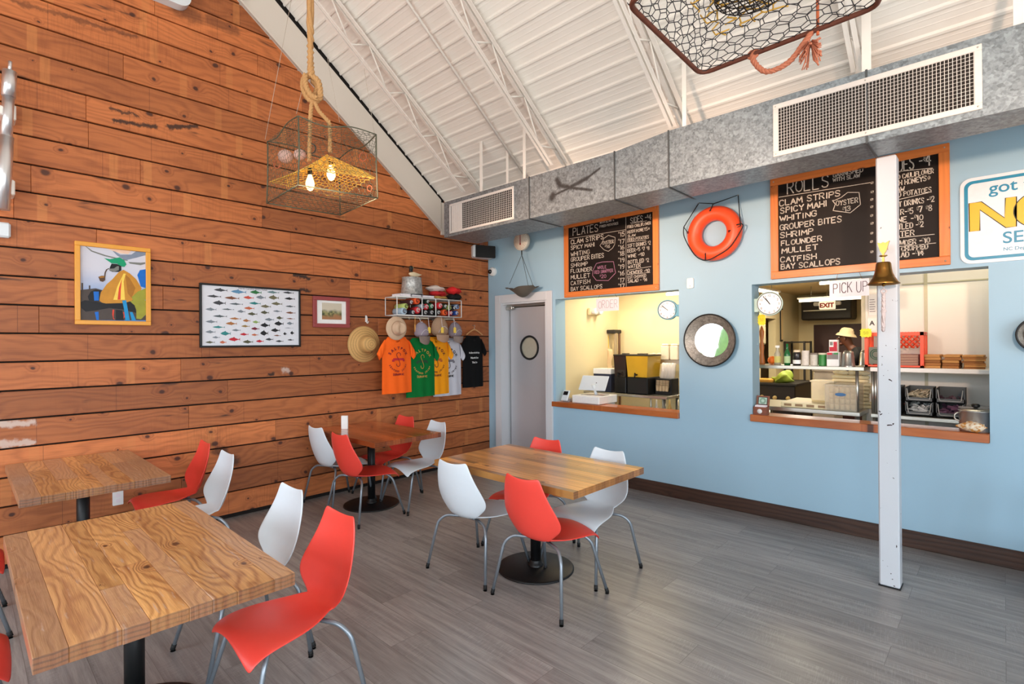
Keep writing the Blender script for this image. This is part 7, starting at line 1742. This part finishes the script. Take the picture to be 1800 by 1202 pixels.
# orange milk crate with papers and books
xa, z0 = K(1520, 645, YB-.06); xb = K(1624, 645, YB-.06)[0]; z1 = K(1560, 584, YB-.06)[1]
t = thing('milk_crate', 'orange plastic crate with lattice sides on the white shelf behind the post', 'crate', ((xa+xb)/2, YB-.06, ZS)); W = xb-xa; w = W/2; h = z1-ZS; dC = .30
oc = mat('orange_crate_plastic', (240, 84, 48), .45, vary=.05); mb = MB()
for (y0, y1) in ((0, .012), (dC-.012, dC)):
    mb.box((-w, y0, 0), (w, y1, .02)); mb.box((-w, y0, h-.03), (w, y1, h)); mb.box((-w, y0, 0), (-w+.025, y1, h)); mb.box((w-.025, y0, 0), (w, y1, h)); mb.box((-w+.13, y0, 0), (-w+.155, y1, h))
    n = 16
    for k in range(-8, n):
        for s in (-1, 1):
            x0_ = -w+k*.042; seg_ = []
            for q in range(0, 12):
                zz = h*.55+(h*.45)*q/11; xx = x0_+s*(zz-h*.5)*.9+.12
                if -w+.16 < xx < w-.03: seg_.append((xx, (y0+y1)/2, zz))
            if len(seg_) > 1: mb.tube([seg_[0], seg_[-1]], .0045, 4)
for x in (-w, w-.012):
    mb.box((x, 0, 0), (x+.012, dC, .02)); mb.box((x, 0, h-.03), (x+.012, dC, h)); mb.box((x, dC/2-.02, 0), (x+.012, dC/2+.02, h))
    for k in range(6): mb.tube([(x+.006, k*.05, .02), (x+.006, min(dC, k*.05+.05), h-.03)], .0045, 4)
mb.box((-w, 0, 0), (w, dC, .006)); mb.build('crate_body', oc, t)
o = thing('framed_badge', 'dark square badge with ring mark inside the left of the orange crate', 'badge', ((xa+xb)/2-w+.09, YB-.075, ZS+.03)); mb = MB(); mb.box((-.055, .0, 0), (.055, .008, .15)); mb.build('badge_panel', mat('badge_grey', (110, 110, 96), .6), o)
mb = MB(); 
for r in (.045, .03): mb.tube([(r*math.cos(2*PI*k/20), -.001, .085+r*math.sin(2*PI*k/20)) for k in range(20)], .004, 4, closed=True)
mb.build('ring_mark', mat('badge_green', (60, 96, 76), .6), o); o.location.y = YB-.078
for k in range(8):
    o = thing('menu_book', 'maroon menu book in the pile inside the orange crate, number from bottom', 'book', ((xa+xb)/2+.06, YB-.06+.02, ZS+.008+k*.0135), 0, 'menu books piled in the orange crate')
    o['label'] = ('topmost ' if k == 7 else 'lowest ' if k == 0 else '')+'thin maroon menu book in the pile inside the orange crate'
    mb = MB(); mb.box((-.10, 0, 0), (.115, .24, .003)); mb.box((-.10, 0, .0095), (.115, .24, .0125)); mb.build('cover', mat('maroon_cover', (112, 44, 40), .5), o)
    mb = MB(); mb.box((-.097, .002, .003), (.11, .238, .0095)); mb.build('page_block', mat('cream_pages', (206, 170, 140), .8), o)
# paper bag piles
bp = [mat('brown_paper_%d' % i, c, .8, vary=.12, scale=20) for i, c in enumerate(((196, 140, 78), (170, 112, 58), (148, 94, 46)))]
for i, (a, b, top, n, lb) in enumerate(((1625, 1655, 616, 5, 'pile of brown paper bags on the white shelf next to the crate'), (1657, 1689, 616, 5, 'pile of brown paper bags in the middle of the white shelf'), (1691, 1732, 617, 7, 'tallest pile of brown paper bags at the right end of the shelf'))):
    xa, _ = K(a, 645, YB); xb = K(b, 645, YB)[0]; h = K(a, top+7, YB)[1]-ZS; w = (xb-xa)/2-.004
    rd = random.Random(i+3); zc = ZS
    for k in range(n):
        th = h/n; t = thing('paper_bag', ('topmost ' if k == n-1 else 'lowest ' if k == 0 else '')+('flat brown paper bag in the pile beside the orange crate', 'flat brown paper bag in the middle pile of three', 'flat brown paper bag in the tallest pile at the right')[i], 'paper bag', ((xa+xb)/2+rd.uniform(-.006, .006), YB+.12, zc), R(rd.uniform(-3, 3)), 'folded brown paper bags pile %d' % (i+1))
        t['group'] = ('bags by the crate', 'bags in the middle pile', 'bags in the tallest pile')[i]
        mb = MB(); mb.box((-w, -.13, 0), (w, .13, th*.94), bev=.003); mb.build('bag_fold', bp[(k+i) % 3] if k < n-1 else bp[0], t); zc += th
# stacking bins
bm = mat('grey_bin_plastic', (72, 74, 74), .45); lipm = mat('pale_bin_lip', (168, 168, 164), .45)
zc1 = K(1615, 697, YP0+.06)[1]; zc2 = K(1615, 722, YP0+.06)[1]; hb = .118
bins = [(1554, 1583, 0, 'lower grey bin mostly behind the white post', 'pink'), (1554, 1583, 1, 'upper grey bin mostly behind the white post', 'pink'), (1591, 1640, 0, 'lower middle grey bin full of clear packets', 'clear'), (1591, 1640, 1, 'upper middle grey bin full of beige packets', 'beige'), (1645, 1696, 0, 'lower right grey bin with purple packets', 'purple'), (1645, 1696, 1, 'upper right grey bin nearly empty', 'few')]
for a, b, lv, lb, fill in bins:
    xa = K(a, 700, YP0+.06)[0]; xb = K(b, 700, YP0+.06)[0]; w = (xb-xa)/2; D = .30
    t = thing('stacking_bin', lb, 'bin', ((xa+xb)/2, YP0+.06, tz2+.004+lv*(hb+.002)), 0, 'stacking bins on the side counter'); th = .006
    mb = MB(); mb.box((-w, 0, 0), (w, D, th)); mb.box((-w, 0, 0), (-w+th, D, hb)); mb.box((w-th, 0, 0), (w, D, hb)); mb.box((-w, D-th, 0), (w, D, hb)); mb.box((-w, 0, 0), (w, th, hb*.3)); mb.build('bin_body', bm, t)
    mb = MB(); mb.tube([(-w+.012, -.003, hb-.008), (-w+.022, -.003, hb*.2), (-w+.03, -.003, hb*.14), (w-.03, -.003, hb*.14), (w-.022, -.003, hb*.2), (w-.012, -.003, hb-.008)], .004, 6); mb.build('front_lip', lipm, t)
    mb = MB(); rd = random.Random(a+lv); n = 8 if fill == 'few' else 40
    cm = {'pink': (196, 120, 104), 'clear': (220, 220, 216), 'beige': (190, 174, 146), 'purple': (136, 96, 120), 'few': (96, 70, 80)}[fill]
    for k in range(n):
        c = Vector((rd.uniform(-w*.75, w*.75), rd.uniform(.04, D-.06), rd.uniform(th+.01, hb*(.3 if fill == 'few' else .68)))); a_ = rd.uniform(0, 6)
        rm_ = Euler((rd.uniform(-1, 1), rd.uniform(-1, 1), a_)).to_matrix(); mb.box((c.x-.03, c.y-.012, c.z-.004), (c.x+.03, c.y+.012, c.z+.004), rot=rm_)
    p = mb.build('packet_filling', mat('packets_'+fill, cm, .4, vary=.2), t); p['kind'] = 'stuff'
# clear container low at right
t = thing('clear_container', 'low clear plastic container behind the aluminium pot', 'container', (K(1722, 715, YP0+.15)[0], YP0+.15, tz2)); mb = MB(); mb.box((-.12, -.09, 0), (.12, .1, .09), bev=.015); mb.box((-.13, -.1, .09), (.13, .11, .105), bev=.006); mb.build('container_body', mat('clear_plastic', (222, 220, 216), .2, alpha=.5), t)
# paper notices on the panel wall
def notice(label, a, b, c, d, Y, rgb, txt=None):
    x0, z0 = K(a, d, Y); x1, z1 = K(c, b, Y); t = thing('paper_notice', label, 'notice', (x0, Y, z0), 0); mb = MB(); mb.box((0, -.002, 0), (x1-x0, 0, z1-z0)); mb.build('sheet', mat('notice_%d' % rgb[0], rgb, .8), t)
    mb = MB()
    if txt: printed(mb, txt, (x1-x0)*.5, (z1-z0)*.46, (z1-z0)*.48, -.003, center=True, bold=.03)
    else:
        for k in range(6): mb.ribbon([((x1-x0)*.15, (z1-z0)*(.2+.11*k)), ((x1-x0)*(.8-.1*(k % 2)), (z1-z0)*(.2+.11*k))], .006, -.003)
    mb.build('print', M['ink'] if not txt else M['black'], t)
notice('white grade card with a letter A pinned on the panel wall', 1525, 559, 1541, 582, PW-.012, (238, 232, 226), 'A')
notice('plain white notice above the grade card', 1527, 517, 1541, 555, PW-.012, (226, 222, 218))
# yellow price bursts
def burst(label, px, py, rpx, rpy, Y, rgb):
    x, z = K(px, py, Y); w = (K(px+rpx, py, Y)[0]-K(px-rpx, py, Y)[0])/2; h = (K(px, py-rpy, Y)[1]-K(px, py+rpy, Y)[1])/2; t = thing('price_burst', label, 'price card', (x, Y, z)); pts = []
    n = 26
    for k in range(n):
        a = 2*PI*k/n; sq = 1/max(abs(math.cos(a)), abs(math.sin(a)), .75); q = (1. if k % 2 else .84)*min(sq, 1.25)*.9; pts.append((w*q*math.cos(a), h*q*math.sin(a)))
    mb = MB(); mb.prism(pts, -.002, .0); mb.build('card', mat('burst_%d_%d' % rgb[:2], rgb, .7), t)
    mb = MB(); strokes(mb, '50', -w*.35, -h*.25, h*.5, width=w*.7, w=.003, y=-.003); mb.build('writing', mat('faint_gold_ink', (190, 170, 60), .8), t); return t
burst('bright yellow burst card at the left inside the right opening', 1339, 562, 8, 11, BY+.16, (250, 214, 40))
burst('lime yellow burst card above the orange crate', 1522, 585, 12, 9, YP0-.02, (222, 226, 60))
# carafe like pepper mill at left
t = onshelf('pepper_mill', 'turned wooden pepper mill at the far left of the overshelf', 'pepper mill', 1338.5); t.location.y = YB+.06; t.location.x = K(1339, 600, YB+.06)[0]; mb = MB(); h = K(1339, 572, YB+.06)[1]-ZS
mb.lathe([(0, 0), (.03, 0), (.03, .02), (.018, h*.3), (.024, h*.45), (.014, h*.6), (.022, h*.75), (.024, h*.85), (.012, h*.95), (0, h)], 16); mb.build('mill_body', mat('amber_mill', (190, 112, 54), .4), t)
t = onshelf('orange_fruit', 'orange resting on the overshelf behind the clear bottle', 'fruit', 1357); t.location.y = YB+.14; t.location.x = K(1357, 630, YB+.14)[0]; t['label'] = 'orange lying on the overshelf behind the clear bottle'; mb = MB(); mb.ball((0, 0, .042), .042, 10); mb.build('peel', mat('orange_peel', (240, 124, 40), .5, bump=.2), t)
# trays, tub and clamshells on the prep table
x0, z0 = K(1372, 711, YP0+.04); x1 = K(1452, 716, YP0+.04)[0]
t = thing('cutting_tray', 'large cream tray with slotted edge at the left of the prep table', 'tray', (x0, YP0+.05, tz2)); mb = MB(); w = x1-x0; mb.box((0, 0, 0), (w, .55, .045), bev=.004); mb.build('tray_body', mat('cream_board', (236, 222, 180), .5), t)
mb = MB()
for k in range(4): mb.box((.03+k*w/4, -.0015, .010), (.03+k*w/4+w/6, .0, .034))
mb.build('slot', mat('tray_slot', (150, 120, 84), .6), t)
x0, z0 = K(1446, 700, YP0+.35); t = thing('plastic_tub', 'tall cream plastic tub standing on the tray behind the clamshell container', 'tub', (x0-.0, YP0+.42, tz2+.045)); w = .10; hT = K(1430, 668, YP0+.42)[1]-tz2-.045
mb = MB(); mb.box((-w, -.09, 0), (w, .09, hT), bev=.012); mb.box((-w-.008, -.098, hT-.012), (w+.008, .098, hT+.004), bev=.003); mb.build('tub_body', mat('cream_tub', (240, 226, 190), .5), t)
xa, z0 = K(1450, 716, YP0+.03); xb = K(1506, 716, YP0+.03)[0]; t = thing('cup_container', 'clear lidded tub packed with sauce cups on the prep table', 'container', ((xa+xb)/2, YP0+.03, tz2)); w = (xb-xa)/2; hT = K(1478, 676, YP0+.03)[1]-tz2
mb = MB(); th = .004
mb.box((-w, 0, 0), (w, .32, th)); mb.box((-w, 0, 0), (-w+th, .32, hT)); mb.box((w-th, 0, 0), (w, .32, hT)); mb.box((-w, 0, 0), (w, th, hT)); mb.box((-w, .32-th, 0), (w, .32, hT)); mb.box((-w-.006, -.006, hT-.012), (w+.006, .326, hT)); mb.build('tub_wall', mat('clear_tub', (236, 224, 200), .15, alpha=.28), t)
mb = MB(); mb.prism(circle(.0, hT*.62, .045, 20, .016), -.002, -.0005); mb.build('blue_label', mat('blue_oval_label', (60, 110, 160), .5), t)
rd = random.Random(3); n = 0
for lv in range(4):
    for k in range(5):
        for d in range(2):
            cx = -w+.04+k*(2*w-.08)/4; o = thing('sauce_cup', 'small cream sauce cup stacked in the clear tub on the prep table', 'cup', ((xa+xb)/2+cx, YP0+.03+.07+d*.14, tz2+.006+lv*.052), 0, 'sauce cups in the clear tub')
            mb = MB(); r = min(.028, (2*w-.08)/8-.001); mb.lathe([(0, 0), (r*.8, 0), (r, .044), (r, .048), (0, .046)], 12); mb.build('cup_body', mat('cream_cup', (230, 206, 160), .6), o)
# heap of takeaway shells behind
t = thing('takeaway_shells', 'heap of cream takeaway shells behind the clear tub', 'boxes', (K(1502, 690, YP0+.45)[0], YP0+.45, tz2)); 
t['kind'] = 'stuff'
mb = MB(); rd = random.Random(8)
for k in range(9): mb.box((-.16+rd.uniform(-.02, .02), -.08, k*.035), (.14+rd.uniform(-.02, .02), .09, k*.035+.030), bev=.008)
mb.build('shell_pile', mat('cream_shell', (244, 226, 180), .7), t)
mb = MB(); rd = random.Random(9)
for k in range(10): mb.ball((rd.uniform(-.14, .12), rd.uniform(-.06, .06), .335), .035, 6, sc=(1.3, 1, .6))
mb.build('crumpled_wrap', mat('cream_wrap', (246, 232, 196), .7), t)
# --- far kitchen
def far(px, py, Y): return K(px, py, Y)
# griddle range on the left with pans
gx = -2.90
yA, yB_ = 8.35, 9.05
t = thing('cooking_range', 'dark steel range along the left kitchen wall', 'range', (-2.55, 8.7, 0)); zr = 1.0
mb = MB(); mb.box((-.36, -.42, .1), (.36, .42, zr), bev=.01); mb.build('range_body', mat('range_black', (46, 40, 36), .4, .4), t)
mb = MB(); mb.box((-.38, -.44, zr), (.38, .44, zr+.03)); mb.build('griddle_top', M['darkmetal'], t)
for k in range(4): mb = MB(); mb.lathe([(.03, 0), (.026, .03), (0, .03)], 14, (-.27+k*.18, -.43, .82), '-y'); mb.build('knob', mat('cream_knob', (206, 180, 120), .5), t)
for sx in (-.3, .3):
    for sy in (-.36, .36): mb = MB(); mb.cyl((sx, sy, 0), (sx, sy, .1), .025, 10); mb.build('leg', M['steel'], t)
t = thing('food_pan', 'yellow rimmed pan on top of the dark range', 'pan', (-2.68, 8.5, zr+.03)); mb = MB(); mb.box((-.16, -.12, 0), (.16, .12, .05), bev=.01); mb.build('pan_body', mat('mustard_pan', (200, 150, 60), .5), t)
t = thing('lettuce_bag', 'lime green bag slumped on the dark range', 'bag', (-2.42, 8.45, zr+.03)); mb = MB(); mb.ball((0, 0, .07), .12, 14, sc=(1.25, .8, .62)); mb.v = [(x+.03*math.sin(z*50+y*30)+z*.35, y+.02*math.sin(x*40), max(0, z*(1+.35*math.sin(x*26+1)))) for x, y, z in mb.v]; mb.build('bag_body', mat('lime_bag', (150, 172, 62), .6), t)
# wall cabinet on left wall
t = thing('fuse_box', 'grey metal box on the left kitchen wall under the tube light', 'box', (-2.94, 8.62, 1.82), PI/2); mb = MB(); mb.box((-.22, -.18, -.22), (.22, 0, .22), bev=.01); mb.build('box_body', mat('grey_box', (164, 152, 122), .5), t); mb = MB(); mb.box((-.2, -.188, -.2), (.2, -.18, .2), bev=.004); mb.build('box_door', mat('grey_box', (164, 152, 122)), t)
# exhaust hood / heater over the back door
hx0, hz1 = far(1408, 527, 10.9); hx1, hz0 = far(1497, 560, 10.9)
t = thing('air_curtain', 'dark extractor housing above the maroon back door', 'extractor', ((hx0+hx1)/2, 10.9, hz0)); w = (hx1-hx0)/2; h = min(hz1, 2.54)-hz0
mb = MB(); mb.box((-w, 0, 0), (w, .48, h), bev=.02); mb.build('housing', mat('dark_hood', (40, 34, 30), .5), t)
mb = MB(); mb.box((-w*.9, -.02, h*.42), (w*.8, .0, h*.47)); mb.build('trim_strip', M['steel'], t)
# exit sign
sx_, sz_ = far(1454, 536, 10.5)
t = thing('exit_sign', 'white lit exit sign with red letters hanging before the dark extractor', 'sign', (sx_, 10.5, sz_)); w = (far(1468, 536, 10.5)[0]-far(1440, 536, 10.5)[0])/2; h = .075
mb = MB(); mb.box((-w, -.02, -h), (w, .04, h), bev=.01); mb.build('sign_body', mat('lit_sign_white', (255, 240, 205), .5, emit=.9, emit_rgb=(255, 238, 205)), t)
mb = MB(); printed(mb, 'EXIT', 0, -h*.55, h*1.45, -.022, center=True, bold=.05); mb.build('lettering', mat('exit_red', (206, 60, 50), .5), t)
for s in (-1, 1): mb = MB(); mb.box((min(s*w, s*(w+.09)), -.03, -.01), (max(s*w, s*(w+.09)), .03, .06), bev=.015); mb.build('lamp_head', M['white'], t)
mb = MB(); mb.cyl((0, .01, h), (0, .01, 2.55-sz_), .012, 8); mb.build('stem', M['steel'], t)
# fluorescent fittings
def tube(label, x0, y0, x1, y1, z, sus=None):
    t = thing('fluorescent_light', label, 'light', ((x0+x1)/2, (y0+y1)/2, z), 0, 'fluorescent lights in the kitchen'); a = Vector((x0-x1, y0-y1, 0))/2; 
    mb = MB(); mb.cyl(a, -a, .020, 12); mb.build('tube', M['tube'], t)
    n = Vector((-a.y, a.x, 0)).normalized()*.05; mb = MB(); vs = []
    for p in (a*1.04, -a*1.04):
        for q in (-n, n): vs += [tuple(p+q+Vector((0, 0, .024))), tuple(p+q+Vector((0, 0, .05)))]
    mb.add(vs, [(0, 2, 6, 4), (1, 5, 7, 3), (0, 4, 5, 1), (2, 3, 7, 6), (0, 1, 3, 2), (4, 6, 7, 5)]); mb.build('fitting', M['white'], t)
    mb = MB(); mb.cyl(a*.6+Vector((0, 0, .05)), a*.6+Vector((0, 0, 2.55-z)), .006, 6); mb.cyl(-a*.6+Vector((0, 0, .05)), -a*.6+Vector((0, 0, 2.55-z)), .006, 6); mb.build('suspension_rod', M['steel'], t)
YL = 9.6; xa, za = K(1405, 528, YL); xb, zb2 = K(1516, 524, YL); tube('long bright tube light across the kitchen in front of the exit sign', xa, YL, xb, YL, (za+zb2)/2)
ya, z9 = None, 2.44
xa, ya = G(1338, 511, 2.43); xb, yb_ = G(1376, 521, 2.43); tube('tube light at the left of the right opening above the mint clock', -2.62, 7.6, -2.60, 8.9, 2.40)
xa, za = K(1441, 498, 7.6); xb = K(1470, 497, 7.6)[0]; tube('tube light on the kitchen ceiling partly behind the PICK UP sign', xa, 7.6, xb+.5, 7.6, min(za, 2.47))
xa, za = K(1172, 517, 6.2); tube('tube light at the upper right of the left opening above the blue clock', xa, 6.2, xa+.9, 6.2, min(za, 2.46))
# tall dark rack and thermometer on the left wall
x_, z_ = K(1398, 583, 10.0); t = thing('wall_thermometer', 'long dark framed thermometer on the left kitchen wall', 'thermometer', (-2.938, 10.25, 1.95), PI/2); mb = MB(); mb.box((-.06, -.02, -.3), (.06, 0, .3), bev=.006); mb.build('case', M['darkmetal'], t); mb = MB(); mb.box((-.045, -.023, -.27), (.045, -.02, .27)); mb.build('scale_face', mat('cream_scale', (226, 196, 140), .5), t)
t = thing('dark_rack', 'dark upright frame against the left kitchen wall near the back door', 'rack', (-2.75, 10.6, 0)); mb = MB()
for sx in (-.16, .16):
    for sy in (-.22, .22): mb.box((sx-.015, sy-.015, 0), (sx+.015, sy+.015, 1.65))
for zz in (.3, .9, 1.62): mb.box((-.17, -.24, zz), (.17, .24, zz+.025))
mb.build('rack_frame', M['darkmetal'], t)
# stacked white bins in mid kitchen
x_, z_ = K(1452, 662, 7.6); t = thing('storage_bin', 'pale grey storage bin standing in the kitchen beyond the prep table', 'bin', (x_, 7.7, 0)); zt = K(1452, 646, 7.6)[1]; w = (K(1474, 650, 7.6)[0]-K(1431, 650, 7.6)[0])/2
mb = MB(); mb.box((-w*.92, -.2, 0), (w*.92, .2, zt-.05), bev=.02); mb.build('bin_body', mat('pale_bin', (206, 200, 186), .5), t); mb = MB(); mb.box((-w, -.22, zt-.05), (w, .22, zt), bev=.012); mb.build('bin_lid', mat('pale_bin', (206, 200, 186)), t)
# ================================================================ COOK
PX, PYy = K(1486, 600, 9.8)[0], 9.8; zc = K(1478, 594, 9.8)[1]        # head centre
def skin_body(name, verts, edges, radii, root, m, parent, sub=2):
    me = bpy.data.meshes.new(name); me.from_pydata(verts, edges, []); o = bpy.data.objects.new(name, me); COL.objects.link(o); o.parent = parent
    sk = o.modifiers.new('skin', 'SKIN'); sk.use_smooth_shade = True
    for i, r in enumerate(radii): me.skin_vertices[0].data[i].radius = (r, r) if not isinstance(r, tuple) else r
    me.skin_vertices[0].data[root].use_root = True
    sb = o.modifiers.new('sub', 'SUBSURF'); sb.levels = 1; sb.render_levels = sub; me.materials.append(m); return o
t = thing('person', 'cook in a tan bucket hat and dark shirt bending left behind the pass', 'person', (PX+.12, PYy, 0))
HS = zc-.0       # head height above floor
skinm = mat('dark_skin', (92, 52, 36), .5, vary=.06); shirtm = mat('black_shirt', (24, 24, 26), .85); trs = mat('dark_trousers', (34, 36, 44), .85)
hd = Vector((-.12, 0, HS)); nk = Vector((-.05, 0, HS-.15)); ch = Vector((.10, 0, HS-.30)); bl = Vector((.24, 0, HS-.52)); pv = Vector((.30, 0, HS-.72))
V = [pv, bl, ch, nk, hd, hd+Vector((-.02, 0, .07)),                     # 0-5
     ch+Vector((-.02, -.19, .06)), Vector((-.08, -.26, HS-.52)), Vector((-.30, -.20, HS-.58)), Vector((-.37, -.19, HS-.59)),   # 6-9 near arm
     ch+Vector((-.02, .19, .06)), Vector((-.06, .26, HS-.52)), Vector((-.28, .20, HS-.58)), Vector((-.35, .19, HS-.59)),      # 10-13
     pv+Vector((.0, -.10, -.06)), Vector((.24, -.11, .47)), Vector((.28, -.11, .08)), Vector((.16, -.12, .04)),               # 14-17
     pv+Vector((.0, .10, -.06)), Vector((.24, .11, .47)), Vector((.28, .11, .08)), Vector((.16, .12, .04))]
E_ = [(0, 1), (1, 2), (2, 3), (3, 4), (4, 5), (2, 6), (6, 7), (7, 8), (8, 9), (2, 10), (10, 11), (11, 12), (12, 13), (0, 14), (14, 15), (15, 16), (16, 17), (0, 18), (18, 19), (19, 20), (20, 21)]
Rr = [.14, .15, .15, .055, .092, .08, .065, .048, .036, .030, .065, .048, .036, .030, .09, .062, .042, .036, .09, .062, .042, .036]
skin_body('body', [tuple(v) for v in V], E_, Rr, 0, skinm, t)
sV = [pv+Vector((0, 0, .0)), bl, ch, nk+Vector((.03, 0, -.035)), V[6], V[6].lerp(V[7], .75), V[10], V[10].lerp(V[11], .75)]
skin_body('shirt', [tuple(v) for v in sV], [(0, 1), (1, 2), (2, 3), (2, 4), (4, 5), (2, 6), (6, 7)], [.165, .172, .175, .075, .085, .07, .085, .07], 1, shirtm, t)
tV = [pv+Vector((0, 0, .02)), V[14], V[15], V[16]+Vector((0, 0, .02)), V[18], V[19], V[20]+Vector((0, 0, .02))]
skin_body('trousers', [tuple(v) for v in tV], [(0, 1), (1, 2), (2, 3), (0, 4), (4, 5), (5, 6)], [.155, .105, .078, .06, .105, .078, .06], 0, trs, t)
mb = MB(); hm = cloth('straw_coloured_hat', (206, 186, 150)); q = Matrix.Translation(hd+Vector((.015, 0, .05))) @ Matrix.Rotation(R(10), 4, 'Y'); mb.M = q
mb.lathe([(.150, -.020), (.128, .012), (.104, .028), (.100, .06), (.080, .10), (.05, .115), (0, .118)], 28); mb.build('bucket_hat', hm, t)
mb = MB(); mb.tube([hd+Vector((-.085, 0, .01)), hd+Vector((-.115, 0, -.02)), hd+Vector((-.095, 0, -.03))], [.012, .018, .012], 8); mb.ball(tuple(hd+Vector((-.09, 0, -.065))), .03, 8, sc=(.7, 1.2, .5)); mb.ball(tuple(hd+Vector((.01, -.092, -.01))), .026, 8, sc=(.7, .35, 1.1)); mb.ball(tuple(hd+Vector((-.06, 0, -.095))), .045, 8, sc=(.8, .9, .6)); mb.build('face_features', skinm, t)
mb = MB()
for s in (-1, 1): mb.ball(tuple(hd+Vector((-.082, s*.035, .012))), .012, 8)
mb.build('eye', mat('eye_white', (220, 210, 200), .3), t)
for s, w_ in ((-1, V[9]), (1, V[13])):
    mb = MB(); mb.ball(tuple(w_+Vector((-.05, 0, -.005))), .042, 8, sc=(1.1, .9, .45))
    for k, (dy, ln) in enumerate(((-.027, .062), (-.009, .074), (.009, .070), (.027, .054))):
        a = w_+Vector((-.085, dy, 0)); mb.tube(smooth_path([a, a+Vector((-ln*.5, 0, .004)), a+Vector((-ln*.9, 0, -.018))], 3), .0085, 8)
    mb.tube(smooth_path([w_+Vector((-.035, -s*-.035, 0)), w_+Vector((-.06, s*.06, -.008)), w_+Vector((-.09, s*.062, -.015))], 3), .0095, 8); mb.build('hand', skinm, t)
